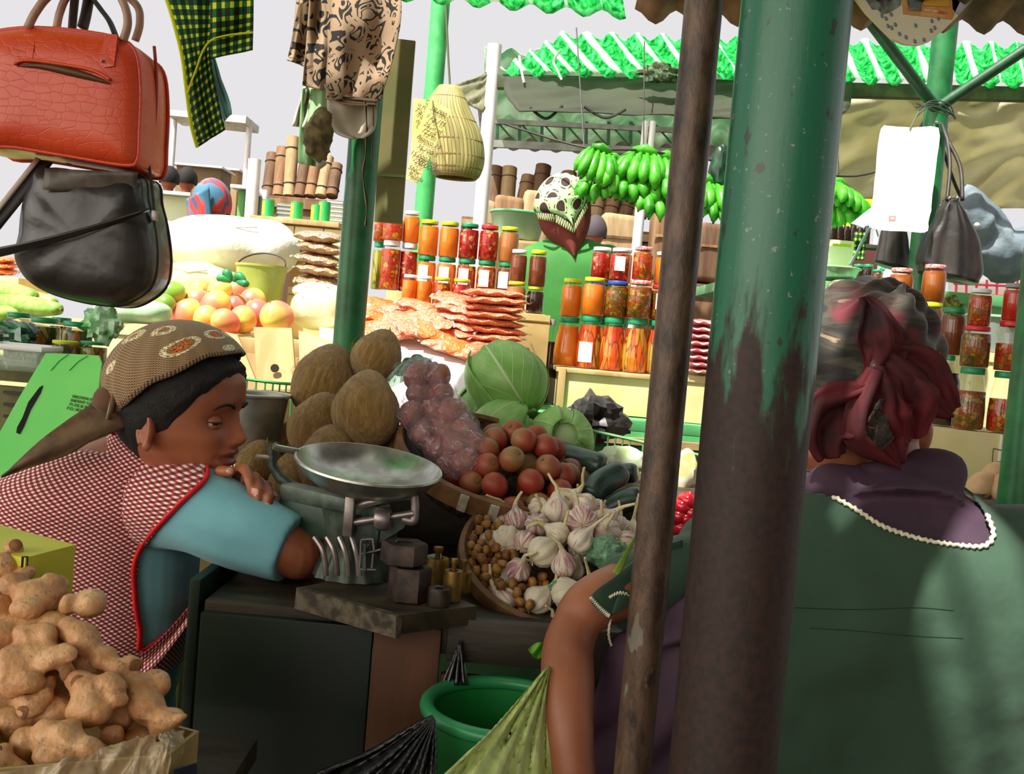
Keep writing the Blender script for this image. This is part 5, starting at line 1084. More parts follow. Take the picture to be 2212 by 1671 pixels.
CONT = {'orange sauce': mat('orange_sauce', C(255, 140, 36, 1.1), C(250, 124, 28, 1.1), .3, 30, translucent=.2), 'red sauce': mat('red_sauce', C(216, 48, 24), C(226, 70, 34), .3, 30, translucent=.3),
        'mixed pickle': pickle('mixed_pickle', [C(230, 90, 20), C(206, 36, 20), C(236, 170, 40), C(220, 60, 24), C(150, 120, 30)]), 'red pickle': pickle('red_pickle', [C(206, 30, 24), C(224, 60, 24), C(240, 180, 120), C(180, 20, 20)], 95),
        'olive pickle': pickle('olive_pickle', [C(140, 110, 26), C(180, 60, 20), C(200, 150, 40), C(90, 80, 20), C(196, 84, 24)], 110), 'whole chilli': pickle('whole_chilli', [C(240, 90, 24), C(250, 150, 40), C(214, 50, 30), C(245, 120, 30), C(200, 170, 50)], 90, (1, 1, .12)),
        'honey': mat('honey', C(186, 100, 28), C(196, 112, 36), .2, 20, translucent=.35), 'brown syrup': mat('brown_syrup', C(134, 66, 34), C(146, 78, 44), .25, 20, translucent=.3), 'amber jam': mat('amber_jam', C(206, 128, 66), C(214, 140, 80), .3, 20, translucent=.3),
        'dark sauce': mat('dark_sauce', C(44, 22, 18), rough=.2), 'green pickle': pickle('green_pickle', [C(90, 120, 30), C(150, 150, 40), C(200, 110, 30), C(60, 90, 30), C(200, 180, 90)], 55, (1, 1, .35)), 'green bean': pickle('green_bean', [C(150, 170, 50), C(200, 190, 60), C(120, 150, 40)], 100, (1, 1, .1))}
STY = {'jam': [(.9, 0), (1, .04), (1, .72), (.95, .8), (.82, .86), (.82, .9)], 'taper': [(.86, 0), (.98, .05), (1, .3), (.95, .5), (.78, .75), (.66, .88), (.66, .92)], 'tall': [(.92, 0), (1, .03), (1, .8), (.9, .87), (.8, .91)], 'bottle': [(.95, 0), (1, .02), (1, .62), (.8, .72), (.42, .84), (.38, .95)]}
def jar(px, py, Y, w_, h_, style, lid, content, where, fill=.8, label=False, z=None, group='jars on the sunny stall', p=None):
    r, h = PX(w_, Y)/2, PX(h_, Y); p = P(px, py, Y) if p is None else p.copy()
    if z is not None: p.z = z
    nm = 'bottle' if style == 'bottle' else 'jar'
    t = thing(nm, f'{content} {nm}, {lid} lid, {where}', nm, p, (0, 0, rnd(0, 6)), group); T = M.Translation(p); pr = STY[style]
    MB().lathe([(0, .001)]+[(a*r, b*h) for a, b in pr]+[(pr[-1][0]*r, h*.97)], 28, T).build('glass', m_glass, t, 50)
    top = fill*.92 if style == 'bottle' else fill
    ins = [(0, .012*h)]+[(a*r*.955, max(b, .012)*h) for a, b in pr if b < top]; ins += [(ins[-1][0], top*h), (0, top*h)]
    MB().lathe(ins, 28, T).build('contents', CONT[content], t, 50)
    lr, l0 = pr[-1][0]*r*1.06, .89 if style != 'bottle' else .93
    if style == 'taper': lr *= 1.08
    MB().lathe([(lr*.97, l0*h), (lr, l0*h+.002), (lr, h*.985), (lr*.95, h), (0, h)], 28, T).build('lid', LID[lid], t, 50)
    if label:
        rl = lambda zz: lerp_tab([(b, a*r) for a, b in pr], zz)*1.008; a0 = rnd(-2.2, -1.5); a0 = -1.75+rnd(-.2, .2)
        z0, z1 = (.3, .74) if style != 'taper' else (.12, .5)
        MB().grid(lambda u, v: T @ V((rl(z0+(z1-z0)*v)*cos(a0-.55+1.1*u), rl(z0+(z1-z0)*v)*sin(a0-.55+1.1*u), (z0+(z1-z0)*v)*h)), 8, 4).build('label', m_lab, t, 180)
    return p.z+h
def column(px, py, Y, items, where, z=None, group='jars on the sunny stall'):
    names = {1: ['alone'], 2: ['lower', 'upper'], 3: ['bottom', 'middle', 'top']}[len(items)]; p = P(px, py, Y)
    if z is not None: p.z = z
    for (style, w_, h_, lid, cont, *o), nm in zip(items, names):
        pre = '' if nm == 'alone' else nm+' of '
        p.z = jar(px, py, Y, w_, h_, style, lid, cont, pre+where, label=bool(o and o[0]), fill=o[1] if len(o) > 1 else .82, group=group, p=p)+.0005
# stall table
m_gtable = mat('green_stall_paint', C(70, 150, 90), C(110, 180, 120), .5, 5); m_wcloth = mat('white_plastic_cloth', C(226, 224, 226), C(238, 236, 238), .45, 6, bump=.2, bsc=10, bd=.02)
m_carton = mat('cream_carton', C(206, 188, 130), C(226, 210, 158), .8, 5); m_tanbox = mat('tan_carton', C(166, 140, 84), C(190, 164, 106), .8, 8); m_brown_wood = mat('pale_crate_wood', C(178, 146, 92), C(206, 176, 124), .75, 12, st=(1, 1, .2), dist=.6)
tz_ = .985; t = thing('stall_table', 'green painted stall table carrying the jars of pickle and sauce', 'table', (.2, 3.1, 0))
e0, e1 = P(700, 900, 2.68), P(1560, 905, 2.66)
MB().box((.105, 3.115, tz_-.015), (1.11, .91, .03), bev=.004).build('top', m_gtable, t); MB().box((.105, 2.675, tz_-.075), (1.11, .03, .09), bev=.004).build('front_rail', m_gtable, t)
MB().box((.105, 2.72, .45), (1.09, .02, .84)).build('front_panel', mat('dull_green_board', C(60, 110, 70), C(86, 134, 90), .6, 4), t)
for x in (-.40, .61):
    for y in (2.76, 3.52): MB().box((x, y, .48), (.06, .06, .95), bev=.004).build('leg', m_gtable, t)
MB().bar((.1, 2.65, .93), (.66, 2.65, .93), .03, .018).build('ledge', mat('ledge_wood', C(150, 120, 80), C(176, 146, 104), .7, 10), t)
# flat cream crate under the right-hand jars
ct = P(1300, 830, 2.78); t = thing('display_crate', 'long cream crate under the chilli jars at the right end of the stall', 'crate', (ct.x+.05, 2.92, tz_)); ztop = P(1300, 800, 2.80).z
cz0, cw = tz_+.001, .42; MB().box((ct.x+.09, 2.93, (cz0+ztop)/2), (cw, .36, ztop-cz0-.004), bev=.002).build('side_panel', m_carton, t)
MB().box((ct.x+.09, 2.93, ztop-.006), (cw+.02, .38, .012), bev=.002).build('top_board', m_brown_wood, t); MB().box((ct.x+.09-cw/2+.006, 2.742, (cz0+ztop)/2), (.02, .012, ztop-cz0), bev=.001).build('corner_batten', m_brown_wood, t); MB().box((ct.x+.09+cw/2-.006, 2.742, (cz0+ztop)/2), (.02, .012, ztop-cz0), bev=.001).build('corner_batten', m_brown_wood, t)
grp = 'jars on the cream crate'; RZ = ztop+.001; sp_ = [('taper', 58, 106, 'green', 'orange sauce'), ('jam', 44, 82, 'lime', 'orange sauce')]
column(1222, 786, 2.90, sp_, 'the leftmost stack on the cream crate', RZ, grp)
column(1268, 798, 2.87, [('taper', 58, 113, 'green', 'whole chilli', 1), ('jam', 50, 82, 'lime', 'orange sauce')], 'the second stack on the cream crate', RZ, grp)
column(1318, 806, 2.85, [('taper', 58, 114, 'green', 'whole chilli'), ('jam', 50, 78, 'blue', 'olive pickle'), ('jam', 42, 70, 'white', 'red pickle', 1)], 'the third stack on the cream crate', RZ, grp)
column(1366, 812, 2.83, [('taper', 58, 116, 'green', 'whole chilli'), ('jam', 54, 82, 'red check', 'olive pickle'), ('jam', 44, 72, 'red check', 'mixed pickle')], 'the fourth stack on the cream crate', RZ, grp)
column(1412, 818, 2.84, [('taper', 54, 116, 'green', 'whole chilli'), ('jam', 46, 76, 'red', 'olive pickle', 1), ('jam', 40, 70, 'white', 'orange sauce')], 'the stack half hidden by the slim post', RZ, grp)
column(1280, 782, 3.02, [('taper', 56, 106, 'green', 'orange sauce'), ('jam', 48, 80, 'blue', 'olive pickle'), ('jam', 44, 72, 'white', 'red pickle')], 'the back stack behind the second one', RZ, grp)
column(1326, 790, 3.0, [('taper', 56, 106, 'green', 'orange sauce'), ('jam', 48, 80, 'lime', 'olive pickle'), ('jam', 40, 74, 'white', 'orange sauce')], 'the back stack behind the third one', RZ, grp)
# stepped rack for the left-hand jars
LZ = P(1000, 641, 3.14).z; FZ = P(950, 660, 2.99).z
t = thing('stepped_stand', 'two-step stand under the left group of jars, hidden by chilli packets', 'stand', (-.1, 3.1, tz_))
MB().box((-.17, 3.16, (tz_+LZ)/2), (.48, .13, LZ-tz_-.002), bev=.002).build('rear_step', m_brown_wood, t); MB().box((-.15, 3.02, (tz_+FZ)/2), (.46, .12, FZ-tz_-.002), bev=.002).build('front_step', m_brown_wood, t)
g2 = 'jars on the stepped stand'; LZ += .001; FZ += .001
column(812, 632, 3.17, [('tall', 26, 102, 'green', 'green bean'), ('jam', 30, 54, 'white', 'mixed pickle')], 'the stack touching the dark green post', LZ, g2)
column(838, 636, 3.13, [('tall', 42, 106, 'white', 'mixed pickle'), ('jam', 44, 54, 'white', 'mixed pickle')], 'the second stack from the dark green post', LZ, g2)
column(877, 636, 3.15, [('tall', 38, 104, 'white', 'red pickle'), ('jam', 36, 68, 'white', 'orange sauce')], 'the third stack from the dark green post', LZ, g2)
for i, (px, c0, c1, l1) in enumerate(((916, 'orange sauce', 'orange sauce', 'lime'), (960, 'orange sauce', 'orange sauce', 'lime'), (1003, 'mixed pickle', 'red pickle', 'green'), (1046, 'mixed pickle', 'red pickle', 'red'), (1090, 'brown syrup', 'amber jam', 'lime'))):
    column(px, 640, 3.14, [('jam', 42, 80, 'green', c0, 1), ('jam', 42, 76, l1, c1)], ['the fourth stack from the dark green post', 'the fifth stack from the dark green post', 'the sixth stack from the dark green post', 'the seventh stack, under a red lid', 'the last stack before the brown jars'][i], LZ, g2)
for i, (px, wd, lid, c) in enumerate(((882, 33, 'white', 'orange sauce'), (914, 34, 'white', 'orange sauce'), (951, 38, 'lime', 'mixed pickle'), (994, 40, 'lime', 'red pickle'))):
    jar(px, 660, 2.99, wd, 60, 'jam', lid, c, 'low in front, '+['at the left end', 'second from left', 'third from left', 'fourth from left'][i], z=FZ, group=g2)
b1 = P(1146, 742, 3.0); bz = P(1146, 678, 3.0).z; t = thing('carton', 'small tan carton under the dark jars beside the tall bottle', 'box', (b1.x, 3.0, tz_))
MB().box((b1.x, 3.02, (tz_+bz)/2), (PX(74, 3.0), .13, bz-tz_-.002), bev=.002).build('body', m_tanbox, t); MB().box((b1.x, 2.953, bz-.02), (PX(70, 3), .002, .002)).build('flap_line', mat('carton_line', C(120, 96, 50)), t)
column(1113, 655, 2.98, [('jam', 42, 66, 'yellow', 'amber jam'), ('jam', 36, 68, 'white', 'brown syrup')], 'the left stack of brown jars', bz-.0, g2)
column(1153, 677, 2.99, [('jam', 38, 58, 'lime', 'dark sauce'), ('jam', 38, 78, 'lime', 'brown syrup')], 'the stack on the tan carton', bz+.001, g2)
jar(1190, 742, 3.0, 34, 184, 'bottle', 'silver', 'dark sauce', 'standing beside the tan carton', z=tz_+.001, group=g2)
# chilli packets
def chilli_pack(name, c1, c2):
    t = NT(name); o = t.coord(); n = t.noise(o, 170, 3, .7); w_ = t.noise(o, 22, 2, .5, 1.5); col = t.ramp(n, [(.35, c1), (.6, c2), (.70, C(250, 228, 208))])
    return t.done(col, .3, bump=t.bump(w_, .9, .012), coat=1.0)
m_chil = chilli_pack('chilli_in_clear_film', C(196, 88, 54), C(232, 150, 112)); m_nutbag = chilli_pack('peanuts_in_clear_film', C(120, 84, 54), C(190, 150, 112)); m_orbag = chilli_pack('orange_powder_in_film', C(214, 90, 30), C(236, 130, 60))
def pillow(name, label, cat, c, s, rot, m, group, part='filling', seed=0):
    p = V(c); t = thing(name, label, cat, p, rot, group); T = wm(t); mb = MB()
    def f(side):
        def g(u, v):
            x, y = u*2-1, v*2-1; k = max(0, (1-x*x)*(1-y*y))**.42; pinch = 1-.06*(x*x*y*y)
            return T @ V((x*s[0]*pinch*(1-.03*abs(y)), y*s[1]*pinch*(1-.03*abs(x)), side*s[2]*k*(1+.22*noise.noise(V((x*3, y*3, seed))))+.003*sin(x*9+seed)*(1-k)))
        return g
    mb.grid(f(1), 18, 14); mb.grid(f(-1), 18, 14); mb.build(part, m, t, 180)
    for sx in (-1, 1): MB().grid(lambda u, v: T @ V((sx*s[0]*(.97+.1*u), s[1]*(v*2-1)*.95, .003*sin(v*14+seed))), 2, 16).build('sealed_edge', film('sealed_film', (.95, .95, .95), .3, .1, wr=60), t, 180)
    return t
k = 0; gpk = 'chilli packets stacked on the white cloth'; base = P(1082, 772, 2.78).z; wz = base
for i in range(9):
    pillow('chilli_packet', 'red chilli packet in the neat stack beside the tan carton, '+['lowest', 'second from bottom', 'third from bottom', 'fourth from bottom', 'fifth from bottom', 'fifth from top', 'third from top', 'second from top', 'topmost'][i] , 'packet', (P(1072-4*(i % 3), 700, 2.80).x+rnd(-.006, .006), 2.82+rnd(-.008, .008), wz+.0115+i*.0205), (.085, .062, .0125), (rnd(-.05, .05), rnd(-.04, .04), R(10)+rnd(-.2, .2)), m_chil, gpk, seed=i)
for i in range(8):
    pillow('chilli_packet', 'red chilli packet in the slumped stack by the orange jars, '+['lowest', 'second', 'third', 'fourth', 'fifth', 'sixth', 'seventh', 'topmost'][i], 'packet', (P(985-5*(i % 2)+i*2, 700, 2.80).x+rnd(-.008, .008), 2.80+.01*i+rnd(-.01, .01), wz+.012+i*.0195), (.08, .06, .012), (R(14), R(8)+rnd(-.06, .06), R(-16)+rnd(-.3, .3)), m_chil, gpk, seed=20+i)
loc_ = [(812, 655, 2.93), (850, 665, 2.9), (905, 660, 2.88), (820, 685, 2.82), (865, 690, 2.8), (915, 690, 2.8), (805, 708, 2.76), (850, 712, 2.74), (900, 712, 2.74), (945, 720, 2.74), (790, 672, 2.86), (960, 742, 2.72), (1000, 755, 2.7), (1040, 762, 2.69), (930, 705, 2.77)]
for i, (x, y, Y) in enumerate(loc_): pillow('chilli_packet', 'glossy packet of chilli lying loose in the heap right of the green post', 'packet', P(x, y, Y), (.062, .045, .013), (R(20)+rnd(-.25, .25), rnd(-.3, .3), rnd(-.6, .6)), m_chil if i % 3 else m_orbag, 'loose chilli packets', seed=40+i)
# mound and cloth under the packets
t = thing('white_cloth', 'white plastic cloth draped over the front of the stall under the chilli packets', 'cloth', (-.18, 2.75, tz_)); cl_ = MB()
def clothf(u, v):
    px = 690+390*u; s = spl([(735, 2.98), (712, 2.9), (700+55*u, 2.78), (735+60*u, 2.66), (790+45*u, 2.62), (900, 2.60), (1010, 2.60)], 6); k = v*(len(s)-1); i = min(int(k), len(s)-2); f = k-i
    y, Y = [a+(b-a)*f for a, b in zip(s[i], s[i+1])]; q = P(px, y+8+max(0, (u-.82))*120*max(0, .7-v), Y+.012*sin(u*21)*max(0, v-.4)); return q
cl_.grid(clothf, 60, 40); cl_.build('sheet', m_wcloth, t, 180, solid=.003)
# peanut bags
for i in range(5): pillow('peanut_bag', 'clear bag of peanuts in the stack left of the green post, '+['lowest', 'second from bottom', 'middle', 'second from top', 'topmost'][i], 'packet', P(690+4*(i % 2), 608-24*i, 3.3), (.078, .06, .02), (R(8)+rnd(-.08, .08), rnd(-.1, .1), rnd(-.3, .3)), m_nutbag, 'peanut bags stacked by the green post', seed=60+i)
t = thing('carton', 'tall carton under the stack of peanut bags', 'box', (P(690, 620, 3.3).x, 3.3, 0)); zb = P(690, 622, 3.3).z; mz0 = P(500, 716, 2.9).z-.011; MB().box((P(690, 620, 3.3).x, 3.32, (zb+mz0)/2), (.18, .16, zb-mz0-.01), bev=.003).build('body', m_carton, t); MB().box((P(690, 620, 3.3).x, 3.239, zb-.03), (.17, .002, .003)).build('flap_line', MATS['carton_line'], t)
# ---- mango table
t = thing('mango_table', 'pale wooden table under the mangoes and sacks on the left', 'table', (-1.05, 3.2, 0)); mz = P(500, 716, 2.9).z-.012
MB().box((-1.22, 3.21, mz-.02), (1.5, .83, .04), bev=.004).build('top', m_brown_wood, t); MB().box((-1.22, 2.80, mz-.09), (1.48, .02, .1)).build('apron', m_brown_wood, t)
for x in (-1.9, -.52):
    for y in (2.86, 3.57): MB().box((x, y, (mz-.04)/2), (.06, .06, mz-.04), bev=.004).build('leg', m_brown_wood, t)
def mango_mat(name, a, b, c):
    t = NT(name); o = t.coord(); oi = t.n('ObjectInfo'); x = t.sep(o); f = t.math('ADD', t.math('MULTIPLY', x[0], 9), t.math('ADD', t.math('MULTIPLY', t.noise(o, 14, 3), .7), t.math('MULTIPLY', oi.outputs['Random'], .25)))
    return t.done(t.ramp(f, [(.2, a), (.5, b), (.85, c)]), .32, spec=.6, sss=.05)
m_mango = mango_mat('mango_skin', C(226, 104, 96), C(232, 142, 96), C(226, 204, 96)); m_mangreen = mango_mat('green_mango_skin', C(110, 150, 50), C(130, 176, 60), C(150, 190, 80))
def mango(px, py, Y, r, m, label, grp):
    p = P(px, py, Y); t = thing('mango', label, 'mango', p, (rnd(-.6, .6), rnd(-.6, .6), rnd(0, 6)), grp); T = wm(t); mb = MB(); mb.ell((0, 0, 0), (r*1.06, r*.93, r), nu=24, nv=16)
    for i, v in enumerate(mb.v): mb.v[i] = T @ V((v.x+v.z*.12, v.y, v.z*(1-.25*(1 if v.x > r*.8 and v.z > 0 else 0))))
    mb.build('flesh', m, t, 180); MB().lathe([(.004, r*.97), (.003, r*1.03), (0, r*1.05)], 8, T).build('stem_scar', m_stalk, t)
mg = [(405, 678, 2.93, 33), (448, 690, 2.86, 31), (487, 697, 2.84, 31), (525, 690, 2.85, 32), (556, 676, 2.9, 31), (598, 684, 2.87, 37), (425, 652, 2.95, 31), (466, 660, 2.92, 33), (508, 664, 2.92, 30), (545, 652, 2.96, 30), (432, 630, 3.02, 28), (474, 630, 3.0, 28), (512, 632, 3.0, 29), (552, 645, 3.0, 28), (398, 652, 3.04, 28), (576, 650, 3.05, 28), (500, 612, 3.08, 26)]
mg = settle(mg, lambda it, Y: PX(it[3], Y))
for i, (x, y, Y, r) in enumerate(mg): mango(x, y, Y, PX(r, Y), m_mango, 'rosy yellow mango in the pile on the wooden table', 'rosy mangoes piled on the table')
mango(372, 632, 2.98, PX(27, 2.98), m_mangreen, 'green mango at the left of the pile, upper of the two', 'green mangoes'); mango(356, 658, 2.93, PX(25, 2.93), m_mangreen, 'green mango at the left of the pile, lower of the two', 'green mangoes')
for i, (a, b, c) in enumerate((((500, 608, 3.0), (478, 600, 3.0), (470, 606, 3.0)), ((500, 608, 3.0), (492, 590, 3.0), (480, 588, 3.0)), ((510, 606, 3.0), (528, 612, 2.98), (538, 616, 2.98)), ((505, 608, 3.0), (515, 595, 2.99), (530, 606, 2.98)))):
    s = PS([a, b, c], 6); o = MB().tube(s, [.004+.008*sin(pi*j/(len(s)-1)) for j in range(len(s))], 10).build('green_chilli', mat('green_pepper', C(20, 110, 66), C(40, 140, 84), .35), None, 180); tag(o, 'small dark green pepper lying on top of the mangoes', 'pepper', 'green peppers on the mangoes')
# crate slats in front of the mangoes
cs = thing('slatted_crate', 'open wooden crate of tall slats holding the mangoes', 'crate', (P(560, 830, 2.62).x, 2.66, 0))
for x0, y0, x1, y1, x2, y2, x3, y3, Y in ((456, 712, 512, 722, 552, 820, 505, 832, 2.60), (548, 706, 630, 708, 640, 840, 556, 842, 2.58), (645, 714, 722, 738, 716, 800, 648, 812, 2.62)):
    MB().prism([P(x0, y0, Y+.05), P(x1, y1, Y+.05), P(x2, y2, Y), P(x3, y3, Y)], (0, .012, 0)).build('slat', m_brown_wood, cs, 0)
MB().lathe([(0, 0), (.011, 0), (.011, .003), (0, .003)], 16, M.Translation(P(594, 795, 2.585)) @ Euler((R(90), 0, 0)).to_matrix().to_4x4()).build('hand_hole', mat('dark_hole', C(50, 36, 20)), cs)
MB().box((P(590, 860, 2.66).x, 2.68, P(590, 860, 2.66).z-.35), (.36, .1, .7), bev=.004).build('base', m_brown_wood, cs)
# sacks and bags
m_sack = mat('white_woven_sack', C(222, 224, 214), C(236, 238, 230), .8, 10, bump=.25, bsc=16, bd=.02); m_yfilm = mat('pale_yellow_film', C(220, 224, 160), C(232, 236, 196), .35, 6, bump=.4, bsc=14, bd=.02, translucent=.3)
def sack(name, label, c, r, m, seed, cat='sack', amp=.12):
    p = P(*c); t = thing(name, label, cat, p); mb = MB(); mb.ell(p, r, nu=40, nv=26)
    for i, v in enumerate(mb.v):
        d = v-p; mb.v[i] = p+V((math.copysign(abs(d.x/r[0])**.8, d.x)*r[0], d.y, math.copysign(abs(d.z/r[2])**.85, d.z)*r[2]))*(1+amp*noise.noise(V((d.x*5/r[0]*.4+seed, d.y*9, d.z*7))))
    mb.build('bag', m, t, 180); pr2 = MB(); pr2.tube([p+V((-r[0]*.5, -r[1]*.8, r[2]*.55)), p+V((0, -r[1]*.98, r[2]*.42)), p+V((r[0]*.5, -r[1]*.8, r[2]*.55))], .0025, 6); pr2.build('seam', m, t, 180)
sack('produce_sack', 'big bulging white sack behind the mangoes', (500, 530, 3.45), (.235, .16, .105), m_sack, 1); sack('produce_sack', 'white sack behind the black shoulder bag, left of the big bulging one', (385, 540, 3.5), (.12, .13, .10), m_sack, 4)
sack('plastic_sack', 'pale yellow see-through sack standing between white sack and mangoes', (425, 612, 3.25), (.11, .1, .075), m_yfilm, 7); sack('plastic_sack', 'pale yellow plastic bag beside the mangoes near the green post', (690, 668, 2.95), (.085, .07, .06), m_yfilm, 9); sack('plastic_sack', 'white plastic bundle under the pale yellow bag by the green post', (690, 632, 3.1), (.08, .07, .03), m_sack, 12)
tb2 = P(560, 652, 3.2); t = thing('green_tub', 'olive green plastic tub between the sack and the peanut bags', 'tub', tb2); T = M.Translation(tb2)
MB().lathe([(0, 0), (.062, 0), (.078, .115), (.082, .117), (.082, .11), (.079, .108), (.065, -.004), (0, -.004)], 32, T).build('bowl', mat('olive_green_plastic', C(140, 160, 70), C(160, 178, 90), .45), t)
MB().tube([T @ V((.075*cos(a), .075*sin(a)-.01, .115+.045*sin(a*1.0))) for a in [pi*i/20 for i in range(21)]], .003, 6).build('handle', m_strap, t)
for i, (x, y) in enumerate(((552, 500), (566, 495), (580, 502), (572, 508), (588, 508), (560, 506))):
    p = P(x, y, 3.7); t = thing('tomato', 'small red tomato on the far table beyond the white sack', 'tomato', p, group='tomatoes beyond the white sack'); MB().ell(p, (.018, .018, .016), nu=14, nv=10).build('flesh', mat('tomato_skin', C(222, 60, 36), rough=.25), t, 180); MB().tube([p+V((0, 0, .015)), p+V((.002, 0, .021))], .002, 6).build('stem', m_stalk, t)
t = thing('far_table', 'wooden table carrying the tomatoes beyond the sacks', 'table', (P(570, 520, 3.75).x, 3.8, 0)); zz = P(570, 513, 3.7).z-.003; MB().box((P(570, 520, 3.75).x, 3.75, zz-.012), (.3, .2, .024)).build('top', m_brown_wood, t)
for dx in (-.13, .13): MB().box((P(570, 520, 3.75).x+dx, 3.75, zz/2-.012), (.04, .04, zz-.024)).build('leg', m_brown_wood, t)
# ---- left: pickles, cucumbers, green carton
t = thing('side_shelf', 'olive wooden shelf unit carrying the green-lidded pickle jars on the left', 'shelf', (-1.0, 2.2, 0)); pz = P(120, 790, 2.2).z
m_ol = mat('olive_wood', C(96, 92, 52), C(128, 122, 76), .75, 9, st=(1, 1, .3)); MB().box((-1.06, 2.26, pz-.015), (.62, .42, .03), bev=.003).build('top', m_ol, t); MB().box((-1.06, 2.06, pz-.2), (.60, .02, .32), bev=.003).build('front_panel', m_ol, t)
for dx in (-.29, .29):
    for yy in (2.08, 2.44): MB().box((-1.06+dx, yy, pz/2-.02), (.04, .04, pz-.04), bev=.003).build('leg', m_ol, t)
for k in range(3): MB().box((P(45, 850+26*k, 2.04).x, 2.045, P(45, 850+26*k, 2.04).z), (.075, .006, .006)).build('slot', mat('dark_slot', C(40, 36, 20)), t)
g3 = 'green-lidded pickle jars on the left shelf'
for px, py, Y, wd, hh, lid, wh in ((36, 770, 2.32, 54, 100, 'green', 'back row of the left shelf, leftmost'), (92, 785, 2.22, 66, 100, 'green', 'second from left on the left shelf'), (128, 770, 2.36, 46, 95, 'green', 'back row between the two widest'), (162, 788, 2.2, 66, 98, 'green', 'widest, right end of the row'), (138, 800, 2.1, 62, 62, 'lime', 'short, in front under a yellow-green lid'), (198, 795, 2.12, 60, 64, 'green', 'short, in front at the right end')):
    jar(px, py, Y, wd, hh, 'jam', lid, 'green pickle', wh, z=pz+.001, group=g3)
m_cuc = mat('cucumber_skin', C(120, 170, 60), C(160, 200, 96), .4, 40)
for i, (a, b, r, lb) in enumerate((((-60, 625, 2.75), (75, 640, 2.6), .026, 'upper'), ((-60, 655, 2.65), (128, 668, 2.5), .026, 'lower'), ((-40, 690, 2.6), (60, 668, 2.55), .022, 'hidden'), ((10, 640, 2.8), (120, 655, 2.75), .022, 'rear'))):
    s = PS([a, ((a[0]+b[0])/2, (a[1]+b[1])/2-4, (a[2]+b[2])/2), b], 6); n = len(s); p = s[n//2]; t = thing('cucumber', f'long light green cucumber under the black bag, {lb} of the pile', 'cucumber', p, group='cucumbers on the left'); MB().tube(s, [r*max(.2, sin(pi*(j+.6)/(n+.2)))**.4 for j in range(n)], 16).build('body', m_cuc, t, 180); MB().tube([s[-1], s[-1]+(s[-1]-s[-2])*.6], .004, 6).build('stem', m_stalk, t)
t = thing('cucumber_box', 'tall box under the cucumbers at the left edge', 'box', (-1.35, 2.7, 0)); zc = P(40, 690, 2.65).z-.008; MB().box((P(20, 690, 2.7).x, 2.66, zc/2), (.42, .2, zc), bev=.003).build('body', m_carton, t); MB().box((P(20, 690, 2.7).x, 2.558, zc-.05), (.4, .003, .004)).build('flap_line', MATS['carton_line'], t)
for i in range(3): pillow('powder_packet', 'bright orange packet under the black bag at the left edge, '+['bottom', 'middle', 'top'][i]+' one', 'packet', P(0, 585-13*i, 3.2), (.055, .05, .012), (R(6), 0, rnd(-.2, .2)), m_orbag, 'orange packets', seed=80+i)
t = thing('carton', 'carton under the orange packets at the left edge', 'box', (P(0, 600, 3.2).x, 3.2, 0)); zc = P(0, 594, 3.2).z-.004; MB().box((P(0, 594, 3.2).x, 3.22, (zc+mz+.001)/2), (.2, .2, zc-mz-.002), bev=.003).build('body', m_carton, t); MB().box((P(0, 594, 3.2).x, 3.118, zc-.05), (.19, .003, .004)).build('flap_line', MATS['carton_line'], t)
crumple('plastic_bag', 'dark green glossy plastic bag crumpled in front of the pickle jars', 'plastic bag', P(28, 722, 2.12), (.05, .03, .028), mat('dark_green_film', C(10, 54, 34), C(40, 120, 80), .2, 20, coat=.8), 21, amp=.4)
crumple('plastic_bag', 'leafy bunch in pale green film beside the pickle jars', 'plastic bag', P(222, 700, 2.2), (.04, .03, .036), mat('leafy_film', C(90, 170, 90), C(190, 225, 190), .3, 26, coat=.6), 25, amp=.5)
sack('plastic_sack', 'white and green film bundle lying behind the pickle jars', (285, 672, 2.6), (.10, .06, .035), mat('white_green_film', C(226, 238, 224), C(170, 225, 160), .35, 12), 15)
q = P(285, 690, 2.6); t = thing('carton', 'tall plain carton under the white and green film bundle', 'box', (q.x, 2.62, 0)); MB().box((q.x, 2.62, q.z/2-.004), (.2, .14, q.z-.008), bev=.003).build('body', m_carton, t); MB().box((q.x, 2.548, q.z-.04), (.19, .003, .003)).build('flap_line', MATS['carton_line'], t)
t = thing('clear_tray', 'clear plastic tray with rolled rim at the left edge below the pickle jars', 'tray', P(45, 800, 2.0)); c8 = P(42, 800, 2.03)
m_clr = film('clear_tray_plastic', (.9, .96, .92), .25, .08, C(215, 230, 220), 20, .004); MB().box(c8+V((0, 0, .022)), (.12, .09, .044), bev=.008, seg=3).build('box', m_clr, t); rr = [(-.064, -.05), (.064, -.05), (.064, .05), (-.064, .05)]; MB().tube([c8+V((x, y, .048)) for x, y in rr], .006, 8, close=True).build('rim', mat('white_rim', C(230, 230, 232), rough=.3), t)
# green carton flap behind the seller
gcard = thing('green_carton', 'bright green carton panel with a hand slot standing behind the seated seller', 'box', P(80, 1050, 1.9)); m_gc = mat('bright_green_card', C(96, 206, 92, 1.15), C(116, 216, 104, 1.15), .6, 3)
op = [(98, 763), (150, 764), (213, 768), (219, 785), (213, 835), (208, 880), (160, 930), (90, 1010), (40, 1060), (-160, 1060), (-110, 1000), (0, 932), (40, 860)]
GY = lambda x, y: P(x, y, 1.90+.0002*(1000-y))
slot = [(93, 832), (86, 836), (62, 868), (50, 900), (38, 922), (36, 934), (43, 937), (52, 920), (66, 885), (88, 848)]
MB().prism([GY(x, y) for x, y in op], (0, .006, 0)).build('panel', m_gc, gcard, 0); MB().prism([GY(x, y)+V((0, -.002, 0)) for x, y in slot], (0, .003, 0)).build('hand_slot', mat('black_slot', C(16, 10, 20), rough=.9), gcard, 0)
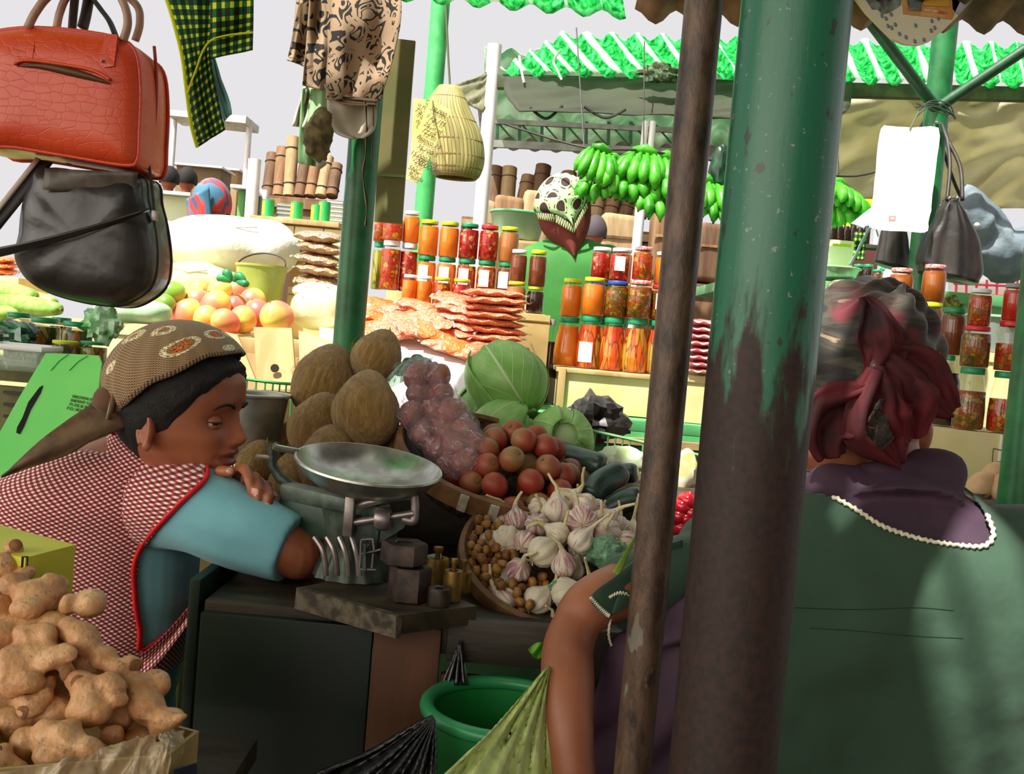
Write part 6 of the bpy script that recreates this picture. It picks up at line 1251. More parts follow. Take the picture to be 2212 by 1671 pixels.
xd = GY(200, 858)-GY(155, 850); zd = GY(155, 850)-GY(145, 872)
for k, s in enumerate(('BROWN AND', 'INFANT GRA', '75-5% & 94', 'P.O. BOX')): text_part(s, PX(9.5, 1.9), gcard, mat('dark_green_ink', C(60, 84, 30)), GY(156-4*k, 858+8.5*k)+V((0, -.0015, 0)), xd, zd)
for a, b in (((148, 765), (110, 800)), ((190, 768), (150, 800))): MB().tube([GY(*a)+V((0, -.001, 0)), GY((a[0]+b[0])/2, (a[1]+b[1])/2-4)+V((0, -.001, 0)), GY(*b)+V((0, -.001, 0))], .0007, 6).build('crease', mat('green_crease', C(60, 150, 60)), gcard)
MB().box(GY(-20, 1060)+V((.03, .06, -.5)), (.42, .1, .98), bev=.004).build('backing_box', m_gc, gcard)
# ------------------------------------------------------------------ right-hand stall: jars on a white carton
rc = P(2100, 990, 2.3); rz = P(2100, 930, 2.24).z
t = thing('carton', 'cream and white carton carrying the tall pickle jars at the right', 'box', (rc.x+.03, 2.36, 0)); zb0 = P(2080, 1045, 2.23).z
MB().box((rc.x+.02, 2.36, (rz+zb0)/2), (.36, .26, rz-zb0-.003), bev=.002).build('body', m_carton, t)
MB().box((rc.x+.08, 2.228, (rz+zb0)/2), (.11, .004, rz-zb0-.004)).build('printed_panel', m_white_p, t)
xl, xr = P(2139, 1000, 2.225), P(2175, 1000, 2.225)
ol = MB(); ol.tube([P(2146, 968, 2.224), P(2140, 1042, 2.224)], .001, 6); ol.tube([P(2146, 968, 2.224), P(2175, 975, 2.224)], .001, 6); ol.build('printed_frame', mat('ink_line', C(50, 50, 70)), t)
text_part('FOR\nMAYON', PX(13, 2.22), t, mat('ink_line', C(50, 50, 70)), P(2150, 1042, 2.222), P(2150, 900, 2.222)-P(2150, 1042, 2.222), V((-1, 0, 0)))
t = thing('right_stall_table', 'green table of the right stall under the carton and eggs', 'table', (.95, 2.6, 0)); MB().box((1.12, 2.47, zb0-.02), (.86, .68, .036), bev=.003).build('top', m_gtable, t)
for x in (.76, 1.48):
    for y in (2.2, 2.74): MB().box((x, y, (zb0-.04)/2), (.05, .05, zb0-.04), bev=.003).build('leg', m_gtable, t)
g5 = 'jars on the right stall'
column(2160, 946, 2.27, [('taper', 64, 132, 'green', 'mixed pickle', 0, .55), ('tall', 58, 108, 'red', 'mixed pickle', 0, .55), ('jam', 48, 80, 'silver', 'red sauce')], 'the stack next to the edge post', rz, g5)
column(2087, 940, 2.29, [('taper', 66, 134, 'green', 'olive pickle', 0, .62), ('jam', 60, 88, 'red', 'olive pickle'), ('jam', 47, 80, 'white', 'mixed pickle')], 'the stack second from the edge post', rz, g5)
column(2036, 925, 2.36, [('bottle', 56, 152, 'green', 'dark sauce'), ('jam', 52, 102, 'green', 'brown syrup')], 'the stack third from the edge post', rz, g5)
t = thing('carton', 'hidden carton behind the headscarf under the honey jars', 'box', (P(1960, 880, 2.5).x, 2.55, 0)); rz2 = P(1990, 850, 2.5).z; MB().box((P(1962, 880, 2.5).x, 2.56, (rz2+zb0)/2), (.22, .16, rz2-zb0-.002), bev=.003).build('body', m_carton, t); MB().box((P(1962, 880, 2.5).x, 2.479, rz2-.03), (.2, .002, .003)).build('flap_line', MATS['carton_line'], t)
column(1992, 852, 2.5, [('jam', 50, 104, 'green', 'dark sauce'), ('jam', 52, 92, 'lime', 'brown syrup'), ('jam', 49, 80, 'red check', 'honey')], 'the tallest stack right of the braced post', rz2+.001, g5)
column(1922, 846, 2.53, [('jam', 50, 90, 'green', 'brown syrup'), ('jam', 50, 92, 'lime', 'brown syrup'), ('jam', 50, 80, 'red check', 'honey')], 'the stack left of the braced post', rz2+.001, g5)
for x, y, Y in ((2148, 1030, 2.08), (2118, 1050, 2.06), (2170, 1052, 2.04)):
    p = P(x, y, Y); o = MB().ell((0, 0, 0), (.027, .027, .033), None, 20, 14).build('egg', mat('brown_egg', C(214, 170, 124), C(228, 190, 150), .5, 30), None, 180); o.location = p; o.rotation_euler = (rnd(-.6, .6), .4, 0); tag(o, 'pale brown egg in front of the carton, beside the edge post', 'egg', 'eggs in front of the carton')
t = thing('egg_tray', 'grey card tray under the eggs beside the edge post', 'tray', P(2148, 1075, 2.06)); p = P(2145, 1082, 2.07); MB().box(p, (.16, .1, .014), bev=.004).build('base', mat('grey_card', C(130, 126, 116), rough=.9), t)
for k in range(6): MB().lathe([(.02, 0), (.016, .008), (.022, .014)], 12, M.Translation(p+V((-.05+.05*(k % 3), -.025+.05*(k//3), .004)))).build('cup', MATS['grey_card'], t)
t = thing('stand', 'stand under the egg tray of the right stall', 'stand', (p.x, p.y, 0)); MB().box((p.x, p.y, (p.z-.008)/2), (.2, .12, p.z-.009), bev=.004).build('body', m_gtable, t); MB().box((p.x, p.y-.062, p.z-.03), (.19, .004, .02)).build('edge_strip', m_greendk, t)
# bowl, dark jars and cartons further back on the right
RB = 3.3; zr = P(1810, 612, RB).z; p = P(1796, 610, RB); t = thing('metal_bowl', 'grey green metal bowl on the far right table beside the thick post', 'bowl', p); T = M.Translation(p)
MB().lathe([(0, 0), (.05, .002), (.075, .02), (.085, .045), (.09, .047), (.083, .043), (.072, .022), (0, .006)], 32, T).build('bowl', m_alu, t); MB().tube([T @ V((.088*cos(2*pi*i/32), .088*sin(2*pi*i/32), .046)) for i in range(32)], .003, 6, close=True).build('rim', mat('pale_green_rim', C(150, 190, 150), rough=.4), t)
tp = P(1900, 640, 3.7); t = thing('far_right_table', 'table under the bowl and dark bottles of the far right stall', 'table', (tp.x, 3.7, 0)); MB().box((1.25, 3.66, zr-.02), (1.1, .9, .036), bev=.004).build('top', m_gtable, t)
for x in (.8, 1.7):
    for y in (3.3, 4.0): MB().box((x, y, (zr-.04)/2), (.05, .05, zr-.04), bev=.003).build('leg', m_gtable, t)
g6 = 'dark jars on the far right table'
for i, (x, Y, wd, hh, lid, c, st) in enumerate(((1852, 3.45, 26, 52, 'green', 'dark sauce', 'jam'), (1872, 3.5, 24, 56, 'green', 'dark sauce', 'jam'), (1892, 3.45, 24, 44, 'green', 'brown syrup', 'jam'), (1908, 3.52, 24, 52, 'green', 'dark sauce', 'jam'))):
    jar(x, 618, Y, wd, hh, st, lid, c, ['beside the metal bowl', 'second right of the metal bowl', 'third right of the metal bowl', 'fourth right of the metal bowl'][i], z=zr, group=g6)
bx = P(1822, 585, 3.9); t = thing('carton', 'pale yellow and white box standing above the metal bowl', 'box', (bx.x, 3.9, zr)); zt = P(1818, 518, 3.9).z; MB().box((P(1815, 560, 3.9).x, 3.94, (zr+zt)/2), (PX(54, 3.9), .08, zt-zr-.002), bev=.003).build('body', mat('pale_yellow_box', C(236, 236, 170), C(244, 244, 214), .6, 6), t); MB().box((P(1815, 560, 3.9).x, 3.899, zt-.02), (PX(40, 3.9), .002, .01)).build('printed_band', LID['lime'], t)
for i in range(6):
    jar(1796+15*i, 520, 4.1, 15, 48+6*(i % 2), 'bottle', 'red' if i % 3 else 'silver', 'dark sauce', ['leftmost', 'second', 'third', 'fourth', 'fifth', 'rightmost'][i]+' of the row behind the pale yellow box', z=P(1830, 525, 4.1).z, group='bottles behind the yellow box')
t = thing('bottle_shelf', 'shelf box carrying the row of dark bottles', 'shelf', (P(1832, 560, 4.1).x, 4.12, zr)); zz = P(1830, 525, 4.1).z; MB().box((P(1834, 560, 4.1).x, 4.11, (zr+zz)/2), (PX(110, 4.1), .1, zz-zr-.002), bev=.002).build('body', mat('maroon_box', C(90, 40, 40), rough=.7), t); MB().box((P(1834, 560, 4.1).x, 4.058, zz-.012), (PX(108, 4.1), .003, .01)).build('edge_strip', m_greendk, t)
sack('white_sack', 'white bag beside the dark jars under the pleated black bag', (1930, 605, 3.45), (.035, .04, .045), m_sack, 31)
sack('patterned_bundle', 'mottled grey green cloth bundle behind the red headscarf', (1858, 640, 2.9), (.10, .07, .045), mat('mottled_cloth', C(90, 90, 60), C(170, 160, 120), .8, 40), 33, amp=.2)
# red and white lattice crates far right
t = thing('lattice_crate', 'white crate with red lattice bars at the far right', 'crate', P(2140, 660, 4.6)); lc = MB(); y0, y1 = 600, 670
MB().prism([P(2060, 606, 4.72), P(2260, 612, 4.72), P(2260, 690, 4.72), P(2060, 684, 4.72)], (0, .06, 0)).build('back_panel', m_white_p, t, 0)
for k in range(9): MB().tube([P(2066+22*k, 604, 4.66), P(2063+22*k, 690, 4.66)], .006, 6).build('bar', mat('pink_red_bar', C(226, 70, 100), rough=.5), t)
for k in range(4): MB().tube([P(2060, 612+22*k, 4.655), P(2270, 622+22*k, 4.655)], .005, 6).build('bar', MATS['pink_red_bar'], t)
t = thing('stand', 'low plinth under the red lattice crate', 'stand', (P(2160, 700, 4.7).x, 4.7, 0)); zl = P(2160, 690, 4.7).z; MB().box((P(2160, 700, 4.7).x, 4.72, zl/2-.01), (.5, .2, zl-.03), bev=.004).build('body', m_gtable, t); MB().box((P(2160, 700, 4.7).x, 4.615, zl-.06), (.5, .006, .02)).build('edge_strip', m_greendk, t)
t = thing('plastic_tub', 'grey tub with pale green rim behind the pickle jars at the right', 'tub', P(2140, 760, 2.75)); T = M.Translation(P(2128, 760, 2.92)); MB().lathe([(0, 0), (.075, 0), (.085, .1), (.089, .102), (.084, .1), (.073, .004), (0, .004)], 28, T).build('bowl', mat('grey_plastic', C(130, 140, 130), rough=.5), t); MB().tube([T @ V((.088*cos(2*pi*i/28), .088*sin(2*pi*i/28), .101)) for i in range(28)], .004, 6, close=True).build('rim', MATS['pale_green_rim'], t)
t = thing('carton', 'plain box under the grey tub behind the right stall jars', 'box', (P(2128, 780, 2.75).x, 2.75, zb0)); zz = P(2128, 760, 2.92).z; MB().box((P(2128, 780, 2.92).x, 2.92, zz/2), (.2, .18, zz-.004), bev=.003).build('body', m_carton, t); MB().box((P(2128, 780, 2.92).x, 2.828, zz-.03), (.19, .003, .003)).build('flap_line', MATS['carton_line'], t)
crumple('leaf_bunch', 'bunch of dark green leaves behind the honey jars', 'herbs', P(2052, 668, 2.8), (.035, .03, .03), mat('herb_leaves', C(60, 80, 20), C(150, 160, 60), .6, 60), 41, amp=.7)
# red striped packets and chillies seen between the two posts
for i in range(8): pillow('sauce_packet', 'red and white striped packet between the two near posts, '+['lowest', 'second from bottom', 'third from bottom', 'fourth from bottom', 'fourth from top', 'third from top', 'second from top', 'topmost'][i], 'packet', P(1514, 802-15*i, 2.75), (.05, .06, .0095), (0, 0, rnd(-.1, .1)), mat('striped_packet', C(200, 50, 60), C(240, 232, 230), .3, 60, st=(.2, .2, 3), coat=.8), 'striped packets between the posts', seed=90+i)
t = thing('carton', 'cream carton with orange print between the two near posts', 'box', (P(1510, 830, 2.75).x, 2.75, tz_)); zz = P(1514, 810, 2.75).z; MB().box((P(1514, 850, 2.75).x, 2.77, (zz+tz_)/2), (.11, .13, zz-tz_-.003), bev=.002).build('body', m_carton, t); MB().box((P(1514, 850, 2.75).x, 2.703, zz-.02), (.1, .003, .004)).build('flap_line', MATS['carton_line'], t)
for i, (x, y) in enumerate(((1476, 1090), (1488, 1078), (1468, 1112), (1484, 1118), (1496, 1104), (1472, 1136), (1490, 1142))):
    s = PS([(x-8, y+14, 1.86), (x, y, 1.84), (x+5, y-16, 1.84)], 6); o = MB().tube(s, [.004+.016*sin(pi*min(.95, .15+j/(len(s)-1))) for j in range(len(s))], 14).build('red_pepper', mat('red_pepper_skin', C(170, 20, 34), C(200, 40, 50), .15, 20, coat=.8), None, 180); tag(o, 'glossy red pepper glimpsed between the two near posts', 'pepper', 'red peppers between the posts')
t = thing('pepper_crate', 'low crate holding the red peppers and printed packet by the posts', 'crate', (P(1485, 1150, 1.88).x, 1.9, CZ)); q = P(1484, 1160, 1.88); MB().box((q.x+.02, 1.92, (q.z+CZ)/2), (.15, .2, q.z-CZ-.002), bev=.003).build('body', m_dkwood, t); MB().box((q.x+.02, 1.818, q.z-.03), (.15, .006, .02), bev=.001).build('slat', m_brownbd, t)
crumple('plastic_bundle', 'yellow and white printed packet between the two near posts', 'plastic bag', P(1475, 1020, 2.1), (.03, .03, .05), mat('yellow_packet', C(226, 206, 80), C(236, 232, 214), .35, 14, st=(1, 1, 2)), 51, amp=.15)
# ------------------------------------------------------------------ seller in green seen from the back
gp = thing('person', 'person seen from the back in green top and cream kerchief with dark ovals', 'person', (P(1235, 560, 3.75).x, 3.75, 0)); hcc = P(1212, 446, 3.75)
tor_g = [(1560, 1200, 110, 3.75, .13), (1300, 1205, 105, 3.75, .125), (1000, 1215, 98, 3.75, .12), (760, 1225, 110, 3.75, .115), (640, 1232, 112, 3.75, .115), (570, 1236, 108, 3.75, .10), (535, 1238, 84, 3.76, .08), (515, 1238, 40, 3.77, .05)]
mb = MB(); torso(mb, tor_g, grow=-.008); mb.ell(hcc, (.08, .095, .11)); mb.tube(PS([(1236, 560, 3.76), (1224, 500, 3.76), (1214, 460, 3.755)], 4), .052, 16)
for sx, ex in ((1150, 1128), (1318, 1345)): mb.tube(PS([(sx, 565, 3.75), (ex, 660, 3.76), (ex+(30 if sx < 1200 else -30), 770, 3.9)], 5), [.045, .043, .041, .039, .037, .036, .035, .034, .033, .032, .031], 14)
me = mb.fused(.006, 3); link('body', me, m_skin2, gp, 180)
mb = MB(); torso(mb, tor_g, grow=.004)
for sx, ex in ((1155, 1130), (1312, 1343)): mb.tube(PS([(sx, 562, 3.75), ((sx+ex)/2, 610, 3.75), (ex, 660, 3.76)], 5), .055, 16); mb.ell(P(sx, 562, 3.75), .06)
me = mb.fused(.007, 4); link('green_top', me, mat('grass_green_cloth', C(44, 112, 40), C(54, 126, 50), .8, 8), gp, 180)
def kerchief():
    t = NT('oval_print_kerchief'); o = t.coord('UV'); xx, yy, _ = t.sep(o); fy = t.math('FLOOR', yy); ax = t.math('SUBTRACT', t.math('FRACT', t.math('ADD', xx, t.math('MULTIPLY', fy, .5))), .5); ay = t.math('SUBTRACT', t.math('FRACT', yy), .5); d = t.math('SQRT', t.math('ADD', t.math('MULTIPLY', ax, ax), t.math('MULTIPLY', t.math('MULTIPLY', ay, ay), .7))); n = t.noise(o, 6, 2); blob = t.math('LESS_THAN', d, .26); ring = t.math('LESS_THAN', t.math('ABSOLUTE', t.math('SUBTRACT', d, .36)), .035)
    v = t.sep(o)[1]; col = t.mix(t.math('MULTIPLY', ring, t.math('GREATER_THAN', n, .5)), C(176, 214, 150), C(60, 50, 36)); return t.done(t.mix(blob, col, C(52, 24, 22)), .75)
m_ker = kerchief(); kp = MB()
HK = M.Translation(hcc) @ Euler((R(-6), R(4), 0)).to_matrix().to_4x4()
def kf(u, v):
    th = 2*pi*u; lo = lerp_tab([(0, -.1), (1.0, -.2), (pi, -.35)], abs((th-pi/2+pi) % (2*pi)-pi)); el = lo+(pi/2-lo)*v; return HK @ V((.100*cos(el)*cos(th), .112*cos(el)*sin(th), .122*sin(el)))
kp.grid(kf, 56, 20, cu=True, us=8, vs=3); kp.build('kerchief', m_ker, gp, 180, solid=.004)
def flapmesh(name, left, right, Y, us, vs, m, bow=.03, nu=18, nv=10):
    ls, rs_2 = spl(left, 6), spl(right, 6); mb = MB()
    def at_(s, v): k = v*(len(s)-1); i = min(int(k), len(s)-2); f = k-i; return [a+(b-a)*f for a, b in zip(s[i], s[i+1])]
    def fn(u, v): a, b = at_(ls, v), at_(rs_2, v); return P(a[0]+(b[0]-a[0])*u, a[1]+(b[1]-a[1])*u, Y-bow*sin(pi*u))
    mb.grid(fn, nu, nv, us=us, vs=vs); return mb.build(name, m, gp, 180, solid=.003)
flapmesh('kerchief_flap', [(1156, 430), (1160, 458), (1200, 466), (1238, 487)], [(1270, 420), (1262, 440), (1252, 462), (1240, 488)], 3.665, 3, 1.6, m_ker, .045)
def zig():
    t = NT('black_zigzag_border'); uv = t.coord('UV'); x, y, _ = t.sep(uv); tri = t.math('ABSOLUTE', t.math('SUBTRACT', t.math('FRACT', x), .5)); a = t.math('LESS_THAN', t.math('ABSOLUTE', t.math('SUBTRACT', t.math('MULTIPLY', tri, 2), y)), .28); b = t.math('LESS_THAN', y, .14)
    return t.done(t.mix(t.math('MAXIMUM', a, b), C(214, 224, 160), C(40, 36, 24)), .75)
m_zig = zig()
flapmesh('kerchief_border', [(1158, 458), (1162, 472)], [(1204, 462), (1202, 480)], 3.645, 9, 1, m_zig, .02, 12, 3); flapmesh('kerchief_border', [(1202, 462), (1200, 480)], [(1240, 486), (1239, 503)], 3.63, 8, 1, m_zig, .004, 10, 3); flapmesh('kerchief_border', [(1240, 486), (1240, 503)], [(1268, 432), (1270, 448)], 3.63, 9, 1, m_zig, .006, 12, 3)
m_mar = mat('maroon_underscarf', C(104, 34, 28), C(120, 44, 36), .8, 8)
flapmesh('underscarf', [(1160, 462), (1172, 500), (1205, 530), (1240, 556)], [(1274, 420), (1276, 470), (1264, 516), (1243, 557)], 3.69, 1, 1, m_mar, .05)
# ------------------------------------------------------------------ green bananas on a line
def banana_mat():
    t = NT('green_banana_skin'); o = t.coord(); n = t.noise(o, 30, 3); oi = t.n('ObjectInfo'); c = t.ramp(t.math('ADD', n, t.math('MULTIPLY', oi.outputs['Random'], .3)), [(.35, C(34, 116, 16)), (.6, C(62, 160, 28)), (.85, C(92, 184, 46))]); return t.done(c, .4, translucent=.12)
m_ban = banana_mat(); m_tip = mat('dark_tip', C(54, 44, 24), rough=.8)
def hand(loc, rot, s, label, n=9, grp='green bananas hanging on the line'):
    t = thing('banana_bunch', label, 'bananas', loc, rot, grp); T = wm(t) @ M.Scale(s, 4)
    MB().tube([T @ V((-.035, 0, .005)), T @ V((0, 0, .014)), T @ V((.035, 0, .005))], [.011*s, .016*s, .011*s], 10).build('crown', m_ban, t, 180)
    for k in range(n):
        row = k % 2; a = (k/(n-1)-.5)*2.0; x0 = .04*a; L = rnd(.085, .105); out = .05+.02*row
        pts = [T @ V((x0+math.sin(a)*L*f*.5*(1-.25*f), -(out*sin(pi*f*.55)+row*.012), -L*f*cos(a*.55)-.0+.0*f)) for f in [i/9 for i in range(10)]]
        rr = [s*q for q in (.006, .010, .016, .0185, .019, .019, .0185, .016, .0095, .0035)]
        b = MB(); b.tube(pts, rr, 9); o = b.build('banana', m_ban, t, 180)
        MB().ell(pts[-1], .0042*s, None, 8, 6).build('tip', m_tip, o, 180)
    return t
hs = [(1298, 326, 3.55, .1, .42, 1.0), (1324, 350, 3.6, .5, .25, 1.15), (1352, 382, 3.62, .0, -.1, 1.1), (1392, 332, 3.6, -.2, .2, 1.2), (1380, 385, 3.66, .3, 0, 1.2), (1420, 370, 3.62, -.3, .1, 1.2), (1440, 345, 3.64, .2, 0, 1.2), (1440, 402, 3.7, .2, .1, 1.1), (1475, 395, 3.66, .1, -.1, 1.1), (1530, 395, 3.68, .0, .1, 1.1), (1545, 430, 3.68, .3, 0, 1.0), (1405, 415, 3.6, .4, 0, 1.05), (1300, 380, 3.68, -.3, 0, 1.05)]
for i, (x, y, Y, rz_, ry, s) in enumerate(hs): hand(P(x, y, Y), (ry, ry*.5, rz_), s, 'green banana hand on the line above the seller, '+['leftmost and largest', 'second from left', 'third, low', 'topmost, fourth', 'in the second layer under the topmost', 'beside the topmost', 'cut by the slim post', 'low beside the slim post', 'behind the slim post', 'between the two near posts, upper', 'between the two near posts, lower', 'lowest in the middle', 'tucked behind the leftmost'][i], 9 if i < 8 else 7)
hand(P(1812, 402, 3.8), (0, .2, .5), 1.15, 'hand of green bananas right of the thick rusty post, upper', 9); hand(P(1800, 440, 3.82), (0, -.1, -.2), 1.0, 'hand of green bananas right of the thick rusty post, lower', 9); hand(P(1838, 425, 3.85), (0, .2, 0), .9, 'hand of green bananas right of the thick rusty post, smallest', 8)
ln = MB(); ln.tube(PS([(1090, 268, 3.75), (1262, 318, 3.56), (1390, 325, 3.6), (1530, 345, 3.68), (1690, 360, 3.75), (1850, 380, 3.85), (1995, 330, 3.9)], 8), .004, 6); o = ln.build('rope', m_strap, None, 180); tag(o, 'thin dark line carrying the green bananas across the stall', 'rope')
for a, b in (((1262, 318, 3.56), (1245, 60, 3.9)), ((1390, 325, 3.6), (1392, 90, 4.2)), ((1812, 375, 3.83), (1800, 150, 4.45))):
    o = MB().tube([P(*a), P(*b)], .0028, 6).build('rope', m_strap, None); tag(o, 'dark cord holding the banana line, '+{1262: 'above the leftmost hand', 1390: 'above the topmost hand', 1812: 'behind the thick post'}[a[0]], 'rope')
# dark hanging bag between the posts at banana height
crumple('plastic_bag', 'dark green bag hanging between the two near posts beside the bananas', 'plastic bag', P(1553, 362, 3.68), (.035, .03, .085), mat('bottle_green_film', C(14, 46, 30), C(30, 80, 54), .3, 14), 61, amp=.25)
# ------------------------------------------------------------------ tarps
def tarp(name, label, left, right, m, wav, seed, nu=50, nv=24):
    ls, rs_2 = spl(left, 6), spl(right, 6); mb = MB()
    def at_(s, v): k = v*(len(s)-1); i = min(int(k), len(s)-2); f = k-i; return [a+(b-a)*f for a, b in zip(s[i], s[i+1])]
    def fn(u, v):
        a, b = at_(ls, v), at_(rs_2, v); q = P(*[x+(y-x)*u for x, y in zip(a, b)]); return q+V((0, wav*noise.noise(V((u*9+v*6+seed, v*4-u*3, seed)))*2+wav*.8*sin(u*17+v*9)*v, wav*.5*noise.noise(V((u*6, v*2, seed+4)))*v))
    mb.grid(fn, nu, nv); o = mb.build(name, m, None, 180, solid=.004); return tag(o, label, 'tarp')
m_tarp1 = mat('dark_olive_tarp', C(40, 43, 27), C(50, 52, 34), .75, 4); m_tarp2 = mat('grey_tarp', C(206, 202, 166), C(226, 222, 192), .6, 3, bump=.4, bsc=9, bd=.03, translucent=.45)
tarp('tarpaulin', 'dark olive tarpaulin stretched under the green roof sheets above the bananas', [(1088, 166, 4.4), (1092, 205, 4.2), (1122, 240, 4.0)], [(1840, 178, 4.45), (1836, 230, 4.3), (1800, 262, 4.2)], m_tarp1, .012, 2)
tarp('tarpaulin', 'grey tarpaulin corner hanging left of the white post', [(1068, 146, 4.98), (1020, 170, 4.98), (950, 194, 4.98)], [(1070, 152, 4.98), (1062, 200, 4.98), (1045, 244, 4.98)], mat('grey_green_tarp', C(110, 112, 84), C(128, 128, 100), .7, 4), .006, 5, 16, 14)
tarp('tarpaulin', 'crumpled pale grey tarpaulin hanging behind the braced post at the right', [(1800, 190, 4.62), (1800, 260, 4.7), (1805, 340, 4.9), (1800, 425, 5.0)], [(2420, 205, 4.62), (2420, 270, 4.7), (2420, 340, 4.8), (2300, 455, 5.0)], m_tarp2, .035, 9, 70, 30)
for k, (a, b) in enumerate((((1145, 232), (1215, 228)), ((1262, 230), (1352, 236)))): o = MB().tube(PS([(a[0], a[1], 4.05), ((a[0]+b[0])/2, a[1]+24, 4.05), (b[0], b[1], 4.05)], 8), .006, 6).build('rope', m_strap, None); tag(o, ['dark rope loop at the left of the olive tarpaulin edge', 'dark rope loop in the middle of the olive tarpaulin edge'][k], 'rope')
for k, pts in enumerate((((1122, 120, 4.3), (1126, 150, 4.3), (1132, 178, 4.3)), ((1210, 108, 4.3), (1196, 132, 4.3), (1204, 152, 4.3), (1213, 172, 4.3)))): o = MB().tube(PS(pts, 5), .005, 6).build('cloth_strip', m_white_p, None); tag(o, ['short white cloth strip on the olive tarpaulin, left one', 'kinked white cloth strip on the olive tarpaulin, right one'][k], 'string')
crumple('rope_tangle', 'tangle of dark green netting tied at the gutter beside the slim post', 'netting', P(1425, 158, 4.2), (.08, .03, .04), mat('dark_netting', C(30, 50, 36), C(90, 110, 60), .8, 60), 66, amp=.8)
# ------------------------------------------------------------------ far stalls
m_wpost = mat('white_post', C(226, 222, 224), C(240, 238, 240), .5, 6); m_grey = mat('grey_steel', C(112, 116, 108), C(140, 144, 136), .55, 10)
for i, (x, y, Y, r, h, lb) in enumerate(((548, 380, 6.0, .038, 2.1, 'white post left of the green tins'), (575, 380, 6.6, .03, 2.0, 'grey white post close beside the first white one'), (1052, 300, 5.0, .035, 2.6, 'bright white post right of the wicker basket'), (1108, 400, 6.2, .024, 1.9, 'thin grey post behind the green basin'), (996, 440, 6.5, .03, 1.75, 'short white post under the wicker basket'), (1384, 440, 6.0, .03, 2.3, 'white post under the bananas'), (1268, 440, 7.0, .022, 1.9, 'thin white post behind the kerchief'))):
    p = P(x, y, Y); t = thing('stall_post', lb, 'pole', (p.x, p.y, 0), group='white posts of the far stalls'); MB().tube([(p.x, p.y, 0), (p.x, p.y, h/2), (p.x, p.y, h)], r, 14).build('shaft', m_wpost, t, 60)
    MB().box((p.x, p.y, .006), (r*4, r*4, .012)).build('foot_plate', m_grey, t)
fr_ = MB(); Yt = 6.4
t = thing('roof_truss', 'grey light steel truss with crossed rods under the far roof', 'truss', P(1250, 300, Yt))
for k, (a, b, wd) in enumerate((((1060, 262), (1470, 282), .03), ((1060, 310), (1470, 330), .045))): MB().bar(P(*a, Yt), P(*b, Yt), .03, wd).build('chord', m_grey, t)
for k in range(9): x = 1075+48*k; MB().bar(P(x, 263, Yt), P(x-1, 312, Yt), .02, .02).build('web_post', m_greendk, t); MB().tube([P(x, 264, Yt), P(x+46, 316, Yt)], .006, 6).build('web_rod', m_greendk, t)
for k in range(2): MB().tube([P(1395+k*16, 262, Yt-.1), P(1388+k*16, 330, Yt-.1)], .02, 10).build('strut', m_wpost, t)
corrugated('ceiling', P(1050, 300, 7.2), P(1600, 322, 7.2), V((.0, -1.2, .28)), mat('pale_green_sheet', C(150, 196, 164), C(206, 226, 208), .7, 5, translucent=.4), pitch=.16, amp=.025); corrugated('ceiling', P(1040, 318, 9.5), P(1640, 345, 9.5), V((0, -1.6, .12)), mat('grey_far_sheet', C(130, 132, 128), C(160, 160, 156), .8, 4), pitch=.2, amp=.02)
# rolled mats and baskets on display
m_mats = [mat('brown_mat_'+w_, C(*a), C(*b), .85, 14, st=(1, 1, .15), bump=.3) for w_, a, b in (('dark', (88, 62, 44), (120, 90, 64)), ('mid', (120, 88, 58), (150, 116, 82)), ('pale', (150, 124, 88), (178, 152, 114)))]
g7 = 'rolled mats at the far stalls'; k = 0
def roll(a, b, r, m, label):
    t = thing('rolled_mat', label, 'mat', b, group=g7); MB().tube([a, (a+b)/2, b], r, 14).build('roll', m, t, 60); d = (b-a).normalized(); ax = d.orthogonal().normalized(); bx_ = d.cross(ax)
    for f in (.2, .8): c = a+(b-a)*f; MB().tube([c+(ax*cos(q)+bx_*sin(q))*r*1.02 for q in [2*pi*i/12 for i in range(12)]], .005, 5, close=True).build('tie', m_strap, t)
rs = random.Random(8)
for i in range(7):
    x = 582+23*i; roll(P(x+rs.uniform(4, 20), 285+rs.uniform(0, 50)+(30 if i > 4 else 0), 7.3), P(x-4, 424, 7.2), .045, m_mats[i % 3], 'brown rolled mat standing behind the green tins of the far bench')
for i in range(12):
    x = 1068+32*i; roll(P(x+rs.uniform(0, 28), 355+rs.uniform(0, 30), 8.8), P(x-8, 470, 8.7), .068, m_mats[(i*2) % 3], 'brown rolled mat leaning in the row beyond the kerchief and bananas')
zm = min(P(1068-8, 470, 8.7).z, P(1420, 470, 8.7).z)-.035
t = thing('far_stand', 'brown stand under the leaning mats beyond the kerchief', 'stand', (P(1280, 470, 8.8).x, 8.8, 0)); MB().box((P(1290, 470, 8.8).x, 8.75, zm/2), (2.3, .7, zm-.01), bev=.01).build('body', m_mats[0], t); MB().box((P(1290, 470, 8.8).x, 8.39, zm-.06), (2.3, .02, .06)).build('edge_board', m_mats[2], t)
zf = P(1280, 596, 7.9).z
t = thing('far_stand', 'long low brown stand under the woven bales of the far stall', 'stand', (P(1280, 600, 7.9).x, 7.95, 0)); MB().box((P(1290, 600, 7.9).x, 7.95, zf/2), (2.2, .6, zf-.01), bev=.01).build('body', m_mats[0], t); MB().box((P(1290, 600, 7.9).x, 7.64, zf-.06), (2.2, .02, .06)).build('edge_board', m_mats[2], t)
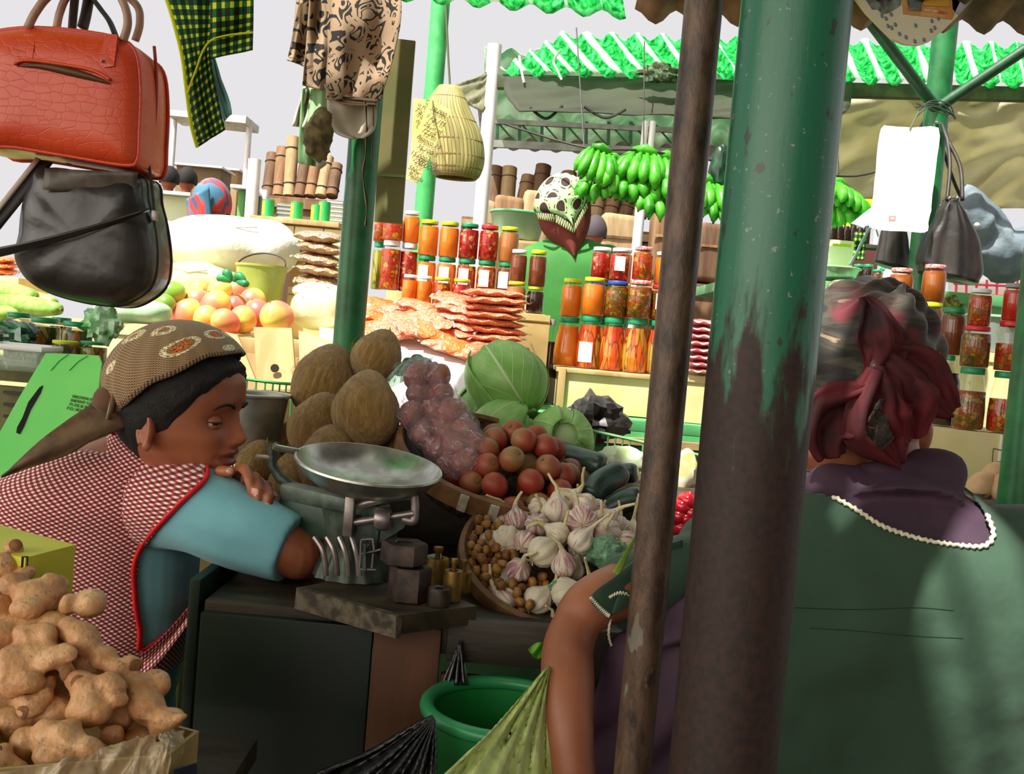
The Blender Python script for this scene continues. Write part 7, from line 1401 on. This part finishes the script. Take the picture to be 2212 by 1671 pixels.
for i, (x, y, wd, m) in enumerate(((1092, 420, 60, 1), (1150, 410, 58, 2), (1330, 460, 80, 2), (1430, 450, 60, 1), (1372, 530, 40, 0), (1480, 520, 40, 0), (1530, 480, 60, 0), (1045, 430, 36, 2))):
    top = P(x, y, 7.95); q = P(x, 560, 7.95); t = thing('woven_bale', 'brown woven bale in the far stall, '+['behind the green basin', 'behind the kerchief', 'right of the kerchief', 'under the bananas', 'low beside the green top', 'low under the bananas', 'beside the slim post', 'behind the bright white post'][i], 'bale', (q.x, 7.95, zf), group='woven bales in the far stall')
    MB().box((q.x, 7.95, (top.z+zf)/2), (PX(wd, 7.9), .3, top.z-zf-.03), None, .05, seg=3).jit(.018, 6, i).build('bale', m_mats[m], t, 60); MB().bar((q.x-PX(wd*.47, 7.9), 7.79, (top.z*.6+zf*.4)), (q.x+PX(wd*.47, 7.9), 7.79, (top.z*.6+zf*.4)), .01, .02).build('strap', m_mats[(m+1) % 3], t)
t = thing('far_stand', 'brown stand under the rolled mats behind the tin bench', 'stand', (P(660, 430, 7.3).x, 7.3, 0)); zf = P(660, 428, 7.2).z; MB().box((P(660, 430, 7.3).x, 7.3, zf/2), (.75, .4, zf-.02), bev=.01).build('body', m_mats[0], t); MB().box((P(660, 430, 7.3).x, 7.09, zf-.06), (.75, .02, .06)).build('edge_board', m_mats[1], t)
# bench with tins
Yb = 5.6; zt_ = P(640, 474, Yb).z; t = thing('far_bench', 'pale wooden bench front carrying green and yellow tins', 'bench', (P(640, 500, Yb).x, Yb, 0)); MB().box((P(640, 480, Yb).x, Yb+.12, zt_-.015), (PX(190, Yb), .34, .03), bev=.003).build('top', m_brown_wood, t)
for k in range(3): MB().box((P(578+63*k+28, 510, Yb).x, Yb-.02, zt_-.16), (PX(60, Yb), .02, .24), bev=.003).build('front_panel', m_carton, t)
for dx in (-.2, .2): MB().box((P(640, 480, Yb).x+dx, Yb+.14, zt_/2-.02), (.04, .2, zt_-.04)).build('leg', m_brown_wood, t)
for i, (x, hh) in enumerate(((578, 38), (640, 38), (684, 36), (700, 44))):
    p = P(x, 470, Yb+.04); p.z = zt_+.001; t = thing('tin', 'green and yellow tin on the far bench, '+['beside the white post', 'in the middle', 'the front one near the green post', 'the taller one near the green post'][i], 'tin', p, group='green and yellow tins'); r, h = PX(13, Yb), PX(hh, Yb); T = M.Translation(p)
    MB().lathe([(0, 0), (r, 0), (r, h), (r*.96, h), (r*.96, h-.003), (0, h-.003)], 20, T).build('can', mat('tin_green', C(40, 170, 90), rough=.35), t); MB().lathe([(r*1.01, .01), (r*1.01, h-.01)], 8, T, a0=R(-200), a1=R(-110)).build('yellow_label', mat('tin_yellow', C(236, 210, 50), rough=.4), t)
for i in range(5): p = P(722, 470-10*i, Yb); t = thing('flat_box', 'pale flat box stacked beside the dark green post, '+['lowest', 'second', 'middle', 'fourth', 'topmost'][i], 'box', p, group='flat boxes beside the green post'); MB().box((p.x, Yb+.08, zt_+.012+.0245*i), (.09, .1, .023), bev=.002).build('body', mat('pale_grey_box', C(170, 176, 164), C(200, 204, 192), .6, 8), t); MB().box((p.x, Yb+.029, zt_+.012+.0245*i), (.085, .002, .003)).build('lid_line', m_grey, t)
for i in range(4): p = P(607+i*.5, 0, Yb); t = thing('flat_box', 'grey flat tray in the stack between the green tins, '+['lowest', 'second', 'third', 'topmost'][i], 'box', p, group='grey trays between the tins'); MB().box((P(610, 470, Yb).x, Yb+.1, zt_+.011+.0225*i), (.10, .1, .021), bev=.002).build('body', mat('slate_tray', C(90, 100, 96), C(130, 138, 130), .6, 12), t); MB().box((P(610, 470, Yb).x, Yb+.049, zt_+.011+.0225*i), (.095, .002, .003)).build('lid_line', m_wpost, t)
# green basin behind the jars
p = P(1115, 520, 4.4); t = thing('green_basin', 'grey green plastic basin with bright rim behind the red-lidded jar', 'basin', p); T = M.Translation(p); MB().lathe([(0, 0), (.095, 0), (.118, .115), (.126, .118), (.12, .112), (.098, .006), (0, .006)], 32, T).build('bowl', mat('grey_green_plastic', C(140, 168, 140), rough=.45), t); MB().tube([T @ V((.123*cos(2*pi*i/32), .123*sin(2*pi*i/32), .117)) for i in range(32)], .005, 6, close=True).build('rim', mat('mint_rim', C(110, 210, 150), rough=.4), t)
t = thing('far_stand', 'stand under the green basin behind the jars', 'stand', (p.x, p.y, 0)); MB().box((p.x, p.y, p.z/2-.004), (.26, .26, p.z-.008), bev=.005).build('body', m_brown_wood, t); MB().box((p.x, p.y-.132, p.z-.04), (.26, .006, .04)).build('edge_board', m_mats[2], t)
# person with blue and red scarf, far left; two dark heads beyond
def small_person(label, px, py, Y, rh, scarf, cloth, hair=None):
    c = P(px, py, Y); t = thing('person', label, 'person', (c.x, c.y, 0)); mb = MB(); mb.ell(c, (rh*.85, rh, rh*1.15)); mb.tube([c-V((0, 0, rh*.6)), c-V((0, 0, rh*1.9))], rh*.5, 12)
    b = c-V((0, 0, rh*1.9)); mb.tube([b+V((0, 0, .03)), b-V((0, 0, .08)), b-V((0, 0, .3)), b-V((0, 0, .55)), V((b.x, b.y, .5)), V((b.x, b.y, .03))], [.06, .17, .16, .16, .15, .13], 18)
    for s in (-1, 1): mb.tube([b+V((s*.17, 0, -.07)), b+V((s*.22, -.02, -.3)), b+V((s*.16, -.16, -.42))], [.045, .04, .03], 10)
    me = mb.fused(.012, 3); link('body', me, m_skin2, t, 180); mb = MB()
    mb.tube([b-V((0, 0, .02)), b-V((0, 0, .09)), b-V((0, 0, .3)), b-V((0, 0, .55)), V((b.x, b.y, .5)), V((b.x, b.y, .06))], [.08, .18, .172, .17, .162, .15], 20)
    mb.build('clothes', cloth, t, 180); mb = MB(); mb.grid(lambda u, v: c+V((rh*(.98+.04*sin(u*30))*cos(2*pi*u)*cos(-.35+1.92*v), rh*1.12*sin(2*pi*u)*cos(-.35+1.92*v), rh*1.3*sin(-.35+1.92*v))), 36, 14, cu=True); mb.build('headscarf' if not hair else 'hair', scarf, t, 180); return t, c
def tri_scarf():
    t = NT('blue_red_scarf'); n = t.noise(t.coord('Object', (1, 1, .5), (0, .7, 0)), 9, 2, .5, 1.5); return t.done(t.ramp(n, [(.36, C(60, 110, 140)), (.46, C(70, 120, 150)), (.5, C(210, 60, 50)), (.6, C(196, 60, 60)), (.64, C(70, 84, 120))]), .75)
t, c = small_person('person at the far left in blue and red headscarf beyond the white sack', 456, 440, 5.0, .098, tri_scarf(), mat('grey_dress', C(120, 120, 120), C(150, 150, 150), .8, 8))
MB().grid(lambda u, v: P(402+50*u+6*v, 430+48*v-30*u*(1-v), 4.88-.02*sin(pi*u)), 10, 8).build('scarf_tail', MATS.get('x') or t.children[2].data.materials[0], t, 180, solid=.004)
small_person('distant dark haired person beside the black shoulder bag', 365, 386, 8.5, .085, m_hair, mat('dim_clothes', C(110, 106, 120), C(140, 136, 150), .8, 8), True); small_person('distant dark haired person left of the blue headscarf', 404, 388, 9.6, .095, m_hair, mat('dim_clothes2', C(90, 86, 90), rough=.8), True)
small_person('distant person with dark round head beyond the green top', 1284, 500, 6.2, .08, mat('dusky_scarf', C(70, 60, 66), rough=.8), mat('checked_clothes', C(150, 140, 180), C(220, 120, 130), .8, 40))
# distant boxes and low shelters at the far left
for i, (x0, x1, y0, y1, Y, c, lb) in enumerate(((340, 408, 425, 478, 6.5, (200, 204, 170), 'pale green box beside the blue headscarf'), (378, 478, 365, 402, 10.9, (120, 100, 70), 'dark brown shelter opening far behind the heads'), (480, 515, 370, 400, 11.6, (170, 140, 100), 'tan board far behind the blue headscarf'), (510, 530, 410, 470, 6.3, (90, 150, 80), 'green box by the white post'))):
    a, b = P(x0, y1, Y), P(x1, y0, Y); t = thing('far_box', lb, 'box', ((a.x+b.x)/2, Y, 0)); MB().box(((a.x+b.x)/2, Y+.2, b.z/2), (b.x-a.x, .4, b.z), bev=.01).build('body', mat('far_box_%d_%d_%d' % c, C(*c), rough=.8), t); MB().box(((a.x+b.x)/2, Y+.18, b.z+.01), (b.x-a.x+.06, .5, .02)).build('lid', m_wpost, t)
t = thing('far_shelter', 'pale slatted awning far away between bag and checked garment', 'awning', P(440, 260, 10)); MB().prism([P(358, 236, 10), P(532, 250, 10), P(530, 266, 10), P(358, 248, 10)], (0, .5, 0)).build('fascia', mat('pale_awning', C(196, 200, 180), C(224, 226, 214), .7, 20), t, 0)
for x in (362, 528): q = P(x, 250, 10); MB().tube([(q.x, q.y+.2, q.z), (q.x, q.y+.2, 0)], .03, 10).build('post', m_wpost, t)
# yellow wall patch at the far right behind bananas
t = thing('yellow_awning', 'bright yellow awning panel behind the bananas and white paper', 'awning', P(1855, 470, 5.6)); MB().prism([P(1800, 440, 5.6), P(1905, 418, 5.6), P(1880, 470, 5.6), P(1800, 500, 5.6)], (0, .01, 0)).build('panel', mat('yellow_vinyl', C(250, 200, 30), rough=.6), t, 0); q = P(1902, 418, 5.6); MB().tube([q, V((q.x, q.y, 0))], .012, 8).build('post', m_wpost, t)
t = thing('checked_cloth', 'green checked cloth hanging beside the pale blue cord', 'cloth', P(1865, 560, 4.0)); cl('fabric', [(1846, 500), (1842, 530), (1840, 560)], [(1872, 502), (1870, 530), (1866, 562)], 4.0, 3, 5, m_chk, t, .004, 2)
# ------------------------------------------------------------------ nearest things: ginger, basin, bags
def ginger_mat():
    t = NT('ginger_skin'); o = t.coord(); n = t.noise(o, 26, 4, .65); ring = t.noise(t.coord('Object', (1, 1, 1)), 150, 2); soil = t.thr(t.noise(o, 55, 4, .7), .57, .66)
    col = t.ramp(n, [(.3, C(168, 110, 64)), (.5, C(206, 152, 102)), (.7, C(226, 182, 134))]); col = t.mix(t.math('MULTIPLY', soil, .55), col, C(120, 72, 38)); return t.done(col, .5, bump=t.bump(t.math('ADD', n, t.math('MULTIPLY', ring, .5)), .55, .006), sss=.04)
m_gin = ginger_mat()
def ginger(blobs, label, seed):
    c0 = P(*blobs[0][:3]); mb = MB(); rs = random.Random(seed)
    for b in blobs:
        x, y, Y, w_, h_, a = b; r = PX(w_, Y), PX((w_+h_)/2*.95, Y), PX(h_, Y); mb.ell(P(x, y, Y), r, Euler((rs.uniform(-.2, .2), R(a)*1.0, rs.uniform(-.2, .2))), 20, 14)
    me = mb.fused(.003, 3, .5)
    for v in me.vertices: v.co += noise.noise_vector(v.co*70)*.0016+noise.noise_vector(v.co*24+V((seed, 0, 0)))*.003
    t = thing('ginger_root', label, 'ginger', c0, group='ginger roots heaped in the carton'); link('rhizome', me, m_gin, t, 180)
    b = blobs[-1]; p = P(b[0], b[1], b[2]); MB().lathe([(0, 0), (.006, .0), (.007, .003), (.005, .004), (0, .0042)], 12, M.Translation(p) @ (V((rs.uniform(-.5, .8), -1, rs.uniform(-.2, .6))).normalized().to_track_quat('Z', 'Y').to_matrix().to_4x4()) @ M.Translation((0, 0, PX(min(b[3], b[4])*.93, b[2])))).build('cut_scar', mat('dried_scar', C(150, 104, 66), C(110, 70, 40), .8, 80), t)
# blob: px, py, depth, half width, half height (px), tilt
ginger([(80, 1290, 1.02, 52, 40, 10), (30, 1270, 1.03, 34, 38, 0), (115, 1270, 1.03, 30, 36, -20), (60, 1315, 1.0, 40, 26, 0), (148, 1305, 1.01, 18, 28, 0), (50, 1240, 1.05, 30, 22, -30), (195, 1302, 1.02, 36, 34, 0), (130, 1258, 1.05, 22, 14, 30)], 'ginger root at the top of the heap with a round knob at its right end', 1)
ginger([(10, 1220, 1.05, 36, 26, 35), (-30, 1240, 1.05, 40, 32, 0), (-10, 1290, 1.02, 26, 30, 0), (30, 1180, 1.07, 22, 18, 0), (38, 1172, 1.07, 12, 14, 0)], 'ginger root at the left edge beside the yellow box', 2)
ginger([(70, 1420, .96, 62, 42, -25), (30, 1440, .95, 50, 50, 0), (95, 1370, .97, 34, 26, 0), (60, 1370, .97, 34, 26, 0), (120, 1420, .95, 48, 26, -25), (150, 1412, .945, 20, 18, 0), (60, 1475, .93, 42, 26, 0), (20, 1490, .93, 36, 30, 0), (150, 1455, .95, 18, 22, 0)], 'large ginger root in the middle left of the heap with many stubby fingers', 3)
ginger([(180, 1378, .98, 46, 36, 30), (150, 1360, .985, 30, 30, 0), (225, 1420, .975, 34, 30, 35), (260, 1450, .97, 34, 28, 40), (300, 1490, .965, 34, 40, -50), (320, 1530, .955, 44, 38, 30), (345, 1480, .975, 22, 26, 0), (338, 1462, .98, 26, 16, 10), (360, 1555, .945, 40, 28, -10), (385, 1552, .94, 22, 12, -10), (350, 1578, .945, 30, 20, 0), (290, 1430, .975, 22, 12, 40)], 'long ginger root running down the right side of the heap', 4)
ginger([(200, 1490, .94, 48, 34, 20), (240, 1475, .94, 34, 22, 10), (255, 1505, .935, 26, 16, 40), (190, 1530, .93, 46, 40, 0), (215, 1540, .925, 26, 26, 20), (245, 1462, .945, 26, 13, 20), (175, 1470, .945, 34, 26, 0)], 'ginger root in the centre of the heap with short pointed fingers', 5)
ginger([(55, 1600, .90, 36, 36, -30), (110, 1590, .895, 34, 36, 0), (150, 1600, .89, 50, 32, 40), (195, 1620, .885, 38, 28, 40), (100, 1570, .90, 30, 20, 0), (150, 1570, .90, 26, 20, 0), (120, 1640, .885, 52, 26, 10), (40, 1625, .895, 24, 26, 0), (210, 1632, .88, 22, 22, 0)], 'ginger root lowest in front against the torn plastic lining', 6)
ginger([(-10, 1650, .87, 50, 28, 0), (30, 1665, .87, 36, 24, 0), (-40, 1600, .89, 40, 40, 0), (10, 1620, .88, 18, 16, 0)], 'ginger root at the bottom left corner of the carton', 7)
ginger([(20, 1500, .93, 40, 26, -15), (-20, 1520, .92, 40, 40, 0), (70, 1520, .925, 40, 18, -15), (95, 1505, .93, 22, 20, -40), (105, 1480, .94, 16, 26, 15), (60, 1540, .92, 40, 16, -20)], 'ginger root half way down at the left edge with two slim fingers', 8)
ginger([(250, 1590, .93, 18, 26, 0), (235, 1585, .93, 22, 20, 0), (245, 1570, .94, 12, 14, 0)], 'small dark ginger knob behind the torn lining', 9)
ginger([(300, 1600, .95, 50, 26, -10), (260, 1610, .95, 30, 20, 0), (340, 1598, .95, 26, 16, 0)], 'ginger root in shade at the back right of the carton', 10)
ginger([(60, 1350, 1.0, 50, 30, 0), (120, 1345, 1.0, 40, 26, 0), (180, 1440, .98, 50, 40, 20), (0, 1380, .98, 50, 40, 0), (110, 1540, .94, 60, 40, 0), (250, 1540, .96, 50, 40, 0), (20, 1560, .92, 60, 40, 0), (100, 1480, .98, 55, 55, 0), (140, 1410, 1.0, 45, 45, 0), (0, 1330, 1.02, 50, 55, 0), (60, 1420, .99, 70, 60, 0), (-30, 1440, .97, 60, 80, 0)], 'ginger root deep inside the heap', 11)
# carton with plastic lining
gx = thing('ginger_carton', 'open carton lined with torn clear plastic holding the ginger', 'box', P(150, 1700, .9)); ga, gb, gc_, gd = P(-140, 1672, .80), P(362, 1632, .875), P(430, 1578, .99), P(-120, 1430, 1.08)
zbt = min(ga.z, gb.z)-.13
def wall(a, b, th, nm): 
    a, b = V(a), V(b); n = V((-(b-a).y, (b-a).x, 0)).normalized()*th; MB().add([a, b, V((b.x, b.y, zbt)), V((a.x, a.y, zbt)), a+n, b+n, V((b.x, b.y, zbt))+n, V((a.x, a.y, zbt))+n], [(0, 1, 2, 3), (7, 6, 5, 4), (0, 4, 5, 1), (3, 2, 6, 7), (0, 3, 7, 4), (1, 5, 6, 2)]).build(nm, m_tanbox, gx, 0)
wall(ga, gb, .004, 'side_panel'); wall(gb, gc_, .004, 'side_panel'); wall(gc_, gd, .004, 'side_panel'); wall(gd, ga, .004, 'side_panel')
MB().prism([V((q.x, q.y, zbt)) for q in (ga, gb, gc_, gd)], (0, 0, .004)).build('base', m_tanbox, gx, 0)
MB().prism([P(376, 1660, .883), P(424, 1646, .928), P(424, 1720, .928), P(376, 1735, .883)], (.001, -.0015, 0)).build('printed_panel', mat('dark_blue_print', C(30, 30, 66), rough=.7), gx, 0)
m_lin = film('torn_lining', (.97, .93, .86), .34, .1, C(226, 206, 170), 20, .012); lnm = MB()
def linf(u, v):
    s = spl([(-140, 1668, .80), (60, 1652, .83), (200, 1628, .85), (290, 1590, .868), (345, 1592, .875), (372, 1600, .88)], 8); e = s[int(u*(len(s)-1))]
    q = P(e[0], e[1]-4, e[2]); lo = ga+(gb-ga)*u; d = V((lo.x, lo.y, zbt+.02))+V((.0, -.006, 0)); k = v**.8
    return q+(d-q)*k+V((0, -.006-.012*sin(pi*v)*(.5+.5*sin(u*19)), .006*sin(u*31)*v))+noise.noise_vector(V((u*14, v*5, 3)))*.008
lnm.grid(linf, 70, 20); lnm.build('plastic_lining', m_lin, gx, 180, solid=.001)
lnm = MB(); lnm.grid(lambda u, v: P(345+52*u, 1585+12*u*u+30*v-20*u*(1-v), .905+.04*u-.02*v)+noise.noise_vector(V((u*6, v*5, 9)))*.004, 14, 10); lnm.build('plastic_lining', film('lining_corner', (.95, .92, .85), .62, .2, C(220, 204, 170), 20, .008), gx, 180, solid=.001)
tbn = thing('low_table', 'rough wooden table under the ginger carton and yellow box', 'table', (-.38, 1.0, 0)); MB().box((-.515, .98, zbt-.016), (.47, .52, .03), bev=.004).build('top', m_dkwood, tbn)
for x in (-.71, -.32):
    for y in (.75, 1.2): MB().box((x, y, (zbt-.032)/2), (.045, .045, zbt-.032), bev=.003).build('leg', m_dkwood, tbn)
# yellow box behind the ginger
yb0 = P(162, 1170, 1.17); t = thing('yellow_box', 'lime yellow box with dark strap behind the ginger heap', 'box', P(80, 1250, 1.2)); q = [P(-120, 1110, 1.22), P(162, 1172, 1.12), P(158, 1240, 1.12)]
a, b, c = P(-160, 1205, 1.02), P(163, 1176, 1.14), P(40, 1142, 1.26); top = [P(-200, 1190, 1.04), P(20, 1203, 1.075), P(163, 1174, 1.14), P(0, 1136, 1.30), P(-200, 1110, 1.30)]
zt2 = P(162, 1176, 1.12).z; tp = [PZ(x, y, zt2) for x, y in ((-160, 1168), (55, 1204), (163, 1176), (12, 1136), (-130, 1105))]; hgt = zt2-zbt
MB().prism(tp, (0, 0, -hgt+.001)).build('body', mat('lime_yellow_card', C(186, 190, 30, 1.15), C(206, 200, 60, 1.15), .55, 6), t, 0)
s0, s1 = tp[0]+(tp[1]-tp[0])*.97, tp[1]+(tp[2]-tp[1])*.06; MB().prism([s0+V((0, -.002, .001)), s1+V((0, -.002, .001)), s1+V((0, -.002, -.12)), s0+V((0, -.002, -.12))], (0, .0015, 0)).build('strap', m_strap, t, 0)
# green basin, plastic bags on the floor in front of the counter
bp_ = P(1086, 1530, 1.30); t = thing('green_bucket', 'green plastic bucket with thick rolled rim in front of the counter', 'bucket', (bp_.x, bp_.y, 0)); T = M.Translation((bp_.x, bp_.y, 0)); zr_ = bp_.z; rb = .1
m_gpl = mat('green_plastic', C(34, 130, 60), C(48, 150, 76), .35, 8, bump=.05); MB().lathe([(0, .004), (rb*.78, .004), (rb*.98, zr_-.004), (rb*1.0, zr_), (rb*.955, zr_-.003), (rb*.76, .012), (0, .012)], 48, T).build('pail', m_gpl, t); MB().tube([T @ V((rb*cos(2*pi*i/48), rb*sin(2*pi*i/48), zr_)) for i in range(48)], .0095, 12, close=True).build('rim', mat('green_plastic_rim', C(50, 150, 92), rough=.32), t)
t = thing('green_bag', 'pale yellow green plastic sheet bag spread from the woman\'s arm over the bucket', 'plastic bag', (P(1100, 1640, 1.1).x, 1.1, 0)); m_yg = mat('yellow_green_film', C(186, 206, 110, 1.1), C(206, 218, 150, 1.1), .3, 6, bump=.5, bsc=16, bd=.02, translucent=.3, coat=.5); mb = MB()
def ygf(u, v):
    L_ = spl([(1182, 1440, 1.16), (1130, 1500, 1.13), (1060, 1575, 1.09), (990, 1640, 1.07), (920, 1720, 1.06), (880, 1850, 1.05)], 6); R_ = spl([(1190, 1445, 1.17), (1195, 1520, 1.15), (1200, 1600, 1.14), (1205, 1680, 1.13), (1210, 1760, 1.12), (1215, 1880, 1.10)], 6); i = int(v*(len(L_)-1)); a, b = L_[i], R_[i]
    return P(*[x+(y-x)*u for x, y in zip(a, b)])+V((0, -.02*sin(pi*u)*v-.006*sin(u*14+v*4)*v-.003*sin(u*33-v*9), 0))
mb.grid(ygf, 60, 60); mb.build('sheet', m_yg, t, 180, solid=.002)
m_blk = mat('black_bin_film', C(22, 20, 22), C(36, 32, 36), .28, 9, bump=.8, bsc=30, bd=.012, coat=.5); t = thing('black_sack', 'black plastic sack gathered beside the green bucket', 'plastic bag', (P(830, 1640, 1.18).x, 1.2, 0)); mb = MB()
def bsf(u, v):
    L_ = spl([(932, 1545, 1.20), (880, 1570, 1.2), (800, 1615, 1.2), (700, 1655, 1.2), (620, 1700, 1.2)], 6); R_ = spl([(940, 1560, 1.19), (942, 1600, 1.17), (944, 1660, 1.15), (946, 1740, 1.14), (950, 1850, 1.14)], 6); i = int(v*(len(L_)-1)); a, b = L_[i], R_[i]
    return P(*[x+(y-x)*u for x, y in zip(a, b)])+V((0, -.03*sin(pi*u)*v-.012*sin(u*26+2*v)*v-.005*sin(u*57), 0))
mb.grid(bsf, 70, 36); mb.build('film', m_blk, t, 180, solid=.002); q = P(800, 1760, 1.2); mb = MB(); mb.ell((q.x, 1.22, .17), (.14, .09, .2)); mb.jit(.03, 9, 2); mb.build('sack_bottom', m_blk, t, 180)
t = thing('black_bag', 'small black bag tail hanging on the plank front above the bucket', 'plastic bag', P(1000, 1460, 1.40)); mb = MB(); mb.grid(lambda u, v: P(1004-40*v*(1-u)-10+16*u*v, 1385+95*v, 1.385-.02*v+.006*sin(u*20)), 20, 12); mb.build('film', m_blk, t, 180, solid=.003)
# celery-like leaf by the arm and blade leaf at the garlic
mb = MB(); mb.grid(lambda u, v: P(1142+40*u, 1402+18*sin(pi*u)*(v-.3)*2-8*u, 1.30+.01*sin(u*7+v*5)), 12, 6); o = mb.build('leaf', mat('fresh_leaf', C(96, 170, 34), C(130, 200, 60), .45, 30, translucent=.3), None, 180, solid=.001); tag(o, 'fresh green leaf poking out beside the woman\'s forearm', 'leaf')
mb = MB(); mb.grid(lambda u, v: P(1330+45*v+(u-.5)*14*(1-v), 1240-85*v+(u-.5)*10, 1.235+.03*v), 4, 12); o = mb.build('leaf', mat('blade_leaf', C(110, 150, 40), C(150, 180, 70), .45, 20, translucent=.3), None, 180, solid=.001); tag(o, 'long blade leaf slanting over the garlic beside the slim post', 'leaf')
